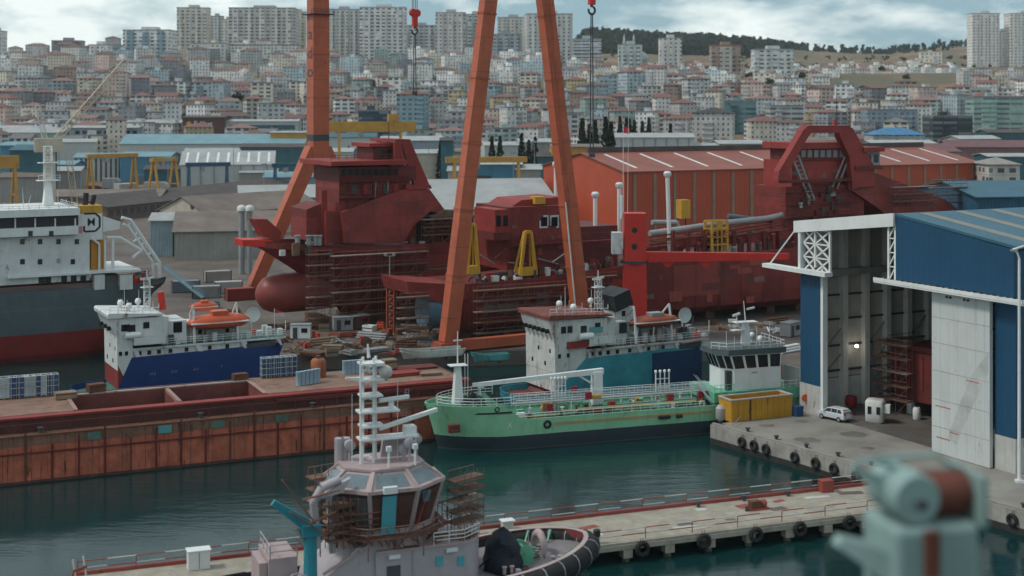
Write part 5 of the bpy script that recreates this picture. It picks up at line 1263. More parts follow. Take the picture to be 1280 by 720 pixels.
# coaming and decks around two open holds
bx_(BL,BR_,y0,y0+.2,ZH+.004,ZD-.3,'coaming',COAM); bx_(BL,h0,y0+.21,y1,ZH+.004,ZD-.3,'deck_block',COAM); bx_(h1,BR_,y0+.21,y1,ZH+.004,ZD-.3,'deck_block',COAM)
bx_(BL,BR_,y0-.25,ya,ZD-.29,ZD-.05,'deck_edge',MAROON); bx_(BL,h0,ya+.005,y1,ZD-.29,ZD,'deck',DECKM); bx_(h1,BR_-1,ya+.005,y1,ZD-.29,ZD,'deck',DECKM)
bx_(h0+.005,h1-.005,yb,y1,ZH+.004,ZD,'far_coaming',COAM)
HOLD = pm('hold interior', (.19,.055,.045), .4, .75, rust=.2)
q = MB()
for a,b in ((h0+.01,hm-.25),(hm+.25,h1-.01)):
    q.bx(a,b,ya,ya+.1,ZH+.02,ZD-.3).bx(a,b,yb-.12,yb-.02,ZH+.02,ZD-.06)
    q.bx(a,a+.1,ya+.11,yb-.13,ZH+.02,ZD-.3).bx(b-.1,b,ya+.11,yb-.13,ZH+.02,ZD-.3)
q.build('hold_lining', HOLD, bg_)
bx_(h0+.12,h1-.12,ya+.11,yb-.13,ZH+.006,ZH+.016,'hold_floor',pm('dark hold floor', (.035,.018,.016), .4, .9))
bx_(hm-.25,hm+.25,ya+.005,yb-.01,ZD-.4,ZD+.02,'hold_divider',pm('worn edge plate', (.34,.20,.17), .3, rust=.2)); bx_(h1-.3,h1+.3,ya,yb,ZD+.002,ZD+.12,'hold_edge',pm('worn edge plate', (.34,.20,.17)))
bx_(h0-.4,h0+.1,ya,yb,ZD+.002,ZD+.1,'hold_edge',pm('worn edge plate', (.34,.20,.17))); bx_(h0,h1,yb,yb+.5,ZD+.003,ZD+.15,'hold_edge',pm('chalky edge plate', (.40,.34,.31), .3, rust=.25))
bx_(h1+1,BR_-.4,y0-.5,y0+.9,ZD-.75,ZD-.5,'deck_step',MAROON3)
for k in range(30):
    x = BL+1+k*2.8
    if k%1 == 0: bx_(x-.06,x+.06,1.2,1.3,ZH+.004,ZH+1.1,'side_post',MAROON3)
bx_(BL,BR_,1.2,1.3,ZH+1.1,ZH+1.18,'side_rail',MAROON3)
for k in range(28):
    x = BL+2.2+k*3.05; MB().bx(x-.12,x+.12,-.14,-.003,.2,4.4+.8*(k%3)).build('rubbing_post', MAROON3 if k%4 else RUSTY, bg_)
bx_(BL,BR_,-.2,-.004,3.5,3.66,'rubbing_strake',MAROON3); bx_(BL,BR_,-.12,1.0,ZH+.003,ZH+.12,'gunwale',RUSTY)
for k,(px,c) in enumerate(((118,TEAL),(206,TEAL),(272,GREYP),(352,DGREY))):
    x = BG.x(px,-.05); bx_(x-.8,x+.8,-.17,-.002,4.5,5.4,'hull_patch',c if k == 1 else pm('faded green patch', (.09,.16,.13), .4, rust=.3))
lad = MB(); lx = BG.x(506,-.3)
for d_ in (-.25,.25): lad.tube((lx+d_+.6,.4,ZD-.4),(lx+d_-.2,-.3,2.6),.04,n=4)
for k in range(12): t = k/12; lad.tube((lx-.25+.6-.8*t,.4-.7*t,ZD-.4-4.4*t),(lx+.25+.6-.8*t,.4-.7*t,ZD-.4-4.4*t),.03,n=4)
lad.build('ladder', GREYP, bg_)
for px in (50,250,390,470): x = BG.x(px,1); MB().lathe([(.25,0),(.25,.5),(.38,.55),(.38,.7)], (x,.7,ZH+.12), 10).build('bollard', DGREY, bg_)

# stores standing on the barge
ttot = None
IB = pm('tote tank blue', (.03,.075,.16), .3, .5); IW = pm('tote tank white', (.36,.42,.46), .3, .6); DR = pm('pale blue drum', (.25,.36,.44), .25, .5)
def tote(x, y, mt, label, h=1.35):
    w = BG.w(x, y, ZD+.003); o = thing('liquid_tote', label, 'liquid tote', Fr(w[0],w[1],w[2],24.3+rr2.uniform(-8,8)), 'liquid totes on the barge')
    MB().bx(-.6,.6,-.6,.6,.16,h*.48).bx(-.6,.6,-.6,.6,h*.52,h).build('tank', mt, o, bevel=.08); MB().bx(-.62,.62,-.62,.62,0,.15).build('pallet', RUSTY, o)
    q = MB()
    for a in (-.63,0,.63):
        for b in (-.63,.63): q.tube((a,b,.1),(a,b,h+.05),.03,n=4).tube((b,a,.1),(b,a,h+.05),.03,n=4)
    for z in (.5,h*.5,h*.75,h+.05): q.path([(-.63,-.63,z),(.63,-.63,z),(.63,.63,z),(-.63,.63,z),(-.63,-.63,z)],.03,4)
    MB.build(q, 'cage', WHITE, o); return o
n = 0
for px,py,mt,lab in ((6,489,IW,'white tote of the barge, cut by the picture edge'),(14,484,IB,'blue tote left of centre among the totes at barge left end'),(24,488,IB,'blue tote at the front of the barge left end'),(34,483,IW,'white tote behind the blue front tote at barge left end'),(42,484,IW,'white tote right beside the large blue tote pair'),
                     (50,490,IB,'blue tote in front of the right pair at barge left end'),(58,487,IB,'blue tote with torn white sheet, barge left end'),(66,490,IB,'blue tote nearest the open hold at barge left end'),(57,477,IW,'white tote stacked behind the blue ones near the hold'),(4,480,IW,'white tote farthest back at picture edge'),
                     (332,455,IB,'blue tote nearest the blue-hulled boat stern'),(341,456,IB,'second blue tote from the blue-hulled boat stern'),(350,455,IB,'third blue tote from the blue-hulled boat stern'),(357,460,IB,'blue tote standing alone before the drum row'),(364,467,IB,'front blue tote next to the pale drums')):
    g_ = gp(px,py,ZD); dx, dy = g_[0]-BG.o[0], g_[1]-BG.o[1]; x, y = dx*BG.c+dy*BG.s, -dx*BG.s+dy*BG.c
    y = min(max(y,3.9),14); tote(BG.x(px,y), y, mt, lab, 2.7)
def drum(x, y, label, grp='drums on the barge deck'):
    w = BG.w(x, y, ZD+.003); o = MB().lathe([(.36,0),(.38,.02),(.36,.06),(.36,.5),(.38,.53),(.36,.56),(.36,1.0),(.38,1.05),(.38,1.12),(.3,1.13)], n=12).build('drum', DR, None, w, smooth=30); o.scale = (1,1,1.65); return tag(o, label, 'drum', grp)
for i,px in enumerate((373,378,383,388,393,397)): y = 6.8+.25*i; drum(BG.x(px,y), y, ('first','second','third','fourth','fifth','sixth')[i]+' from left of six pale blue drums beside totes')
for i,px in enumerate((431,436,441,446,451)): y = 12; drum(BG.x(px,y), y, ('first','second','third','fourth','fifth')[i]+' from left of five pale drums behind tug mast')

# ------------------------------------------------------------------ green tanker
TK = Fr(-9.9,183.7,0,18.5)
HGN = pm('green tanker hull', (.25,.53,.32), .15, .45, streak=.3, rust=.10, bands=[(-9,(.035,.05,.06)),(.12,(.10,.12,.13)),(.22,(.030,.046,.055)),(1.9,(.25,.53,.32))])
tk = thing('tanker_boat', 'small green tanker with white pipework, deck crane and white wheelhouse', 'tanker', TK)
L = 53
zm, zf = 3.95, 6.0
top = lambda t: lerp_tab([(0,6.1),(8.6,5.9),(10.6,zm+.3),(12,zm),(42.5,zm),(44,4.6),(53,5.0)], t*L)
hull(tk, L, 8.6, top, -1.2, 1.6, 1.5, HGN, pm('green deck', (.06,.19,.125), .35, .6), te=.17, ts=.84, ws=.75, bulw=.35, n=44, extra=(.162,.2,.226))
N = -4.3
def TX(px, y=N): return TK.x(px, y)
def stripe(pts, z0, z1, m, nm, e=.07):
    q = MB()
    rings = [[(x,-y-e,z0),(x,-y-e,z1),(x,-y+.05,z1),(x,-y+.05,z0)] for x,y in pts]; return q.loft(rings).build(nm, m, tk)
def hside(x):     # half breadth near the deck
    t = max(0,x/L); e = .17*.86; fb = min(1,t/e); fb = (1-(1-fb)**2)**.57 if fb < 1 else 1
    return 4.3*fb
stripe([(x,hside(x)) for x in (.05,.4,1,2,3.2,4.5,6,7.6,9)], 4.9, 5.12, BLACKP, 'rubbing_band', .12)
MB().bx(TX(694),TX(890),-4.37,-4.28,2.95,3.3).build('tan_stripe', pm('tan paint', (.42,.30,.14), .2), tk)
q = MB().bx(TX(561),TX(576),-3.6,-2.9,2.7,3.7)
x = TX(568,-3.6); MB().bx(x-.75,x+.75,-3.75,-3.1,2.75,3.75).build('anchor_pocket', pm('anchor rust', (.16,.03,.03), .3), tk)
MB().beam((x-.5,-3.8,3.0),(x+.5,-3.8,3.0),.3,.2).beam((x,-3.8,3.0),(x,-3.8,3.8),.25,.2).build('anchor', RUSTY, tk)
for px in (542,590,620): x = TX(px,-3.8); MB().torus((x,-hside(x)-.05,5.5),.28,.08,'y',12,6).build('fairlead', BLACKP, tk)
for px in (684,): x = TX(px,-4.3); MB().torus((x,-4.42,3.1),.42,.16,'y',14,6).build('fender_tyre', BLACK, tk)
for px in (826,833,848): x = TX(px,-4.3); MB().lathe([(.25,-.4),(.25,.4)], (x,-4.6,2.9), 10, 'x').build('fender_roll', BLACK, tk)
text('X', .9, WCLEAN, tk, 'lettering', (TX(637,-4.3),-4.33,3.3), (R(90),0,0), .005)
# forecastle: rail and foremast
q = MB(); xs = [0.1,.5,1.2,2.5,4,6,8,9]
q.rail([(x,-max(0,hside(x)-.2),5.75) for x in xs],1.15,.04,1.0,3).rail([(x,max(0,hside(x)-.2),5.75) for x in xs],1.15,.04,1.0,3); q.build('bow_rail', WCLEAN, tk)
fx = TX(572,0); zp = TK.z(457,fx,0); zt = TK.z(414,fx,0)
MB().taper((fx,0,5.6),(fx,0,zp),1.5,1.3,.8,.7).bx(fx-1.2,fx+1.2,-.8,.8,zp+.01,zp+.12).tube((fx,0,zp),(fx,0,zt),.11,.06).beam((fx-.6,0,zt-1.2),(fx+.6,0,zt-1.2),.14).tube((fx+1.0,0,5.6),(fx+1.0,0,zp+1.5),.05,n=4).tube((fx+1.4,0,5.6),(fx+1.4,0,zp+1.5),.05,n=4).build('foremast', WCLEAN, tk)
for px,y in ((582,-1),(590,1.5),(600,-1.6)): x = TX(px,y); MB().lathe([(.5,-.6),(.5,-.5),(.28,-.49),(.28,.49),(.5,.5),(.5,.6)], (x,y,6.3), 10, 'y').bx(x-.6,x+.6,y-.7,y+.7,5.58,5.9).build('windlass', DGREY, tk)
# deck crane
cx = TX(746,.6); zj = TK.z(469,cx,.6); jx = TX(592,-.6)
MB().taper((cx,.6,3.6),(cx,.6,zj+.5),1.4,1.4,1.2,1.2).build('crane_post', WCLEAN, tk)
MB().taper((cx+.9,.6,zj+.55),(jx,-.2,zj-.05),.7,.75,.4,.45).beam((cx-2.8,.5,zj+.2),(cx-.5,.6,zj-1.2),.25).build('crane_jib', WCLEAN, tk)
MB().tube((TX(600,-.2),-.2,5.6),(TX(600,-.2),-.2,zj-.4),.11).bx(TX(597,-.2),TX(604,-.2),-.6,.3,zj-.42,zj-.3).build('jib_rest', WCLEAN, tk)
# catwalk
y = -1.6; xa, xb = TX(640,y), TX(884,y); zc = 5.55
MB().bx(xa,xb,y-.55,y+.55,zc-.09,zc).build('catwalk', GREYP, tk)
MB().rail([(xa,y-.55,zc),(xb,y-.55,zc)],1.1,.035,1.15,3).build('catwalk_rail', WCLEAN, tk); MB().rail([(xa,y+.55,zc),(xb,y+.55,zc)],1.1,.035,1.15,3).build('catwalk_rail', WCLEAN, tk)
for px in (662,714,737,776,790,815,835,864): x = TX(px,-2.2); MB().tube((x,-2.2,3.6),(x,-2.2,zc-.12),.08,n=6).build('catwalk_post', WCLEAN, tk)
MB().rail([(TX(645),-4.1,3.6),(TX(882),-4.1,3.6)],1.0,.032,1.3,3).build('deck_edge_rail', WCLEAN, tk)
MB().rail([(TX(645,4),4.0,3.6),(TX(882,4),4.0,3.6)],1.0,.035,1.4,3).build('deck_rail', WCLEAN, tk)
for k,(px,ns) in enumerate(((698,4),(828,3))):
    q = MB(); zt = TK.z(475 if k == 0 else 466, TX(px,-.8), -.8)
    for i in range(ns+1):
        x = TX(px,-.8)-1+i*2.0/ns; q.tube((x,-.8,3.6),(x,-.8,zt),.09,n=6).lathe([(.09,0),(.2,.1),(.2,.35),(.05,.45)], (x,-.8,zt), 8)
    x = TX(px,-.8); q.path([(x-1,-.8,zt-.8),(x+1,-.8,zt-.8)],.07).path([(x-1,-.8,zt-2),(x+1,-.8,zt-2)],.07); q.build('vent_riser', WCLEAN, tk)
RB = pm('dark red box paint', (.28,.02,.035), .15)
for px,z,y in ((687,4.9,-2.6),(718,6.6,-.8),(735.5,6.0,-2.2),(765,4.6,-2.6),(838,5.0,-2.4),(876,5.1,-2.4)): x = TX(px,y); MB().bx(x-.4,x+.4,y-.25,y+.25,z-.45,z+.45).build('hose_box', RB, tk)
x = TX(745,-2); MB().bx(x-.7,x+.6,-2.4,-1.8,5.6,6.0).build('yellow_box', YEL, tk)
for k in range(4):
    y = -3.4+k*.55; m_ = (YELD,GREENP,DGREY,WCLEAN)[k]; MB().path([(TX(640,y),y,4.05),(TX(700+20*k,y),y,4.05),(TX(704+20*k,y),y,4.5),(TX(870,y),y,4.5)],.11,6).build('deck_pipe', m_, tk)
rv = random.Random(21)
for k in range(64):
    px = rv.uniform(645,880); y = rv.uniform(-3.6,2.5); x = TX(px,y); h = rv.uniform(.4,1.2)
    t = rv.random(); m_ = rv.choice((GREENP,GREENP,DGREY,WCLEAN,YELD,RB))
    if t < .5: MB().lathe([(.3,0),(.3,.3),(.16,.32),(.16,h),(.3,h+.02),(.3,h+.1)], (x,y,3.61), 8).build('valve', m_, tk)
    elif t < .8: MB().torus((x,y,4.0),.35,.07,'y',10,5).build('hose_coil', m_, tk)
    else: MB().bx(x-.5,x+.5,y-.35,y+.35,3.61,3.61+h).build('hatch', m_, tk)
for px in (700,760,812,860): x = TX(px,-3.9); MB().lathe([(.14,0),(.14,.35),(.2,.38),(.2,.45)], (x,-3.9,3.61), 8).lathe([(.14,0),(.14,.35),(.2,.38),(.2,.45)], (x+.6,-3.9,3.61), 8).build('bollard', BLACKP, tk)
# stair, poop and wheelhouse
q = MB(); xs0, xs1 = TX(872,-2.6), TX(898,-2.6)
for y in (-3.0,-2.2): q.beam((xs0+2.4,y,3.6),(xs0-.4,y,6.9),.12,.25).tube((xs0+2.4,y,4.6),(xs0-.4,y,7.9),.04,n=4)
for k in range(10): t = k/10; q.bx(xs0+2.4-2.8*t-.14,xs0+2.4-2.8*t+.14,-2.98,-2.22,3.6+3.3*t,3.64+3.3*t)
q.build('stair', WCLEAN, tk)
wx0, wx1 = TX(896,-3), TX(976,-3.2); 
MB().bx(TX(893,-3.9),L-1,-3.9,3.9,4.1,5.5).build('poop_house', GREENP, tk)
zw = TK.z(440,wx1,-3.2); zs = TK.z(463,wx0+2,-3.2); zb = 5.51
foot = [(wx0+1.2,-1.6),(wx0+2.6,-3.2),(wx1,-3.2),(wx1,3.2),(wx0+2.6,3.2),(wx0+1.2,1.6)]
def off(pl, dx): return [(x-dx if i in (0,5) else (x-dx*.8 if i in (1,4) else x), y*(1+dx*.05) ) for i,(x,y) in enumerate(pl)]
MB().prism(foot, zb, zs).build('wheelhouse', WCLEAN, tk)
upper_ = off(foot, .9)
MB().prism(foot, zs+.002, zw, upper_).build('window_band', WCLEAN, tk)
def face_panes(o, lo, hi, z0, z1, i, j, n, mat, name, mg=.1, vm=.08, e=.03):
    a0, a1 = Vector((*lo[i],z0)), Vector((*lo[j],z0)); b0, b1 = Vector((*hi[i],z1)), Vector((*hi[j],z1))
    nrm = (a1-a0).cross(b0-a0).normalized(); cen = Vector((sum(p[0] for p in lo)/len(lo),sum(p[1] for p in lo)/len(lo),z0))
    if nrm.dot(a0-cen) < 0: nrm = -nrm
    for k in range(n):
        s, t = (k+mg)/n, (k+1-mg)/n
        pt = [a0.lerp(a1,s).lerp(b0.lerp(b1,s),vm), a0.lerp(a1,t).lerp(b0.lerp(b1,t),vm), a0.lerp(a1,t).lerp(b0.lerp(b1,t),1-vm), a0.lerp(a1,s).lerp(b0.lerp(b1,s),1-vm)]
        vs = [p+nrm*e for p in pt]+[p-nrm*.03 for p in pt]
        MB().add(vs, [(0,1,2,3),(7,6,5,4),(0,4,5,1),(1,5,6,2),(2,6,7,3),(3,7,4,0)]).build(name, mat, o)
for i,j,n_ in ((0,1,2),(5,0,3),(1,2,4),(4,5,2),(2,3,2)): face_panes(tk, foot, upper_, zs, zw, i, j, n_, GLS, 'window')
rf_ = [(x-.5 if i in (0,5,1,4) else x+.5, y*1.12) for i,(x,y) in enumerate(upper_)]
MB().prism(rf_, zw+.003, zw+.75, [(x+.15,y*.97) for x,y in rf_]).build('wheelhouse_roof', pm('slate roof paint', (.055,.075,.08), .2), tk)
zr_ = zw+.76
MB().rail([(x*1.0,y*.9,zr_) for x,y in (rf_[0],rf_[1],rf_[2],rf_[3])],.9,.035,1.0,2).build('roof_rail', WCLEAN, tk)
mx = TX(932,0); zt = TK.z(376,mx,0); zq = TK.z(403,mx,0)
MB().taper((mx,0,zr_),(mx,0,zq),1.2,1.0,.8,.7).bx(mx-1.8,mx+1.6,-.7,.7,zq,zq+.15).bx(mx-2.2,mx+.6,-.5,.5,zr_+2.0,zr_+2.12).tube((mx,0,zq),(mx-.3,0,zt),.09,.05).beam((mx-2.0,0,zq+1.0),(mx-.9,0,zq+1.3),.25,.3).beam((mx+.2,0,zt-1.2),(mx+1.4,0,zt-1.0),.2,.25).tube((mx-1.4,0,zq+.1),(mx-1.4,0,zq+.9),.1).build('mast', WCLEAN, tk)
for k,(px,h) in enumerate(((908,2.2),(946,2.6),(955,1.4),(962,3),(918,1.0))): x = TX(px,-1.5+k*.6); MB().tube((x,-1.5+k*.6,zr_),(x,-1.5+k*.6,zr_+h),.05,.03,n=5).build('aerial', WCLEAN, tk)
for px,y in ((940,1.8),(950,-1.4)): x = TX(px,y); MB().lathe([(.15,0),(.15,.5),(.4,.7),(.42,1),(.28,1.3),(.03,1.4)], (x,y,zr_), 10).build('radome', WCLEAN, tk, smooth=50)
text('BARBA', .3, RB, tk, 'lettering', ((foot[1][0]+foot[2][0])/2-.5,-3.22,zs-.5), (R(90),0,0), .006)
MB().rail([(TX(893,-3.8),-3.8,5.51),(TX(893,-3.8)+3,-3.8,5.51)],1.0,.035,.9,2).build('poop_rail', GREENP, tk)
MB().rail([(L-5,-3.8,5.51),(L-1,-3.8,5.51)],1.0,.035,1,2).build('poop_rail', WCLEAN, tk)
MB().bx(wx0+1.5,wx0+2.3,-3.0,-2.4,zb,zs-.1).build('door', DGREY, tk)
for px in (902,914): x = TX(px,-3.9); MB().bx(x-.5,x+.5,-4.2,-3.91,4.3,5.2).build('life_locker', WCLEAN if px > 910 else YELD, tk)
# ------------------------------------------------------------------ boatbuilding hall on the quay
HL = Fr(40,195,2.504,-62); HW, HD = 38, 72
hall = thing('boatbuilding_hall', 'tall blue and white boatbuilding hall, open front, on the quay', 'boat hall', HL)
LOWW = pm('stained white base wall', (.46,.46,.43), .2, .7, streak=.45, rust=.06)
INW = pm('hall inner wall', (.52,.48,.42), .25, .8, streak=.3, scale=.15)
def hb_(x0,x1,y0,y1,z0,z1,nm,m,mb=None): return (mb or MB()).bx(x0,x1,y0,y1,z0,z1).build(nm, m, hall)
ez, pz = 25.9, 28.3
rl = lambda x: ez+(pz-ez)*(1-abs(x-HW/2)/(HW/2))
hb_(0,.3,.5,HD,4.0,ez-.3,'wall',NAVY); hb_(0,.3,.5,HD,0,3.99,'base_wall',LOWW)
hb_(HW-.3,HW,.5,HD,4.0,ez-.3,'wall',NAVY); hb_(HW-.3,HW,.5,HD,0,3.99,'base_wall',LOWW)
MB().ext([(.31,0),(HW-.31,0),(HW-.31,ez-.3),(HW/2,pz-.35),(.31,ez-.3)], HD-.3, HD, 'y').build('back_wall', INW, hall)
hb_(.305,.36,.6,HD-.35,4.2,ez-.4,'inner_lining',INW); hb_(HW-.36,HW-.305,.6,HD-.35,.1,ez-.4,'inner_lining',INW)
q = MB(); t = .35
q.ext([(-.5,ez-.04),(HW/2,pz),(HW/2,pz+t),(-.5,ez-.04+t)], -.4, HD+.5, 'y').ext([(HW+.5,ez-.04),(HW/2,pz),(HW/2,pz+t),(HW+.5,ez-.04+t)], -.4, HD+.5, 'y')
rf = q.build('roof', NAVYR, hall)
TANST = pm('translucent roof sheet', (.22,.21,.18), .15)
for k in range(11):
    y = 3+k*6.2
    for s in (0,1):
        a, b = (1.2,HW/2-.6) if s == 0 else (HW-1.2,HW/2+.6)
        MB().add([(a,y,rl(a)+t+.03),(b,y,rl(b)+t+.03),(b,y+1.7,rl(b)+t+.03),(a,y+1.7,rl(a)+t+.03)],[(0,1,2,3)]).build('skylight_strip', TANST, rf)
# front: left jamb
hb_(0,4.3,0,.49,4.0,19.3,'front_panel',NAVY); hb_(-.1,4.3,-.06,.49,0,3.99,'base_wall',LOWW); hb_(4.305,4.8,-.1,.7,0,20.2,'jamb',WCLEAN)
hb_(-4.6,-.12,.8,1.2,0,5.6,'wing_wall',LOWW)
# open gable on the left: fascia, lattice, walkway ledge
MB().ext([(-.6,ez-1.25),(HW/2-.1,pz-1.3),(HW/2-.1,pz+.38),(-.6,ez+.36)], -.75, -.41, 'y').build('fascia', WCLEAN, hall)
q = MB().beam((.5,-.2,19.4),(.5,-.2,ez-1),.9,.5).beam((3.4,-.2,20.2),(3.4,-.2,ez-.8),.3).beam((6.4,-.2,19.6),(6.4,-.2,ez-.5),.3)
for k in range(3):
    z = 19.6+k*1.9
    q.beam((1,-.2,z),(3.4,-.2,z+1.9),.2).beam((3.4,-.2,z),(1,-.2,z+1.9),.2).beam((3.4,-.2,z),(6.4,-.2,z+1.9),.2).beam((6.4,-.2,z),(3.4,-.2,z+1.9),.2).beam((1,-.2,z+1.9),(6.4,-.2,z+1.9),.18)
q.build('gable_lattice', WCLEAN, hall)
hb_(-6.6,6.8,-1.5,-.12,19.3,19.85,'ledge',WCLEAN); MB().beam((-5.6,-.8,19.9),(-.2,-.5,25.3),.16).build('ledge_stay', WCLEAN, hall)
q = MB().beam((17.6,-.2,20),(17.6,-.2,pz-1.2),.3).beam((18.8,-.2,20),(18.8,-.2,pz-1.2),.3)
for k in range(4): q.beam((17.6,-.2,20+k*1.8),(18.8,-.2,21.8+k*1.8),.16).beam((17.6,-.2,21.8+k*1.8),(18.8,-.2,21.8+k*1.8),.14)
q.build('gable_lattice', WCLEAN, hall)
MB().ext([(HW/2,20.3),(HW,20.3),(HW,ez-.1),(HW/2,pz-.05)], -.35, .4, 'y').build('gable_panel', NAVY, hall)
q = MB().bx(16.6,44,-1.9,-.4,19.75,19.95).bx(16.6,44,-1.95,-1.8,19.96,20.4)
for k in range(27): q.bx(16.8+k,16.95+k,-1.8,-.45,20.0,20.25)
q.build('gallery_rail', WCLEAN, hall)
hb_(34.9,HW,0,.45,4.0,20.29,'front_panel',NAVY); hb_(34.9,HW,-.06,.45,0,3.99,'base_wall',LOWW)
dr = hb_(25.6,34.8,-.75,-.25,.05,19.7,'sliding_door',pm('white sliding door', (.52,.55,.54), .1, .5, streak=.3, rust=.05, scale=.12))
LINE = pm('door seam', (.33,.30,.28), .3)
for k in range(6): MB().bx(27.0+k*1.4,27.05+k*1.4,-.762,-.751,.2,19.5).build('seam', pm('door rib', (.50,.53,.52), .2), dr)
REDL = pm('faint red mark', (.42,.16,.14), .2)
for z in (3.2,6.5,10,13.4,16.5): MB().bx(25.7,34.7,-.765,-.751,z,z+.06).build('seam', LINE, dr)
for x,z,w in ((26.2,5.7,2.5),(26.4,1.9,2.2),(31.2,9.6,2.0),(28.5,2.9,1.5)): MB().bx(x,x+w,-.77,-.752,z,z+.14).build('mark', REDL, dr)
MB().add([(x,-.757,z) for x,z in ((28.2,2.2),(29.6,1.6),(31.0,4.6),(32.6,7.5),(34.6,11.2),(34.6,13.6),(32.2,10.6),(30.2,6.8))],[tuple(range(8))]).build('grime_streak', pm('door grime', (.44,.46,.45), .25), dr)
for x in (28.1,28.7,30.9,31.5): MB().lathe([(.16,-.9),(.16,-.75)], (x,0,19.2), 8, 'y').build('roller', DGREY, dr)
hb_(25.4,35,-.78,-.2,0,.045,'door_rail',RUSTY)
# inside: columns, girts, crane beam, lamp
for k in range(17):
    y = 3+k*4.0; MB().bx(.37,1.3,y-.45,y+.45,0,ez-.6).build('column', pm('column paint', (.72,.70,.65), .2, streak=.3), hall); MB().bx(HW-1.3,HW-.37,y-.45,y+.45,0,ez-.6).build('column', GREYP, hall)
for z in (5.0,8.5,12.2,15.6): hb_(.37,.62,.7,HD-1,z,z+.28,'girt',DGREY)
hb_(.4,1.9,.7,HD-1,18.6,19.5,'crane_beam',pm('beam paint', (.34,.34,.32), .2)); hb_(.37,.5,.62,HD-1,.05,4.1,'dado',pm('pale grey wall', (.50,.51,.50), .2, streak=.3))
for k in range(4): MB().beam((.8,4+k*7.6,8.5),(.8,7.8+k*7.6,12.2),.16).beam((.8,7.8+k*7.6,8.5),(.8,4+k*7.6,5.2),.16).build('brace', GREYP, hall)
for k in range(3): hb_(.52,.9,12+k*7,13.5+k*7,.05,5.0-.9*k,'wall_locker',GREYP)
hb_(.52,.7,10.6,18.5,.1,3.6,'workshop_front',pm('pale panel', (.33,.35,.34), .15))
MB().lathe([(.1,-.75),(.75,-.7),(.85,0),(.75,.7),(.1,.75)], (2.2,7.2,1.0), 12).build('hose_drum', RB, hall, smooth=40)
m, nt, bs = _mat('lamp glow'); bs.inputs['Emission Color'].default_value = (1,.95,.85,1); bs.inputs['Emission Strength'].default_value = 14
lampp = MB().lathe([(.05,0),(.22,.05),(.26,.2),(.2,.34),(.05,.38)], (1.75,8.6,8.3), 10).build('lamp', m, hall, smooth=60)
MB().beam((.5,8.6,8.75),(1.75,8.6,8.75),.08).build('lamp_bracket', DGREY, hall)
# ship section being built inside
w = HL.w(6,11,0); bk = Fr(w[0],w[1],2.504,-62+8)
o = MB().add([(x,y,2.508) for x,y in [HL.w(a,b)[:2] for a,b in ((.6,.6),(HW-.6,.6),(HW-.6,HD-.6),(.6,HD-.6))]],[(0,1,2,3)]).build('hall_floor', pm('dirty hall floor', (.12,.11,.10), .35)); tag(o, kind='structure')  # separate floor sheet, darker than the quay apron outside
b_ = thing('hull_section', 'dark red hull section under construction inside the boatbuilding hall', 'hull section', bk)
MB().ext([(0,3.4),(1.2,2.0),(14,2.0),(14,8.4),(0,8.6)], 0, 9, 'y').build('shell', MAROON3, b_)
MB().bx(1.0,13,1,8,8.605,9.3).build('deck_structure', MAROON3, b_)
for x in (2,6,10): MB().bx(x,x+1.2,1.5,7.5,0,1.99).build('keel_block', WOOD, b_)
for k in range(6): MB().bx(.8+k*2.1,1.2+k*2.1,-.12,-.004,3.6,8.2).build('frame_rib', MAROON2, b_)
sc = HL.w(4.6,9.2,0); scaffold('staging in front of the hull section inside the hall', Fr(sc[0],sc[1],2.504,-54), 5.5, 9.4, 1.2, 3, 5, group='staging around the red hulls')
sc = HL.w(3.2,13,0); scaffold('side staging of the hull section inside the hall', Fr(sc[0],sc[1],2.504,30), 6, 9, 1.2, 3, 5, group='staging around the red hulls')

# ------------------------------------------------------------------ things on the quay
# car
px, py = 1043, 523
C_ = gp(1043,524.5,2.504); CF = Fr(C_[0],C_[1],2.506,128)
car = thing('parked_car', 'silver white compact car parked before the hall opening', 'car', CF); car.scale = (1.1,1.1,1.1)
SIL = pm('silver car paint', (.50,.53,.55), .04, .3, streak=0, spec=.5)
lower = [(-2.08,.34),(2.0,.32),(2.12,.55),(2.02,.82),(1.25,1.02),(-2.02,1.02),(-2.12,.7)]
MB().ext(lower, -.84, .84, 'y').build('body', SIL, car, bevel=.09, smooth=40)
cab = [(-2.0,1.0),(1.3,1.0),(.55,1.52),(-.1,1.62),(-1.55,1.58),(-1.92,1.35)]
q = MB(); n = len(cab)
q.add([(x,-.80+.16*(z-1)/.62,z) for x,z in cab]+[(x,.80-.16*(z-1)/.62,z) for x,z in cab], [tuple(range(n-1,-1,-1)),tuple(range(n,2*n))]+[(k,(k+1)%n,n+(k+1)%n,n+k) for k in range(n)])
q.build('cabin', SIL, car, bevel=.05, smooth=40)
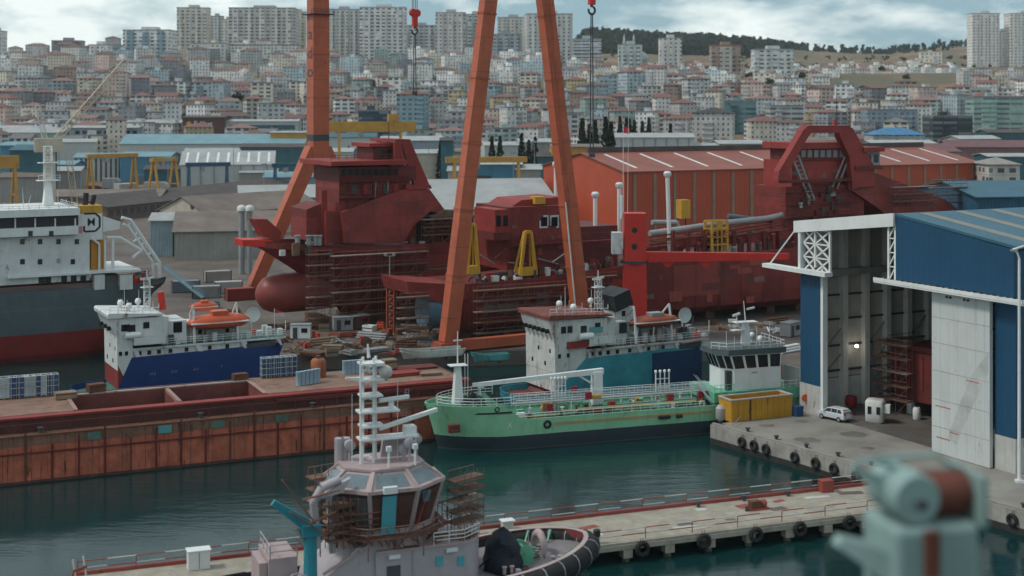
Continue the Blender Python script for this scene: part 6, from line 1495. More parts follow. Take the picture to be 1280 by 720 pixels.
for s in (-1,1):
    yy = lambda z: s*(.805-.16*(z-1)/.62)
    for pts in ([(.98,1.08),(.50,1.44),(-.05,1.50),(-.05,1.08)],[(-.13,1.08),(-.13,1.50),(-.98,1.50),(-.98,1.08)],[(-1.06,1.08),(-1.06,1.50),(-1.5,1.48),(-1.72,1.08)]):
        m_ = len(pts); MB().add([(x,yy(z),z) for x,z in pts]+[(x,yy(z)-s*.04,z) for x,z in pts],[tuple(range(m_)),tuple(range(2*m_-1,m_-1,-1))]+[(k,(k+1)%m_,m_+(k+1)%m_,m_+k) for k in range(m_)]).build('window', GLS, car)
    for x in (1.3,-1.3):
        wl = MB().lathe([(.22,-.11),(.32,-.1),(.33,0),(.32,.1),(.22,.11)], (x,s*.78,.33), 18, 'y').build('wheel', BLACK, car, smooth=40)
        MB().lathe([(.05,s*.125),(.19,s*.12),(.2,s*.1)], (x,s*.78,.33), 12, 'y').build('rim', GREYP, wl)
    MB().bx(-2.14,-2.05,s*.62-.12,s*.62+.12,.85,1.1).build('tail_light', RB, car); MB().bx(2.0,2.09,s*.58-.17,s*.58+.17,.62,.8).build('headlight', WCLEAN, car)
    MB().bx(.78,1.0,s*.84,s*.84+s*.16,1.02,1.18).build('door_mirror', SIL, car)
MB().add([(-2.0,-.62,1.12),(-2.0,.62,1.12),(-1.78,.52,1.5),(-1.78,-.52,1.5),(-1.9,-.62,1.1),(-1.9,.62,1.1),(-1.7,.52,1.48),(-1.7,-.52,1.48)],[(0,1,2,3),(4,5,6,7),(0,1,5,4),(1,2,6,5),(2,3,7,6),(3,0,4,7)]).build('rear_window', GLS, car)
MB().add([(1.30,-.66,1.05),(1.30,.66,1.05),(.62,.56,1.5),(.62,-.56,1.5),(1.2,-.66,1.03),(1.2,.66,1.03),(.5,.56,1.48),(.5,-.56,1.48)],[(0,1,2,3),(4,5,6,7),(0,1,5,4),(1,2,6,5),(2,3,7,6),(3,0,4,7)]).build('windscreen', GLS, car)
MB().bx(-2.16,-2.1,-.26,.26,.62,.74).build('number_plate', WCLEAN, car)
# kiosk
K_ = gp(1097,530,2.504); KF = Fr(K_[0],K_[1]+1.2,2.506,-25)
kk = thing('guard_kiosk', 'small rounded white guard kiosk before the hall opening', 'kiosk', KF)
KW = pm('kiosk white', (.60,.60,.57), .08, .5, streak=.2)
MB().loft([[((1.25 if abs(z-1.5)<1.4 else 1.05)*(abs(cos(a))**.45)*(1 if cos(a)>0 else -1),(1.15 if abs(z-1.5)<1.4 else .95)*(abs(sin(a))**.45)*(1 if sin(a)>0 else -1),z) for a in [2*pi*(k+.5)/20 for k in range(20)]] for z in (0,.25,2.8,3.05)]).build('shell', KW, kk, smooth=50)
for x,y,rz in ((-.55,-1.14,0),(.6,-1.14,0),(1.25,-.1,90),(-1.25,0,90)): MB().box((x,y,1.75), (.5,.08,1.0) if rz == 0 else (.08,.5,1.0)).build('window', GLS, kk)
MB().bx(1.3,2.0,-.6,.3,1.4,2.5).build('cooling_unit', WCLEAN, kk)
for i,(px,py,h) in enumerate(((1139,517,1.8),(1146,524,1.6))):
    p = gp(px,py,2.504); o = thing('plastic_tank', ('taller white plastic tank standing in shadow inside hall','lower white plastic tank in shadow inside hall, nearer the door')[i], 'tank', Fr(p[0],p[1],2.506,0))
    MB().lathe([(.5,0),(.55,.1),(.55,h-.3),(.4,h),(.2,h+.02)], n=14).build('tank', WCLEAN, o, smooth=40); MB().lathe([(.2,h+.025),(.22,h+.12),(.18,h+.15)], n=10).build('lid', DGREY, o)
# yellow hoarding
YF = Fr(*gp(914,528,2.504)[:2],2.506,24); YL = YF.x(990)
yh = thing('yellow_container', 'open topped yellow ribbed container at the quay corner', 'container', YF)
hy = YF.z(499,3); q = MB().bx(0,YL,0,.12,0,hy).bx(0,YL,2.9,3.02,0,hy).bx(0,.12,.13,2.89,0,hy).bx(YL-.12,YL,.13,2.89,0,hy).bx(.13,YL-.13,.13,2.89,.3,1.6)
YCON = pm('container yellow', (.52,.27,.03), .18, .55, rust=.15, streak=.3)
q.build('body', YCON, yh)
for k in range(11): x = .1+(YL-.4)*k/10; MB().bx(x,x+.2,-.14,-.003,.05,hy-.05).build('rib', YCON if k not in (3,) else RUSTY, yh)
MB().bx(-.1,YL+.1,-.12,.2,hy+.004,hy+.16).bx(-.1,.25,.21,2.8,hy+.004,hy+.16).bx(YL-.25,YL+.1,.21,2.8,hy+.004,hy+.16).bx(-.1,YL+.1,2.81,3.1,hy+.004,hy+.16).build('rim', pm('chalky rim', (.46,.44,.40), .2), yh)
p = gp(901,524,2.504); o = thing('water_tank', 'small grey white tank left of the yellow container', 'tank', Fr(p[0],p[1],2.506,0))
MB().lathe([(.6,0),(.7,.15),(.7,1.5),(.35,1.9),(.1,1.95)], n=14).build('tank', pm('grey white tank', (.40,.38,.37), .2, streak=.3), o, smooth=40); MB().tube((.5,-.5,.3),(.95,-.8,.3),.08).build('outlet', RUSTY, o)
p = gp(997,520,2.504); o = thing('blue_bin', 'dark blue bin by the white base wall', 'bin', Fr(p[0],p[1],2.506,-62)); MB().taper((0,0,0),(0,0,1.3),1.1,.9,1.3,1.0).build('body', BLUEP, o); MB().bx(-.7,.7,-.55,.55,1.31,1.42).build('lid', BLUEP, o)
p = gp(1005,509,2.504)
rg = MB().lathe([(.05,-.1),(.5,-.1),(.55,0),(.5,.1),(.05,.1)], HL.w(1.3,-.2,2.0), 14, 'y').build('lifebuoy_case', LBOAT); tag(rg, 'round orange lifebuoy case on the white base wall', 'lifebuoy')
# tall lamp post at the right
LP = Fr((1274-640)*158/F, 158, 2.506, 0); zt = LP.z(312, 0)
lp = thing('lamp_post', 'tall white lamp post in front of the blue hall corner', 'lamp post', LP)
MB().tube((0,0,0),(0,0,zt-1.0),.20,.14,10).bx(-.4,.4,-.4,.4,0,.3).build('pole', WCLEAN, lp)
MB().path([(0,0,zt-1.0),(-.25,0,zt-.3),(-.75,0,zt),(.9,0,zt+.5)],.12,8).build('arm', WCLEAN, lp); MB().bx(-.95,-.2,-.2,.2,zt-.2,zt+.02).bx(.5,1.3,-.2,.2,zt+.3,zt+.62).build('lamp_head', GREYP, lp)
# tyres hung along the quay face
tq = random.Random(4)
ang = math.degrees(math.atan2(Q1[1]-Q0[1], Q1[0]-Q0[0])); QF = Fr(Q0[0],Q0[1],2.5,ang)
tyre_mesh = MB().torus((0,0,0),.50,.21,'y',20,8)
def tyre(fr, x, y, z, label, grp, parent=None, r=1.0, hub=False):
    w = fr.w(x,y,z); o = thing('fender_tyre', label, 'tyre', Fr(w[0],w[1],w[2],math.degrees(fr.a)), grp)
    MB().torus((0,0,0),.50*r,.21*r,'y',20,8).build('tyre', BLACK, o, smooth=50)
    MB().tube((-.1,.1,.4*r),(-.14,.22,1.05),.03,n=4).tube((.1,.1,.4*r),(.14,.22,1.05),.03,n=4).build('chain', RUSTY, o)
    return o
for i,px in enumerate((927,942,957,993,1019,1042,1070,1100,1222,1265)):
    x = QF.x(px, -.45); tyre(QF, x, -.44, -1.05-.15*tq.random(), ('first','second','third','fourth','fifth','sixth','seventh','eighth','ninth','tenth')[i]+' tyre along the quay wall counted from its corner', 'tyres along the quay wall')
MBq = MB()
for k in range(16):
    x = .6+k*5.2; o = MB().lathe([(.22,0),(.2,.35),(.34,.42),(.36,.52),(.2,.58)], QF.w(x,1.0,.01), 12).build('bollard', DGREY, None, (0,0,0), smooth=40); tag(o, f"squat dark bollard on the quay edge", 'bollard', 'bollards along the quay edge')
o = MB().bx(0,70,.0,.45,.005,.20).build('quay_kerb', pm('kerb concrete', (.30,.28,.25), .25), None, QF.o, QF.a); tag(o, kind='structure')
for k,(px,z) in enumerate(((975,-1.2),(1005,-1.3),(1110,-1.2))): pass
QW = pm('quay wall concrete', (.33,.31,.28), .35, .85, scale=.35, streak=.6, bump=.3, bands=[(-9,(.03,.03,.028)),(-1.75,(.33,.31,.28))])
o = MB().bx(-.05,68,-.22,-.002,-5,-.02).build('quay_wall', QW, None, (QF.o[0],QF.o[1],2.5), QF.a); tag(o, kind='structure')
# cable and stains on the apron as thin patches
ST = pm('oil stain', (.155,.145,.13), .4, .7, streak=0)
for i,(px,py,r) in enumerate(((1010,550,1.6),(1068,543,1.9),(1002,527,1.0),(1112,575,2.2),(1160,596,1.8),(960,532,1.0),(1085,560,.9))):
    p = gp(px,py,2.51); n = 16; o = MB().add([(p[0]+r*cos(2*pi*k/n)*tq.uniform(.7,1.3), p[1]+r*.9*sin(2*pi*k/n)*tq.uniform(.7,1.3), 2.509) for k in range(n)],[tuple(range(n))]).build('oil_stain', ST); tag(o, kind='structure')

# ------------------------------------------------------------------ jetty in the foreground
JT = Fr(-40.2,128.4,2.0,20.9); JL = JT.x(1104,0)+2.9; JW = 9.4
jt = thing('jetty', 'pale concrete jetty on piles with red and white rails', 'jetty', JT)
JC = pm('jetty concrete', (.34,.305,.25), .28, .85, scale=.5, streak=.35, bump=.3)
MB().bx(0,JL,-JW,0,-.75,0).build('deck', JC, jt)
JR = pm('jetty red paint', (.30,.065,.05), .25, .6, rust=.15); JWh = pm('jetty white paint', (.52,.50,.47), .2)
MB().bx(0,JL,-.5,-.1,.004,.32).build('kerb', JR, jt)
xk = JT.x(700,0)
# striped rails: red and white lengths are real separate pieces
def striped(y, hs, x0, x1, seg, nm, r=.055):
    q = MB(); k = 0; x = x0
    while x < x1:
        xe = min(x+seg, x1)
        for h in hs: MB().tube((x,y,h),(xe-.003,y,h),r,n=6).build(nm, JWh if (k+(0 if h > .7 else 1))%2 else JR, jt)
        x = xe; k += 1
    p = MB(); x = x0
    while x <= x1: p.tube((x,y,.0),(x,y,hs[0]),r*.9,n=5); x += seg*2
    p.build('rail_post', JR, jt)
striped(-.3, (1.25,.62), .5, JL-.5, 2.6, 'far_rail')
striped(-JW+.5, (1.1,.55), JT.x(747,-JW+.5), JL-6, 2.6, 'near_rail', .05)
for k in range(18): x = 1+k*4.6; MB().bx(x-.5,x+.5,-JW-.12,-JW+.9,-1.55,-.751).build('pile_cap', JC, jt); MB().tube((x,-JW+.5,-4.5),(x,-JW+.5,-1.551),.38,n=10).build('pile', pm('wet concrete', (.11,.105,.09), .4), jt); MB().tube((x,-.8,-4.5),(x,-.8,-.751),.38,n=10).build('pile', pm('wet concrete', (.11,.105,.09), .4), jt)
MB().bx(0,JL,-JW-.10,-JW-.004,-.70,-.25).build('edge_beam', pm('edge concrete', (.36,.33,.27), .3, streak=.5), jt)
tj = random.Random(8)
for k in range(26):
    x = tj.uniform(30, JL-2); y = tj.uniform(-JW+1,-1.5); w_, d_ = tj.uniform(.8,3.2), tj.uniform(.4,1.2); MB().box((x,y,.012+.001*k), (w_,d_,.008), tj.uniform(-.3,.3)).build('deck_patch', tj.choice((JWh,JR,pm('dark deck patch', (.14,.11,.09), .3),pm('tan deck patch', (.40,.35,.27), .2))), jt)
for i,px in enumerate((803,880,945,1062,1000)):
    x = JT.x(px,-JW-.3); tyre(JT, x, -JW-.33, -.75, ('leftmost tyre hung on the jetty edge','second tyre from left hung on the jetty edge','third tyre from left hung on the jetty edge','rightmost tyre hung on the jetty edge','fourth tyre from left hung on the jetty edge')[i], 'tyres along the jetty', r=1.15)
def on(fr, px, y, z=0.003): x = fr.x(px, y); return x, fr.w(x, y, z)
x, w = on(JT,248,-2.2); o = thing('white_cabinet', 'white steel cabinet on the left end of the jetty', 'cabinet', Fr(w[0],w[1],w[2],20)); MB().bx(-1.0,1.0,-.6,.6,0,1.7).build('body', WCLEAN, o, bevel=.04); MB().bx(-1.1,1.1,-.7,.7,1.705,1.8).build('lid', WCLEAN, o); MB().bx(-.02,.02,-.63,-.602,.1,1.6).build('door_gap', DGREY, o)
x, w = on(JT,947,-4.2); o = thing('pump_set', 'red pump set on skids standing on the jetty', 'pump', Fr(w[0],w[1],w[2],20))
MB().bx(-1.1,1.1,-.5,.5,.0,.22).build('skid', JR, o); MB().bx(-.9,.3,-.4,.4,.225,.95).build('engine', RUSTY, o); MB().lathe([(.3,.35),(.42,.5),(.42,.9),(.3,1.0)], (0,0,.6), 12, 'x').build('pump', JR, o); MB().lathe([(.05,0),(.2,0),(.2,.5),(.05,.55)], (-1.4,-.2,.0), 8).build('foot', DGREY, o)
x, w = on(JT,1032,-.9); o = thing('red_box', 'red steel box on the far edge of the jetty', 'box', Fr(w[0],w[1],w[2],20)); MB().bx(-.7,.7,-.5,.5,0,1.2).build('body', JR, o); MB().bx(-.75,.75,-.55,.55,1.205,1.3).build('lid', JR, o)
x, w = on(JT,746,-JW+.7); o = thing('mooring_post', 'green and black mooring post at the jetty edge beside tug bow', 'post', Fr(w[0],w[1],w[2],20)); MB().lathe([(.28,0),(.28,.7)], n=12).build('post', GREENP, o); MB().lathe([(.34,.705),(.36,.8),(.36,1.3),(.25,1.4)], n=12).build('cap', BLACKP, o)
x, w = on(JT,634,-1.4); o = thing('white_bin', 'small white box on jetty behind the tug bow', 'box', Fr(w[0],w[1],w[2],20)); MB().bx(-.55,.55,-.4,.4,0,.9).build('body', JWh, o); MB().bx(-.7,.7,-.55,.55,.905,1.02).build('lid', WCLEAN, o)
for i,(px,y) in enumerate(((873,-1.2),(930,-.9),(985,-1.0))): x, w = on(JT,px,y); o = MB().lathe([(.2,0),(.2,.4),(.32,.45),(.32,.6)], w, 10).build('jetty_bollard', DGREY); tag(o, ('left','middle','right')[i]+' of three dark bollards on far jetty edge', 'bollard', 'bollards on the jetty')
x, w = on(JT,96,-3.0); o = thing('red_white_barrier', 'leaning red and white barrier at the far left jetty end', 'barrier', Fr(w[0],w[1],w[2],60)); MB().beam((0,0,0),(0,.5,2.2),.12).beam((1.2,0,0),(1.2,.5,2.2),.12).build('posts', JWh, o); MB().beam((-.2,.25,1.2),(1.4,.25,1.2),.1,.3).build('board', JR, o)
# ------------------------------------------------------------------ tug in the foreground
TG = Fr(6.2,129.9,0,200.9)
PINK = pm('pinkish primer', (.42,.32,.32), .15, .55, streak=.2, rust=.10)
TGREY = pm('tug grey primer', (.38,.35,.37), .15, .5, streak=.2, rust=.06)
TRED = pm('tug red bulwark', (.20,.04,.04), .25, .6)
tg = thing('tug_boat', 'tug under refit with white lattice mast, scaffolded wheelhouse and black bow fender', 'tug', TG)
TL = 33; htop = lambda t: 3.6+1.8*max(0,1-t/.45)**1.2
h_, side = hull(tg, TL, 11.4, htop, -2.2, .6, .8, pm('tug hull black', (.025,.027,.03), .3, .6), pm('tug deck', (.22,.20,.21), .3, .8), te=.30, ts=.86, ws=.85, bulw=.95, n=44)
for sg in (-1,1): pass
# inner bulwark lining, red
q = MB(); prev = None
for i in range(28):
    t = (i/27)**1.4*.62; x, w = side(t); x += .32 if t < .02 else .1; w = max(0,w-.2)
    cur = [(x,w,htop(t)-.93),(x,w,htop(t)-.04),(x,-w,htop(t)-.93),(x,-w,htop(t)-.04)]
    if prev: q.add([prev[0],cur[0],cur[1],prev[1]],[(0,1,2,3)]).add([prev[2],cur[2],cur[3],prev[3]],[(0,1,2,3)])
    prev = cur
q.build('bulwark_lining', TRED, tg)
# capping rail, pinkish
q = MB()
for s in (-1,1):
    pts = [(side((i/27)**1.4*.9)[0]+.05, s*(max(0,side((i/27)**1.4*.9)[1]-.12)), htop((i/27)**1.4*.9)+.02) for i in range(28)]
    for a,b in zip(pts,pts[1:]): q.beam(a,b,.42,.07)
q.build('capping_rail', PINK, tg)
# big cylindrical bow fender
def sweep(pts, r, n=10):
    rings = []
    for i,p in enumerate(pts):
        a = Vector(pts[max(0,i-1)]); b = Vector(pts[min(len(pts)-1,i+1)]); d = (b-a).normalized(); e = d.cross(Vector((0,0,1))).normalized(); g_ = Vector((0,0,1))
        rings.append([tuple(Vector(p)+e*r*cos(2*pi*k/n)+g_*r*1.15*sin(2*pi*k/n)) for k in range(n)])
    return rings
pts = []
for i in range(26,-1,-1): t = (i/26)**1.5*.42; x,w = side(t,.9); pts.append((x+.1-.55*(1-min(1,t/.1)), -w-.42, htop(t)-.95))
for i in range(1,27): t = (i/26)**1.5*.42; x,w = side(t,.9); pts.append((x+.1-.55*(1-min(1,t/.1)), w+.42, htop(t)-.95))
fd = MB().loft(sweep(pts,.82,12)).build('bow_fender', BLACK, tg, smooth=60)
for k in range(14):
    i = 4+k*3+(1 if k > 7 else 0)
    if i >= len(pts)-1: break
    p = Vector(pts[i]); d = (Vector(pts[i+1])-Vector(pts[i-1])).normalized(); rg_ = sweep([tuple(p-d*.05),tuple(p+d*.05)],.85,12)
    MB().loft(rg_).build('fender_lashing', GREYP, fd)
# lower deckhouse
dk = 2.55
def tbx(x0,x1,y0,y1,z0,z1,nm,m,bv=0): return MB().bx(x0,x1,y0,y1,z0,z1).build(nm, m, tg, bevel=bv)
xr, xl = TG.x(611,3.6), TG.x(470,3.6); zt_ = TG.z(684,(xr+xl)/2,3.6)
n = 14
fp = [(xl,-3.6),(xr+2.2,-3.6)]+[(xr+2.2-2.2*sin(a)*1.0,-3.6*cos(a)) for a in [pi*k/n for k in range(1,n)]]+[(xr+2.2,3.6),(xl,3.6)]
MB().prism(fp, dk, zt_).build('deckhouse', TGREY, tg, smooth=30)
MB().prism([(x*1.0,y*1.03) for x,y in fp], zt_+.003, zt_+.18).build('deckhouse_roof', PINK, tg)
TPANE = pm('teal film', (.09,.36,.42), .15, .35, streak=0)
windows(tg, [(TG.x(px,3.6),3.6,TG.z(701,TG.x(px,3.6),3.6)) for px in (549,576)], .6, .8, '+y', TPANE)
for px,w_ in ((492,1.1),): MB().bx(TG.x(px,3.6)-.6,TG.x(px,3.6)+.6,3.605,3.66,dk+.1,TG.z(707,TG.x(px,3.6),3.6)).build('door_opening', DGREY, tg)
for px in (493,565): x = TG.x(px,3.8); MB().bx(x-.5,x+.5,3.72,3.95,zt_-.5,zt_-.2).build('wall_lamp', WCLEAN, tg)
x = TG.x(516,3.6); MB().tube((x,3.68,dk),(x,3.68,zt_),.05,n=5).build('drain_pipe', TGREY, tg)
zt_s = zt_; TAR = pm('dark rope', (.05,.045,.04), .3)
# aft house and slanted casing
xa, xb = TG.x(470,3.3)+.02, TG.x(398,3.3)
MB().ext([(xa,dk),(xb+.6,dk),(xb,4.6),(xa+1.6,zt_+.6),(xa,zt_+.6)], -3.3, 3.3, 'y').build('casing', TGREY, tg)
MB().beam((xb-.4,3.35,zt_-1.3),(xa+.5,3.35,zt_+.8),.25,.2).build('casing_rail', PINK, tg)
tbx(TG.x(372,3),TG.x(336,3),-1.5,3,dk,TG.z(698,TG.x(350,3),3),'aft_house',PINK); tbx(TG.x(334,2.6),TG.x(324,2.6),-1,2.6,dk,TG.z(706,TG.x(330,3),3),'aft_house',PINK)
MB().rail([(TG.x(372,3),2.9,TG.z(698,TG.x(350,3),3)),(TG.x(338,3),2.9,TG.z(698,TG.x(350,3),3)),(TG.x(338,3),-1.4,TG.z(698,TG.x(350,3),3))],1.1,.05,1.4).build('aft_rail', TGREY, tg)
# wheelhouse: eight-sided, wider at its eave, sloping roof glass above
wc = TG.x(476,0); zA, zB, zC = TG.z(663,wc,2.5), TG.z(613,wc,4), TG.z(579,wc,0)
def octa(rx, ry, z, dx=0): return [(wc+dx+rx*cos(R(22.5+45*k)), ry*sin(R(22.5+45*k))) for k in range(8)]
o1, o2, o3 = octa(4.4,3.5,zA), octa(5.6,4.5,zB), octa(3.7,3.0,zC)
MB().prism(octa(4.3,3.5,0), zt_+.19, zA).build('wheelhouse_base', PINK, tg)
MB().prism(o1, zA+.004, zB, o2).build('wheelhouse', pm('wheelhouse inside', (.085,.035,.03), .4), tg)
MB().prism(o2, zB+.004, zC, o3).build('wheelhouse_crown', PINK, tg)
PLB = pm('wet brown boards', (.17,.075,.05), .4, .8, scale=1)
rp = random.Random(6)
for k in range(8):
    p = [Vector((wc+r_*1.22*cos(R(22.5+45*(k+d_))), r_*sin(R(22.5+45*(k+d_))), zA-.15)) for r_ in (3.7,5.2) for d_ in (0,1)]
    for n_ in range(5):
        t = n_/5+.02; a = p[0].lerp(p[2],t); b = p[1].lerp(p[3],t); z = Vector((0,0,rp.uniform(0,.06))); MB().beam(a+z,b+z,.24,.06).build('staging_board', PLB, tg)
    MB().rail([tuple(p[2]),tuple(p[3])],1.1,.05,1.3,2).build('staging_rail', SCAF, tg)
    MB().tube(p[2],p[2]-Vector((0,0,1.6)),.06).build('staging_prop', SCAF, tg)
WGL = glass('dusty wheelhouse glass', (.09,.115,.13), .2)
OPENB = pm('open brown opening', (.12,.055,.045), .5)
CRW = glass('crown glass', (.13,.17,.19), .15)
for k in range(8):
    i, j = k, (k+1)%8
    face_panes(tg, o1, o2, zA, zB, i, j, 2, OPENB if k in (1,2,3) else WGL, 'window', .10, .14, .02)
    face_panes(tg, o2, o3, zB, zC, i, j, 1, CRW, 'crown_window', .12, .16, .025)
    q = MB().beam((*o1[i],zA),(*o2[i],zB),.34).beam((*o2[i],zB),(*o3[i],zC),.3).beam((*o2[i],zB),(*o2[j],zB),.42,.3).beam((*o1[i],zA+.1),(*o1[j],zA+.1),.35,.5)
    q.build('frame', PINK, tg)
MB().prism(octa(3.9,3.15,0), zC+.004, zC+.22).build('wheelhouse_roof', PINK, tg)
zr_ = zC+.225
x = TG.x(487,4.2); MB().bx(x-.6,x+.6,4.2,4.7,zB-.1,zB+.45).build('search_light', WCLEAN, tg)
for (px,yy_,w_,za_,zb_) in ((486,4.05,.62,zA+.1,zB-.35),(530,3.3,.55,zB-1.5,zB-.4)):
    x = TG.x(px,yy_); MB().add([(x-w_,yy_-.25,za_),(x+w_,yy_-.25,za_),(x+w_,yy_+.35,zb_),(x-w_,yy_+.35,zb_),(x-w_,yy_-.31,za_),(x+w_,yy_-.31,za_),(x+w_,yy_+.29,zb_),(x-w_,yy_+.29,zb_)],[(0,1,2,3),(7,6,5,4),(0,4,5,1),(1,5,6,2),(2,6,7,3),(3,7,4,0)]).build('film_door', TPANE, tg)
x = TG.x(519,3.2); MB().beam((x,3.5,zA+.3),(x-1.0,3.9,zB-.4),.7,.06).build('red_board', BRED, tg)
for px in range(412,470,9):
    x = TG.x(px,3.7); MB().beam((x,3.3+(px-412)*.006,zA+.15),(x+.1,3.95,zB-.4),.10).build('inner_post', pm('red brown plank', (.17,.075,.05), .35, .8), tg)
for k in range(4): z = zA+.4+k*.55; MB().beam((TG.x(408,3.4),3.3+k*.15,z),(TG.x(474,3.9),3.75+k*.15,z+.1),.16,.06).build('inner_plank', pm('red brown plank', (.17,.075,.05), .35, .8), tg)
# equipment on the wheelhouse roof
for px,y,h in ((437,-1,1.7),(512,1.2,2.0),(520,-.6,1.9),(505,.6,1.2)): x = TG.x(px,y); MB().tube((x,y,zr_),(x,y,zr_+h*.6),.13,n=8).lathe([(.35,-.35),(.48,-.3),(.48,.3),(.35,.35)], (x,y,zr_+h*.8), 12, 'y').build('search_light', TGREY, tg, smooth=40)
x = TG.x(492,-1.2); MB().ext([(x-1.2,zr_),(x+1.2,zr_),(x+.9,zr_+1.8),(x-.9,zr_+1.8)],-1.6,-1.2,'y').build('louvre_box', TGREY, tg)
for px in (424,432): x = TG.x(px,-1.6); MB().tube((x,-1.6,zr_-2.5),(x,-1.6,zr_+1.9),.42,n=10).build('exhaust_stack', TGREY, tg)
MB().path([(TG.x(424,3.2),3.2,zC-.2),(TG.x(402,3.6),3.6,zB+.7),(TG.x(392,3.6),3.6,zB-.4),(TG.x(396,3.3),3.3,zA-.5)],.36,10).build('exhaust_bend', TGREY, tg, smooth=50)
MB().ext([(TG.x(438,3.4),zC-.1),(TG.x(410,3.4),zB+.3),(TG.x(398,3.4),zB-.3),(TG.x(428,3.4),zB+.1)],2.9,3.5,'y').build('exhaust_cover', TGREY, tg)
MB().path([(TG.x(411,3),3,zB),(TG.x(416,3),3,zA-1.2)],.3,8).build('exhaust_pipe', TGREY, tg)
for px in (486,519): x = TG.x(px,2.5); MB().tube((x,2.5,zr_),(x,2.5,zr_+1.4),.10).bx(x-.2,x+.2,2.3,2.7,zr_+1.4,zr_+1.8).build('horn_post', WCLEAN, tg)
# mast
mx = TG.x(461,0); z1 = TG.z(447,mx,0)
q = MB()
for dx in (-.75,-.3,.4,.85): q.tube((mx+dx,(-.5 if dx in (-.75,.4) else .5),zr_),(mx+dx,(-.5 if dx in (-.75,.4) else .5),z1),.12,n=8)
k = 0; z = zr_+.5
while z < z1: q.beam((mx-.85,-.5,z),(mx+.95,.5,z),.08).beam((mx-.25,.5,z),(mx+.45,-.5,z),.10); z += 1.25
q.tube((mx,0,z1),(mx+.1,0,TG.z(430,mx,0)),.16,.07)
q.build('mast', WCLEAN, tg)
def plat(py, xa_, xb_, y0=-.8, y1=.8):
    z = TG.z(py,mx,0); MB().bx(min(xa_,xb_),max(xa_,xb_),y0,y1,z,z+.16).build('mast_platform', WCLEAN, tg); return z
z = plat(475, TG.x(450,0), TG.x(478,0)); MB().taper((TG.x(452,0),0,z+.1),(TG.x(431,0),.2,z+.35),.7,.35,.15,.15).build('mast_arm', WCLEAN, tg)
MB().lathe([(.2,0),(.25,.25),(.52,.4),(.62,.8),(.5,1.15),(.22,1.32),(.02,1.35)], (TG.x(482,.3),.3,z-.1), 16).build('radome', pm('radome', (.52,.50,.47), .1), tg, smooth=60)
plat(455, TG.x(449,0), TG.x(478,0))
z = plat(515, TG.x(447,0), TG.x(497,0)); x = TG.x(489,0)
MB().tube((x,0,z+.16),(x,0,z+.8),.25).beam((TG.x(474,.3),.3,z+1.0),(TG.x(511,-.2),-.2,z+1.05),.28,.3).build('radar_scanner', WCLEAN, tg)
z = plat(549, TG.x(448,0), TG.x(520,0)); x = TG.x(512,0)
MB().bx(x-.5,x+.5,-.5,.5,z+.16,z+.9).build('radar_pedestal', WCLEAN, tg); MB().beam((TG.x(474,.6),.6,z+1.0),(TG.x(546,-.5),-.5,z+2.0),.35,.32).build('radar_scanner', WCLEAN, tg)
MB().tube((TG.x(519,0),0,z),(TG.x(519,0),0,zr_),.08).build('platform_stay', WCLEAN, tg)
plat(495, TG.x(450,0), TG.x(476,0)); plat(533, TG.x(450,0), TG.x(478,0))
for px,zz in ((440,6),(497,7)): x = TG.x(px,0); MB().tube((x,0,zr_),(x,0,zr_+zz),.04,.02,n=5).build('aerial', WCLEAN, tg)
# teal knuckle crane aft
KN = pm('crane teal blue', (.03,.24,.30), .18, .45, rust=.05)
x = TG.x(388,3.4); zk = TG.z(668,x,3.4)
MB().tube((x,3.4,dk),(x,3.4,zk),.62,.55,12).bx(x-.8,x+.8,2.7,4.1,zk,zk+.9).build('crane_post', KN, tg)
MB().taper((x,3.4,zk+.6),(TG.x(341,3.4),3.4,TG.z(628,TG.x(341,3.4),3.4)),.85,1.0,.4,.5).build('crane_jib', KN, tg)
MB().tube((x+.3,3.4,zk-1.4),(TG.x(372,3.4),3.4,TG.z(660,TG.x(372,3.4),3.4)),.14).build('crane_ram', GREYP, tg)
for px,y in ((371,3.8),(378,4.3),(366,4.6)): x = TG.x(px,y); MB().torus((x,y,dk+2.6),.9,.06,'y',16,5).build('hose_coil', TGREY, tg)
# fore deck: tarpaulin heap, staple, winch
def lump(cx, cy, z0, rx, ry, h, m, nm, rn):
    rings = []
    for j in range(7):
        s = cos(j/6*pi/2)**.6; rings.append([(cx+rx*s*cos(2*pi*k/16)*(1+rn.uniform(-.14,.14)), cy+ry*s*sin(2*pi*k/16)*(1+rn.uniform(-.2,.2)), z0+h*(j/6)**.8+rn.uniform(-.1,.1)*(j>0)) for k in range(16)])
    return MB().loft(rings).build(nm, m, tg, smooth=38)
rl_ = random.Random(2)
x = TG.x(629,.6); lump(x,.6,3.2,1.7,2.6,3.7,TARP,'tarpaulin_heap',rl_)
x = TG.x(674,0); 
q = MB(); pa = [(x+1.5*cos(a)*.0, 1.25*cos(a), 4.6+1.2*sin(a)) for a in [pi*k/10 for k in range(11)]]
q.loft(sweep([(x,1.25,3.4),(x,1.25,4.2)]+pa+[(x,-1.25,4.2),(x,-1.25,3.4)],.34,10)).build('towing_staple', PINK, tg, smooth=50)
x = TG.x(665,.5); MB().lathe([(.8,-1.0),(.8,-.9),(.45,-.88),(.45,.88),(.8,.9),(.8,1.0)], (x+.9,.4,4.5), 16, 'y').bx(x+.2,x+1.6,-.7,1.5,3.3,3.95).build('tow_winch', GREENP, tg)
for sg in (1,-1):
    for t in (.05,.075,.10): xx_, ww_ = side(t); MB().beam((xx_+.5,sg*(ww_-.35),htop(t)-.1),(xx_+1.1,sg*(ww_-1.0),htop(t)-.95),.14,.2).build('bulwark_stay', GREENP, tg)
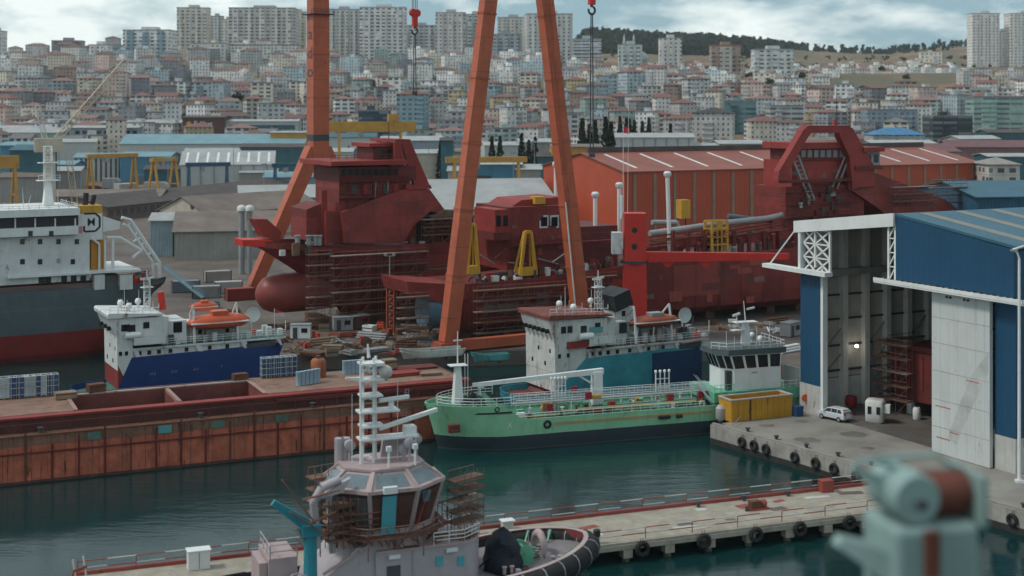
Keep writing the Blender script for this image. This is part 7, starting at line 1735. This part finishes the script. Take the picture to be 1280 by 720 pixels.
for px,y in ((640,3.2),(700,2.0),(655,-3)): x = TG.x(px,y); MB().lathe([(.16,0),(.16,.5),(.24,.55),(.24,.65)], (x,y,3.6), 8).lathe([(.16,0),(.16,.5),(.24,.55),(.24,.65)], (x+.7,y,3.6), 8).build('bitts', PINK, tg)
MB().rail([(xr+.4,-2.2,zt_+.18),(xr+.2,0,zt_+.18),(xr+.4,2.2,zt_+.18),(xr+2.2,3.5,zt_+.18),(xr+5,3.5,zt_+.18)],1.0,.04,1.1,3).build('deckhouse_rail', WCLEAN, tg)
rj = random.Random(31)
for k in range(10): x = xr+rj.uniform(1.2,4.6); y = rj.uniform(1.6,3.2); MB().box((x,y,zt_+.3+.02*k), (rj.uniform(.4,1.4),rj.uniform(.2,.6),.14), rj.uniform(0,3)).build('plank_pile', rj.choice((WOOD,RUSTY,WOOD)), tg)
x = TG.x(313,2); MB().path([(TG.x(322,4),4,dk),(TG.x(318,4),4,dk+2.6)],.5,8).build('black_hose_reel', TARP, tg); lump(TG.x(312,2.5),2.5,dk,1.1,1.5,2.6,TARP,'tarpaulin_heap',rl_)
# scaffolding round the wheelhouse stands on the deckhouse roof
for i,(px,y,rot,Ls,zb_,hh) in enumerate(((436,2.0,12,2.2,zt_+.62,3.6),(592,-.4,25,3.2,zt_+.2,4.6),(418,-2.2,15,2.6,zt_+.62,5.0))):
    w = TG.w(TG.x(px,y), y, max(dk,zb_)); scaffold(('rusty staging leaning round the left side of tug wheelhouse','tall grey staging at the right side of tug wheelhouse','back staging on the left behind tug wheelhouse')[i], Fr(w[0],w[1],w[2],200.9+rot), Ls, hh, 1.3, 4, 5, group='staging around the tug wheelhouse')
for i,(a,b) in enumerate((((352,600),(395,655)),((378,625),(425,612)),((385,655),(420,640)),((536,632),(585,618)),((558,608),(600,640)),((362,640),(408,668)))):
    yv = 4.4 if a[0] < 480 else 1.0
    p, q_ = TG.p(a[0],a[1],yv), TG.p(b[0],b[1],yv+.3); MB().beam(p,q_,.34,.09).build('leaning_plank', pm('red brown plank', (.17,.075,.05), .35, .8), tg)

# odds and ends left by the refit: tubes, boards, boxes round the wheelhouse foot and on the decks
ro = random.Random(77)
for k in range(34):
    a = ro.uniform(.15,pi*.98); r_ = ro.uniform(3.9,5.0); x = wc+r_*cos(a)*1.05; y = r_*.8*sin(a); z = zt_s+ro.uniform(.2,.5)
    if ro.random() < .5: MB().tube((x,y,z),(x+ro.uniform(-1.4,1.4),y+ro.uniform(-.6,.5),z+ro.uniform(.3,3.0)),.05,n=5).build('loose_tube', ro.choice((SCAF,RUSTY,TGREY)), tg)
    else: MB().beam((x,y,z),(x+ro.uniform(-1.3,1.3),y+ro.uniform(-.5,.4),z+ro.uniform(.0,1.4)),.24,.07).build('loose_plank', ro.choice((pm('red brown plank', (.17,.075,.05), .35, .8),WOOD,RUSTY)), tg)
for k in range(20):
    t = ro.uniform(.08,.26); x = t*TL+ro.uniform(0,1); y = ro.uniform(-3.6,3.8)*min(1,t/.16); s_ = ro.uniform(.2,.5)
    if ro.random() < .5: MB().box((x,y,htop(t)-.95+s_/2), (s_*1.5,s_,s_), ro.uniform(0,3)).build('deck_box', ro.choice((TRED,TGREY,GREENP,RUSTY)), tg)
    else: MB().torus((x,y,htop(t)-.85),.45,.08,'z',14,5).build('rope_coil', ro.choice((TAR,SCAF,WOOD)), tg)
for k in range(5): x = TG.x(606+k*9,1.2); MB().tube((x,-1.5+.3*k,dk),(x-.3,1.8+.2*k,dk+2.2-.2*k),.07,n=6).build('loose_hose', ro.choice((TARP,GREENP,TGREY)), tg)
# mooring lines
def line(a, b, sag, label):
    a, b = Vector(a), Vector(b); pts = [a.lerp(b,i/10)-Vector((0,0,sag*4*(i/10)*(1-i/10))) for i in range(11)]
    o = MB().path([p-a for p in pts],.06,5).build('mooring_line', pm('rope', (.30,.27,.22), .3), None, tuple(a)); tag(o, label, 'rope', 'mooring lines')
line(TK.w(1.5,-1.5,5.9), BG.w(56,.4,ZH+.4), .5, 'pale mooring line from the green tanker bow to the barge')
line(TK.w(44,-4.2,4.6), QF.w(3,1.0,.4), .3, 'pale mooring line from the green tanker stern to the quay')
line(TG.w(3,-4.6,4.0), JT.w(JT.x(746,-8.5),-8.5,.9), .3, 'pale mooring line from the tug bow to the jetty post')
# ------------------------------------------------------------------ teal crane head standing close to the camera
YC = 26; CFR = Fr((1150-640)*YC/F, YC, 0, 12)
SEA = pm('pale sea green paint', (.25,.36,.34), .2, .5, rust=.08, streak=.25); DRB = pm('red brown drum', (.15,.045,.03), .3, .6)
th = thing('crane_head', 'sea green crane post with red brown rope drum in the near foreground', 'crane', CFR)
def cz(py): return CFR.z(py,0,0)
u = YC/F
zt_ = cz(645)
MB().bx(-56*u,56*u,-.7,.7,1.0,zt_).build('post', SEA, th, bevel=.12)
MB().bx(-2.6,2.6,-2.6,2.6,-3,.99).build('foot_block', CONC, th)
MB().bx(-20*u,-4*u,-.86,-.702,cz(704),cz(648)).build('rust_strip', DRB, th)
MB().lathe([(29*u,-.6),(31*u,-.55),(31*u,.55),(29*u,.6)], (-24*u,0,cz(613)), 20, 'y').build('sheave_cheek', SEA, th, smooth=40)
MB().lathe([(6*u,-.75),(6*u,-.61)], (-22*u,0,cz(617)), 12, 'y').build('axle', DGREY, th)
MB().lathe([(26*u,2*u),(28*u,4*u),(28*u,56*u),(26*u,58*u)], (0,0,cz(617)), 22, 'x').build('drum', DRB, th, smooth=40)
MB().bx(59*u,66*u,-.7,.7,cz(650),cz(588)).build('drum_flange', SEA, th)
MB().path([(-88*u,0,cz(574)),(-50*u,0,cz(570)),(20*u,0,cz(569)),(44*u,0,cz(584)),(58*u,0,cz(589))],.05,8).build('top_bar', SEA, th)
MB().taper((-42*u,0,cz(606)),(-92*u,0,cz(580)),.24,.28,.1,.12).build('side_arm', SEA, th)
MB().taper((-50*u,0,cz(700)),(-112*u,0,cz(668)),.9,.5,.3,.2).build('side_arm', SEA, th)
MB().tube((-30*u,0,cz(585)),(-62*u,0,cz(570)),.07).build('stay', SEA, th)

# ------------------------------------------------------------------ clutter on the yard ground
rc = random.Random(17)
def item(px, py, kind, col, cn):
    p = gp(px,py,2.5); fr = Fr(p[0],p[1],2.503,rc.uniform(-50,50)); m_ = col
    near = 'red bulb' if px < 420 else ('middle hull staging' if px < 500 else ('left A-frame foot' if px < 700 else 'tanker wheelhouse'))
    place = {0:'nearest the barge',1:'in mid yard',2:'under the hull'}[0 if py > 438 else (1 if py > 420 else 2)]
    if kind == 'crate':
        o = thing('steel_crate', f'{cn} open steel crate, {place}, by {near}', 'crate', fr, 'loose stores on the yard'); w,d_,h = rc.uniform(1.2,2.4),rc.uniform(1,1.6),rc.uniform(.8,1.4)
        MB().bx(-w/2,w/2,-d_/2,-d_/2+.08,0,h).bx(-w/2,w/2,d_/2-.08,d_/2,0,h).bx(-w/2,-w/2+.08,-d_/2+.081,d_/2-.081,0,h).bx(w/2-.08,w/2,-d_/2+.081,d_/2-.081,0,h).bx(-w/2+.081,w/2-.081,-d_/2+.081,d_/2-.081,.05,h*.6).build('crate', m_, o)
        MB().bx(-w/2-.05,w/2+.05,-d_/2-.06,-d_/2-.003,h*.45,h*.6).build('band', DGREY, o)
    elif kind == 'pipes':
        o = thing('pipe_stack', f'stack of {cn} pipes, {place}, by {near}', 'pipe stack', fr, 'loose stores on the yard'); L = rc.uniform(3,6)
        for r_ in range(3):
            for c in range(4-r_): MB().tube((-L/2,(c+r_*.5)*.44-.7,.22+r_*.39),(L/2,(c+r_*.5)*.44-.7,.22+r_*.39),.21,n=10).build('pipe', m_, o)
    elif kind == 'plates':
        o = thing('plate_stack', f'stack of {cn} steel plates, {place}, by {near}', 'plate stack', fr, 'loose stores on the yard')
        for k in range(5): MB().box((rc.uniform(-.15,.15),rc.uniform(-.1,.1),.16+k*.12), (rc.uniform(3.5,4.5),rc.uniform(1.6,2),.08), rc.uniform(-.05,.05)).build('plate', m_, o)
        MB().bx(-1.5,-1.3,-.8,.8,0,.11).bx(1.3,1.5,-.8,.8,0,.11).build('bearer', WOOD, o)
    elif kind == 'cabin':
        o = thing('site_cabin', f'{cn} site cabin, {place}, by {near}', 'cabin', fr, 'loose stores on the yard')
        MB().bx(-1.8,1.8,-1.1,1.1,.15,2.5).build('body', m_, o); MB().bx(-1.9,1.9,-1.2,1.2,2.505,2.65).build('roof', GREYP, o); MB().bx(-1.3,-.5,-1.16,-1.103,.2,2.1).build('door', DGREY, o); MB().bx(.2,1.3,-1.15,-1.103,1.2,2.0).build('window', GLS, o); MB().bx(-1.7,1.7,-.9,.9,0,.149).build('skid', RUSTY, o)
    elif kind == 'heap':
        o = thing('scrap_heap', f'heap of {cn} scrap, {place}, by {near}', 'scrap heap', fr, 'loose stores on the yard'); q = MB()
        for k in range(16): q.beam((rc.gauss(0,1.1),rc.gauss(0,.9),rc.uniform(.05,.3)),(rc.gauss(0,1.1),rc.gauss(0,.9),rc.uniform(.3,1.1)),rc.uniform(.1,.35),rc.uniform(.05,.25))
        q.build('scrap', m_, o)
    elif kind == 'bottles':
        o = thing('gas_bottle_rack', f'rack of {cn} gas bottles, {place}, by {near}', 'gas bottles', fr, 'loose stores on the yard')
        for k in range(8): MB().lathe([(.14,0.1),(.14,1.3),(.06,1.45),(.05,1.6)], (-.6+.35*(k%4),-.2+.4*(k//4),0), 8).build('bottle', m_, o, smooth=40)
        MB().bx(-.85,.7,-.45,.5,0,.09).build('base', RUSTY, o); MB().rail([(-.85,-.45,.1),(.7,-.45,.1),(.7,.5,.1)],.9,.03,.7).build('frame', YEL, o)
    elif kind == 'drum':
        o = MB().lathe([(.36,0),(.38,.02),(.36,.06),(.36,.5),(.38,.53),(.36,.56),(.36,1.0),(.38,1.05),(.3,1.06)], n=12).build('drum', m_, None, fr.o, smooth=30); tag(o, f'{cn} drum, {place}, by {near}', 'drum', 'loose stores on the yard')
    elif kind == 'reel':
        o = thing('cable_reel', f'{cn} cable reel lying on edge, {place}, by {near}', 'cable reel', fr, 'loose stores on the yard'); MB().lathe([(.9,-.5),(.9,-.42)], (0,0,.9), 18, 'y').build('flange', m_, o); MB().lathe([(.9,.42),(.9,.5)], (0,0,.9), 18, 'y').build('flange', m_, o); MB().lathe([(.5,-.419),(.5,.419)], (0,0,.9), 14, 'y').build('core', DGREY, o)
    return o
TAN = pm('tan steel', (.26,.18,.12), .3); OR2 = pm('orange drum paint', (.45,.13,.04), .2, rust=.2)
its = [(376,423,'cabin',WCLEAN,'white'),(338,414,'crate',RUSTY,'rusty'),(352,428,'heap',RUSTY,'rusty'),(366,440,'heap',TAN,'tan'),(392,421,'drum',LBOAT,'orange'),(398,424,'drum',BRED,'red'),(404,430,'pipes',TAN,'tan'),(415,436,'plates',TAN,'tan'),(426,430,'heap',GREYP,'grey'),
       (434,422,'crate',MAROON,'dark red'),(442,436,'heap',RUSTY,'brown'),(450,420,'plates',RUSTY,'rusty'),(452,428,'drum',BRED,'bright red'),(458,434,'reel',WOOD,'wooden'),(466,424,'pipes',GREYP,'grey'),(470,440,'plates',GREYP,'grey'),(476,431,'heap',TAN,'tan'),(484,420,'crate',ORANGE2,'orange'),
       (488,437,'bottles',GREYP,'grey'),(494,428,'heap',RUSTY,'rusty'),(500,418,'crate',RUSTY,'rusty brown'),(508,434,'pipes',RUSTY,'rusty'),(516,424,'heap',GREYP,'grey'),(524,438,'plates',RUSTY,'rust brown'),(532,428,'crate',GREYP,'grey'),(540,420,'heap',TAN,'tan'),(544,436,'drum',OR2,'orange'),(380,434,'heap',MAROON,'dark red'),
       (428,413,'cabin',GREYP,'grey'),(448,411,'cabin',MAROON3,'dark red'),(462,413,'crate',WCLEAN,'white'),(476,412,'bottles',BRED,'red'),(405,414,'crate',TAN,'tan'),(392,411,'plates',RUSTY,'rusty'),(520,414,'pipes',TAN,'tan'),(346,419,'crate',GREYP,'grey'),(360,411,'heap',RUSTY,'rusty'),
       (418,424,'crate',ORANGE2,'orange'),(438,443,'crate',GREYP,'grey'),(502,443,'heap',MAROON,'dark red'),(390,445,'plates',RUSTY,'rusty'),(414,445,'crate',TAN,'tan'),(632,432,'heap',RUSTY,'rusty'),(646,430,'crate',GREYP,'grey'),(600,428,'crate',MAROON3,'dark red'),(270,385,'crate',TEAL,'teal'),(290,392,'heap',RUSTY,'rusty'),(902,412,'heap',TAN,'tan'),(916,408,'crate',WCLEAN,'white'),(930,414,'heap',GREYP,'grey'),(948,408,'plates',TAN,'tan'),(962,411,'crate',GREYP,'grey'),(975,416,'heap',WCLEAN,'white'),(988,420,'cabin',GREYP,'grey'),(985,440,'pipes',WCLEAN,'white'),(972,404,'pipes',RUSTY,'rusty'),(890,406,'crate',RUSTY,'rusty'),(312,398,'crate',YELD,'ochre')]
for a in its: item(*a)
# stores on the barge deck
def bitem(px, y, nm, label, cat):
    w = BG.w(BG.x(px,y), y, ZD+.003); return thing(nm, label, cat, Fr(w[0],w[1],w[2],24.3+rc.uniform(-12,12)), 'stores on the barge deck')
o = bitem(398,11.6,'round_tank','rust orange round tank standing behind the blue totes','tank'); MB().lathe([(1.0,0),(1.05,.1),(1.05,2.2),(.8,2.5),(.1,2.6)], n=16).build('shell', pm('rust orange tank', (.32,.10,.04), .3, rust=.3), o, smooth=40); MB().lathe([(.3,2.605),(.3,2.8),(.36,2.82),(.36,2.9)], n=10).build('hatch', DGREY, o)
for i,(px,y,w_,d_,h,m_,nm,lb) in enumerate(((470,11,2.6,1.6,1.1,GREYP,'steel_crate','grey steel crate right of the pale drums'),(500,8,5.5,2.4,.5,MAROON,'hatch_cover','dark red hatch cover lying on the barge deck'),(520,11.5,6,2.2,.35,MAROON3,'hatch_cover','dull red hatch cover beside the white boat'),(486,12.6,2.0,1.5,1.5,TAN,'steel_crate','tan steel crate behind the tug mast'),(538,6.5,3,1.5,.4,TAN,'plate_stack','tan plates near the right barge end'),(300,13.4,2,1.2,1.0,RUSTY,'steel_crate','rusty crate beyond the open hold'),(120,13.2,2.2,1.4,1.2,RUSTY,'steel_crate','rusty crate left of the work boat'),(82,11,2.6,1.6,.9,TAN,'steel_crate','tan crate between totes and hold'))):
    o = bitem(px,y,nm,lb,nm.split('_')[1]); MB().bx(-w_/2,w_/2,-d_/2,d_/2,.1,h).build('body', m_, o, bevel=.03); MB().bx(-w_/2+.2,w_/2-.2,-d_/2+.1,d_/2-.1,0,.099).build('bearer', WOOD, o); MB().bx(-w_/2-.04,w_/2+.04,-d_/2-.04,-d_/2-.003,h*.7,h*.85).build('edge_strip', RUSTY, o)
def smallboat(px, py, z, L, rot, m_, label):
    p = gp(px,py,z); o = thing('small_boat', label, 'boat', Fr(p[0],p[1],z+.003,rot), 'small boats laid up ashore')
    hull(o, L, L*.27, lambda t: 1.5+.5*max(0,1-t/.4)**2, .35, .6, .3, m_, pm('boat floor', (.20,.20,.19), .2), te=.4, ts=.9, ws=.8, bulw=.5, n=18)
    MB().bx(L*.2,L*.24,-L*.1,L*.1,.9,1.35).bx(L*.5,L*.54,-L*.12,L*.12,.9,1.3).build('thwart', WOOD, o); MB().bx(L*.2,L*.26,-.8,.8,0,.5).bx(L*.7,L*.76,-.8,.8,0,.5).build('cradle', WOOD, o); return o
smallboat(503,452,ZD,9.6,24,pm('pale boat hull', (.42,.45,.42), .2, streak=.4), 'long pale open boat laid up on the barge deck')
smallboat(592,455,2.5,6.2,18,TEAL,'small teal boat on the ground behind the crane sill beam')
# lamp standard and orange post in the yard
p = gp(487,412,2.5); fr = Fr(p[0],p[1],2.5,0); zt = fr.z(320,0); ls = thing('yard_light', 'thin pale floodlight mast in front of the left hull staging', 'light mast', fr)
MB().tube((0,0,0),(0,0,zt),.14,.09,8).beam((-.9,0,zt),(.9,0,zt),.12).build('mast', GREYP, ls); MB().bx(-1.1,-.5,-.25,.25,zt+.06,zt+.5).bx(.5,1.1,-.25,.25,zt+.06,zt+.5).build('flood_lamp', GREYP, ls)
p = gp(489,415,2.5); fr = Fr(p[0],p[1]-1,2.5,0); op = thing('orange_tower', 'orange lattice access tower in front of the left hull staging', 'tower', fr); zt = fr.z(360,0)
MB().truss((0,0,0),(0,0,zt),1.3,.16,seg=6).build('frame', ORANGE2, op); MB().bx(-.9,.9,-.9,.9,zt+.1,zt+.25).build('platform', ORANGE2, op)
# stores behind the white ship: containers and stair
for i,(px,py,m_,lb) in enumerate(((258,372,GREYP,'grey container with open frame behind the white ship stern'),(285,366,pm('faded white', (.42,.42,.41), .2),'pale container right of the grey one behind white ship stern'),(232,365,pm('slate container', (.16,.19,.22), .2),'slate blue container nearest the white ship davit'),(272,352,pm('dusty container', (.34,.30,.28), .2),'dusty low container under the grey shed'),(300,375,MAROON,'dark red container beside the red bulb'))):
    p = gp(px,py,2.5); o = thing('freight_container', lb, 'container', Fr(p[0],p[1],2.503,15+i*3), 'containers behind the white ship')
    MB().bx(-3,3,-1.2,1.2,.12,2.6).build('body', m_, o)
    for k in range(13): MB().bx(-2.9+k*.47,-2.7+k*.47,-1.26,-1.203,.25,2.5).build('rib', m_, o)
    for x in (-3,3): 
        for y in (-1.2,1.2): MB().bx(x-.1,x+.1,y-.1,y+.1,0,2.7).build('corner_post', DGREY, o)
p = gp(215,372,2.5); fr = Fr(p[0],p[1],2.503,-20); o = thing('gangway', 'pale blue sloping gangway from the yard to the white ship', 'gangway', fr)
q = MB().beam((8,-.5,.3),(-2,-.5,6.5),.15,.3).beam((8,.5,.3),(-2,.5,6.5),.15,.3); q.rail([(8,-.5,.4),(-2,-.5,6.6)],1.0,.04,1.5).rail([(8,.5,.4),(-2,.5,6.6)],1.0,.04,1.5); q.build('frame', pm('pale blue gangway', (.18,.36,.44), .2), o)
MB().beam((8,0,.45),(-2,0,6.65),.9,.06).build('walkway', GREYP, o)
p = gp(783,440,2.5)
# flag far behind on a staff
Yf = 380; fr = Fr((779-640)*405/F, 405, 2.5, 0)
fp_ = thing('flagpole', 'red flag on a thin white pole before the cypresses', 'flag', fr); zt = fr.z(158,0)
MB().tube((0,0,0),(0,0,zt),.12,.06,8).build('pole', WCLEAN, fp_); MB().add([(.1,0,zt),(1.0,.2,zt-.2),(1.9,-.1,zt-.8),(1.7,0,zt-2.2),(.9,.2,zt-2.0),(.1,0,zt-1.8)],[(0,1,4,5),(1,2,3,4)]).build('flag', pm('red flag cloth', (.5,.03,.05), .1, streak=0), fp_)

# ------------------------------------------------------------------ same label twice: say which one, counted from the left
from collections import defaultdict
bpy.context.view_layer.update()
ct = defaultdict(list)
for o in list(SC.objects):
    if o.parent is None and o.get('label') and o.get('kind') != 'stuff' and o['label'] != 'squat dark bollard on the quay edge': ct[o['label']].append(o)
ORD = ['1st','2nd','3rd','4th','5th','6th','7th','8th','9th','10th','11th','12th']
for lab, os_ in ct.items():
    if len(os_) > 1:
        os_.sort(key=lambda o: pxof(o.location))
        for i, o in enumerate(os_):
            w = lab.split(' '); tail = (f"{ORD[i] if i < 12 else str(i+1)+'th'} from left of {len(os_)}").split(' ')
            o['label'] = ' '.join(w[:16-len(tail)-0] if len(w)+len(tail) > 16 else w)+', '+' '.join(tail) if len(w)+len(tail) <= 16 else lab.replace(' house,', ',')+', '+ORD[min(i,11)]+' from left'
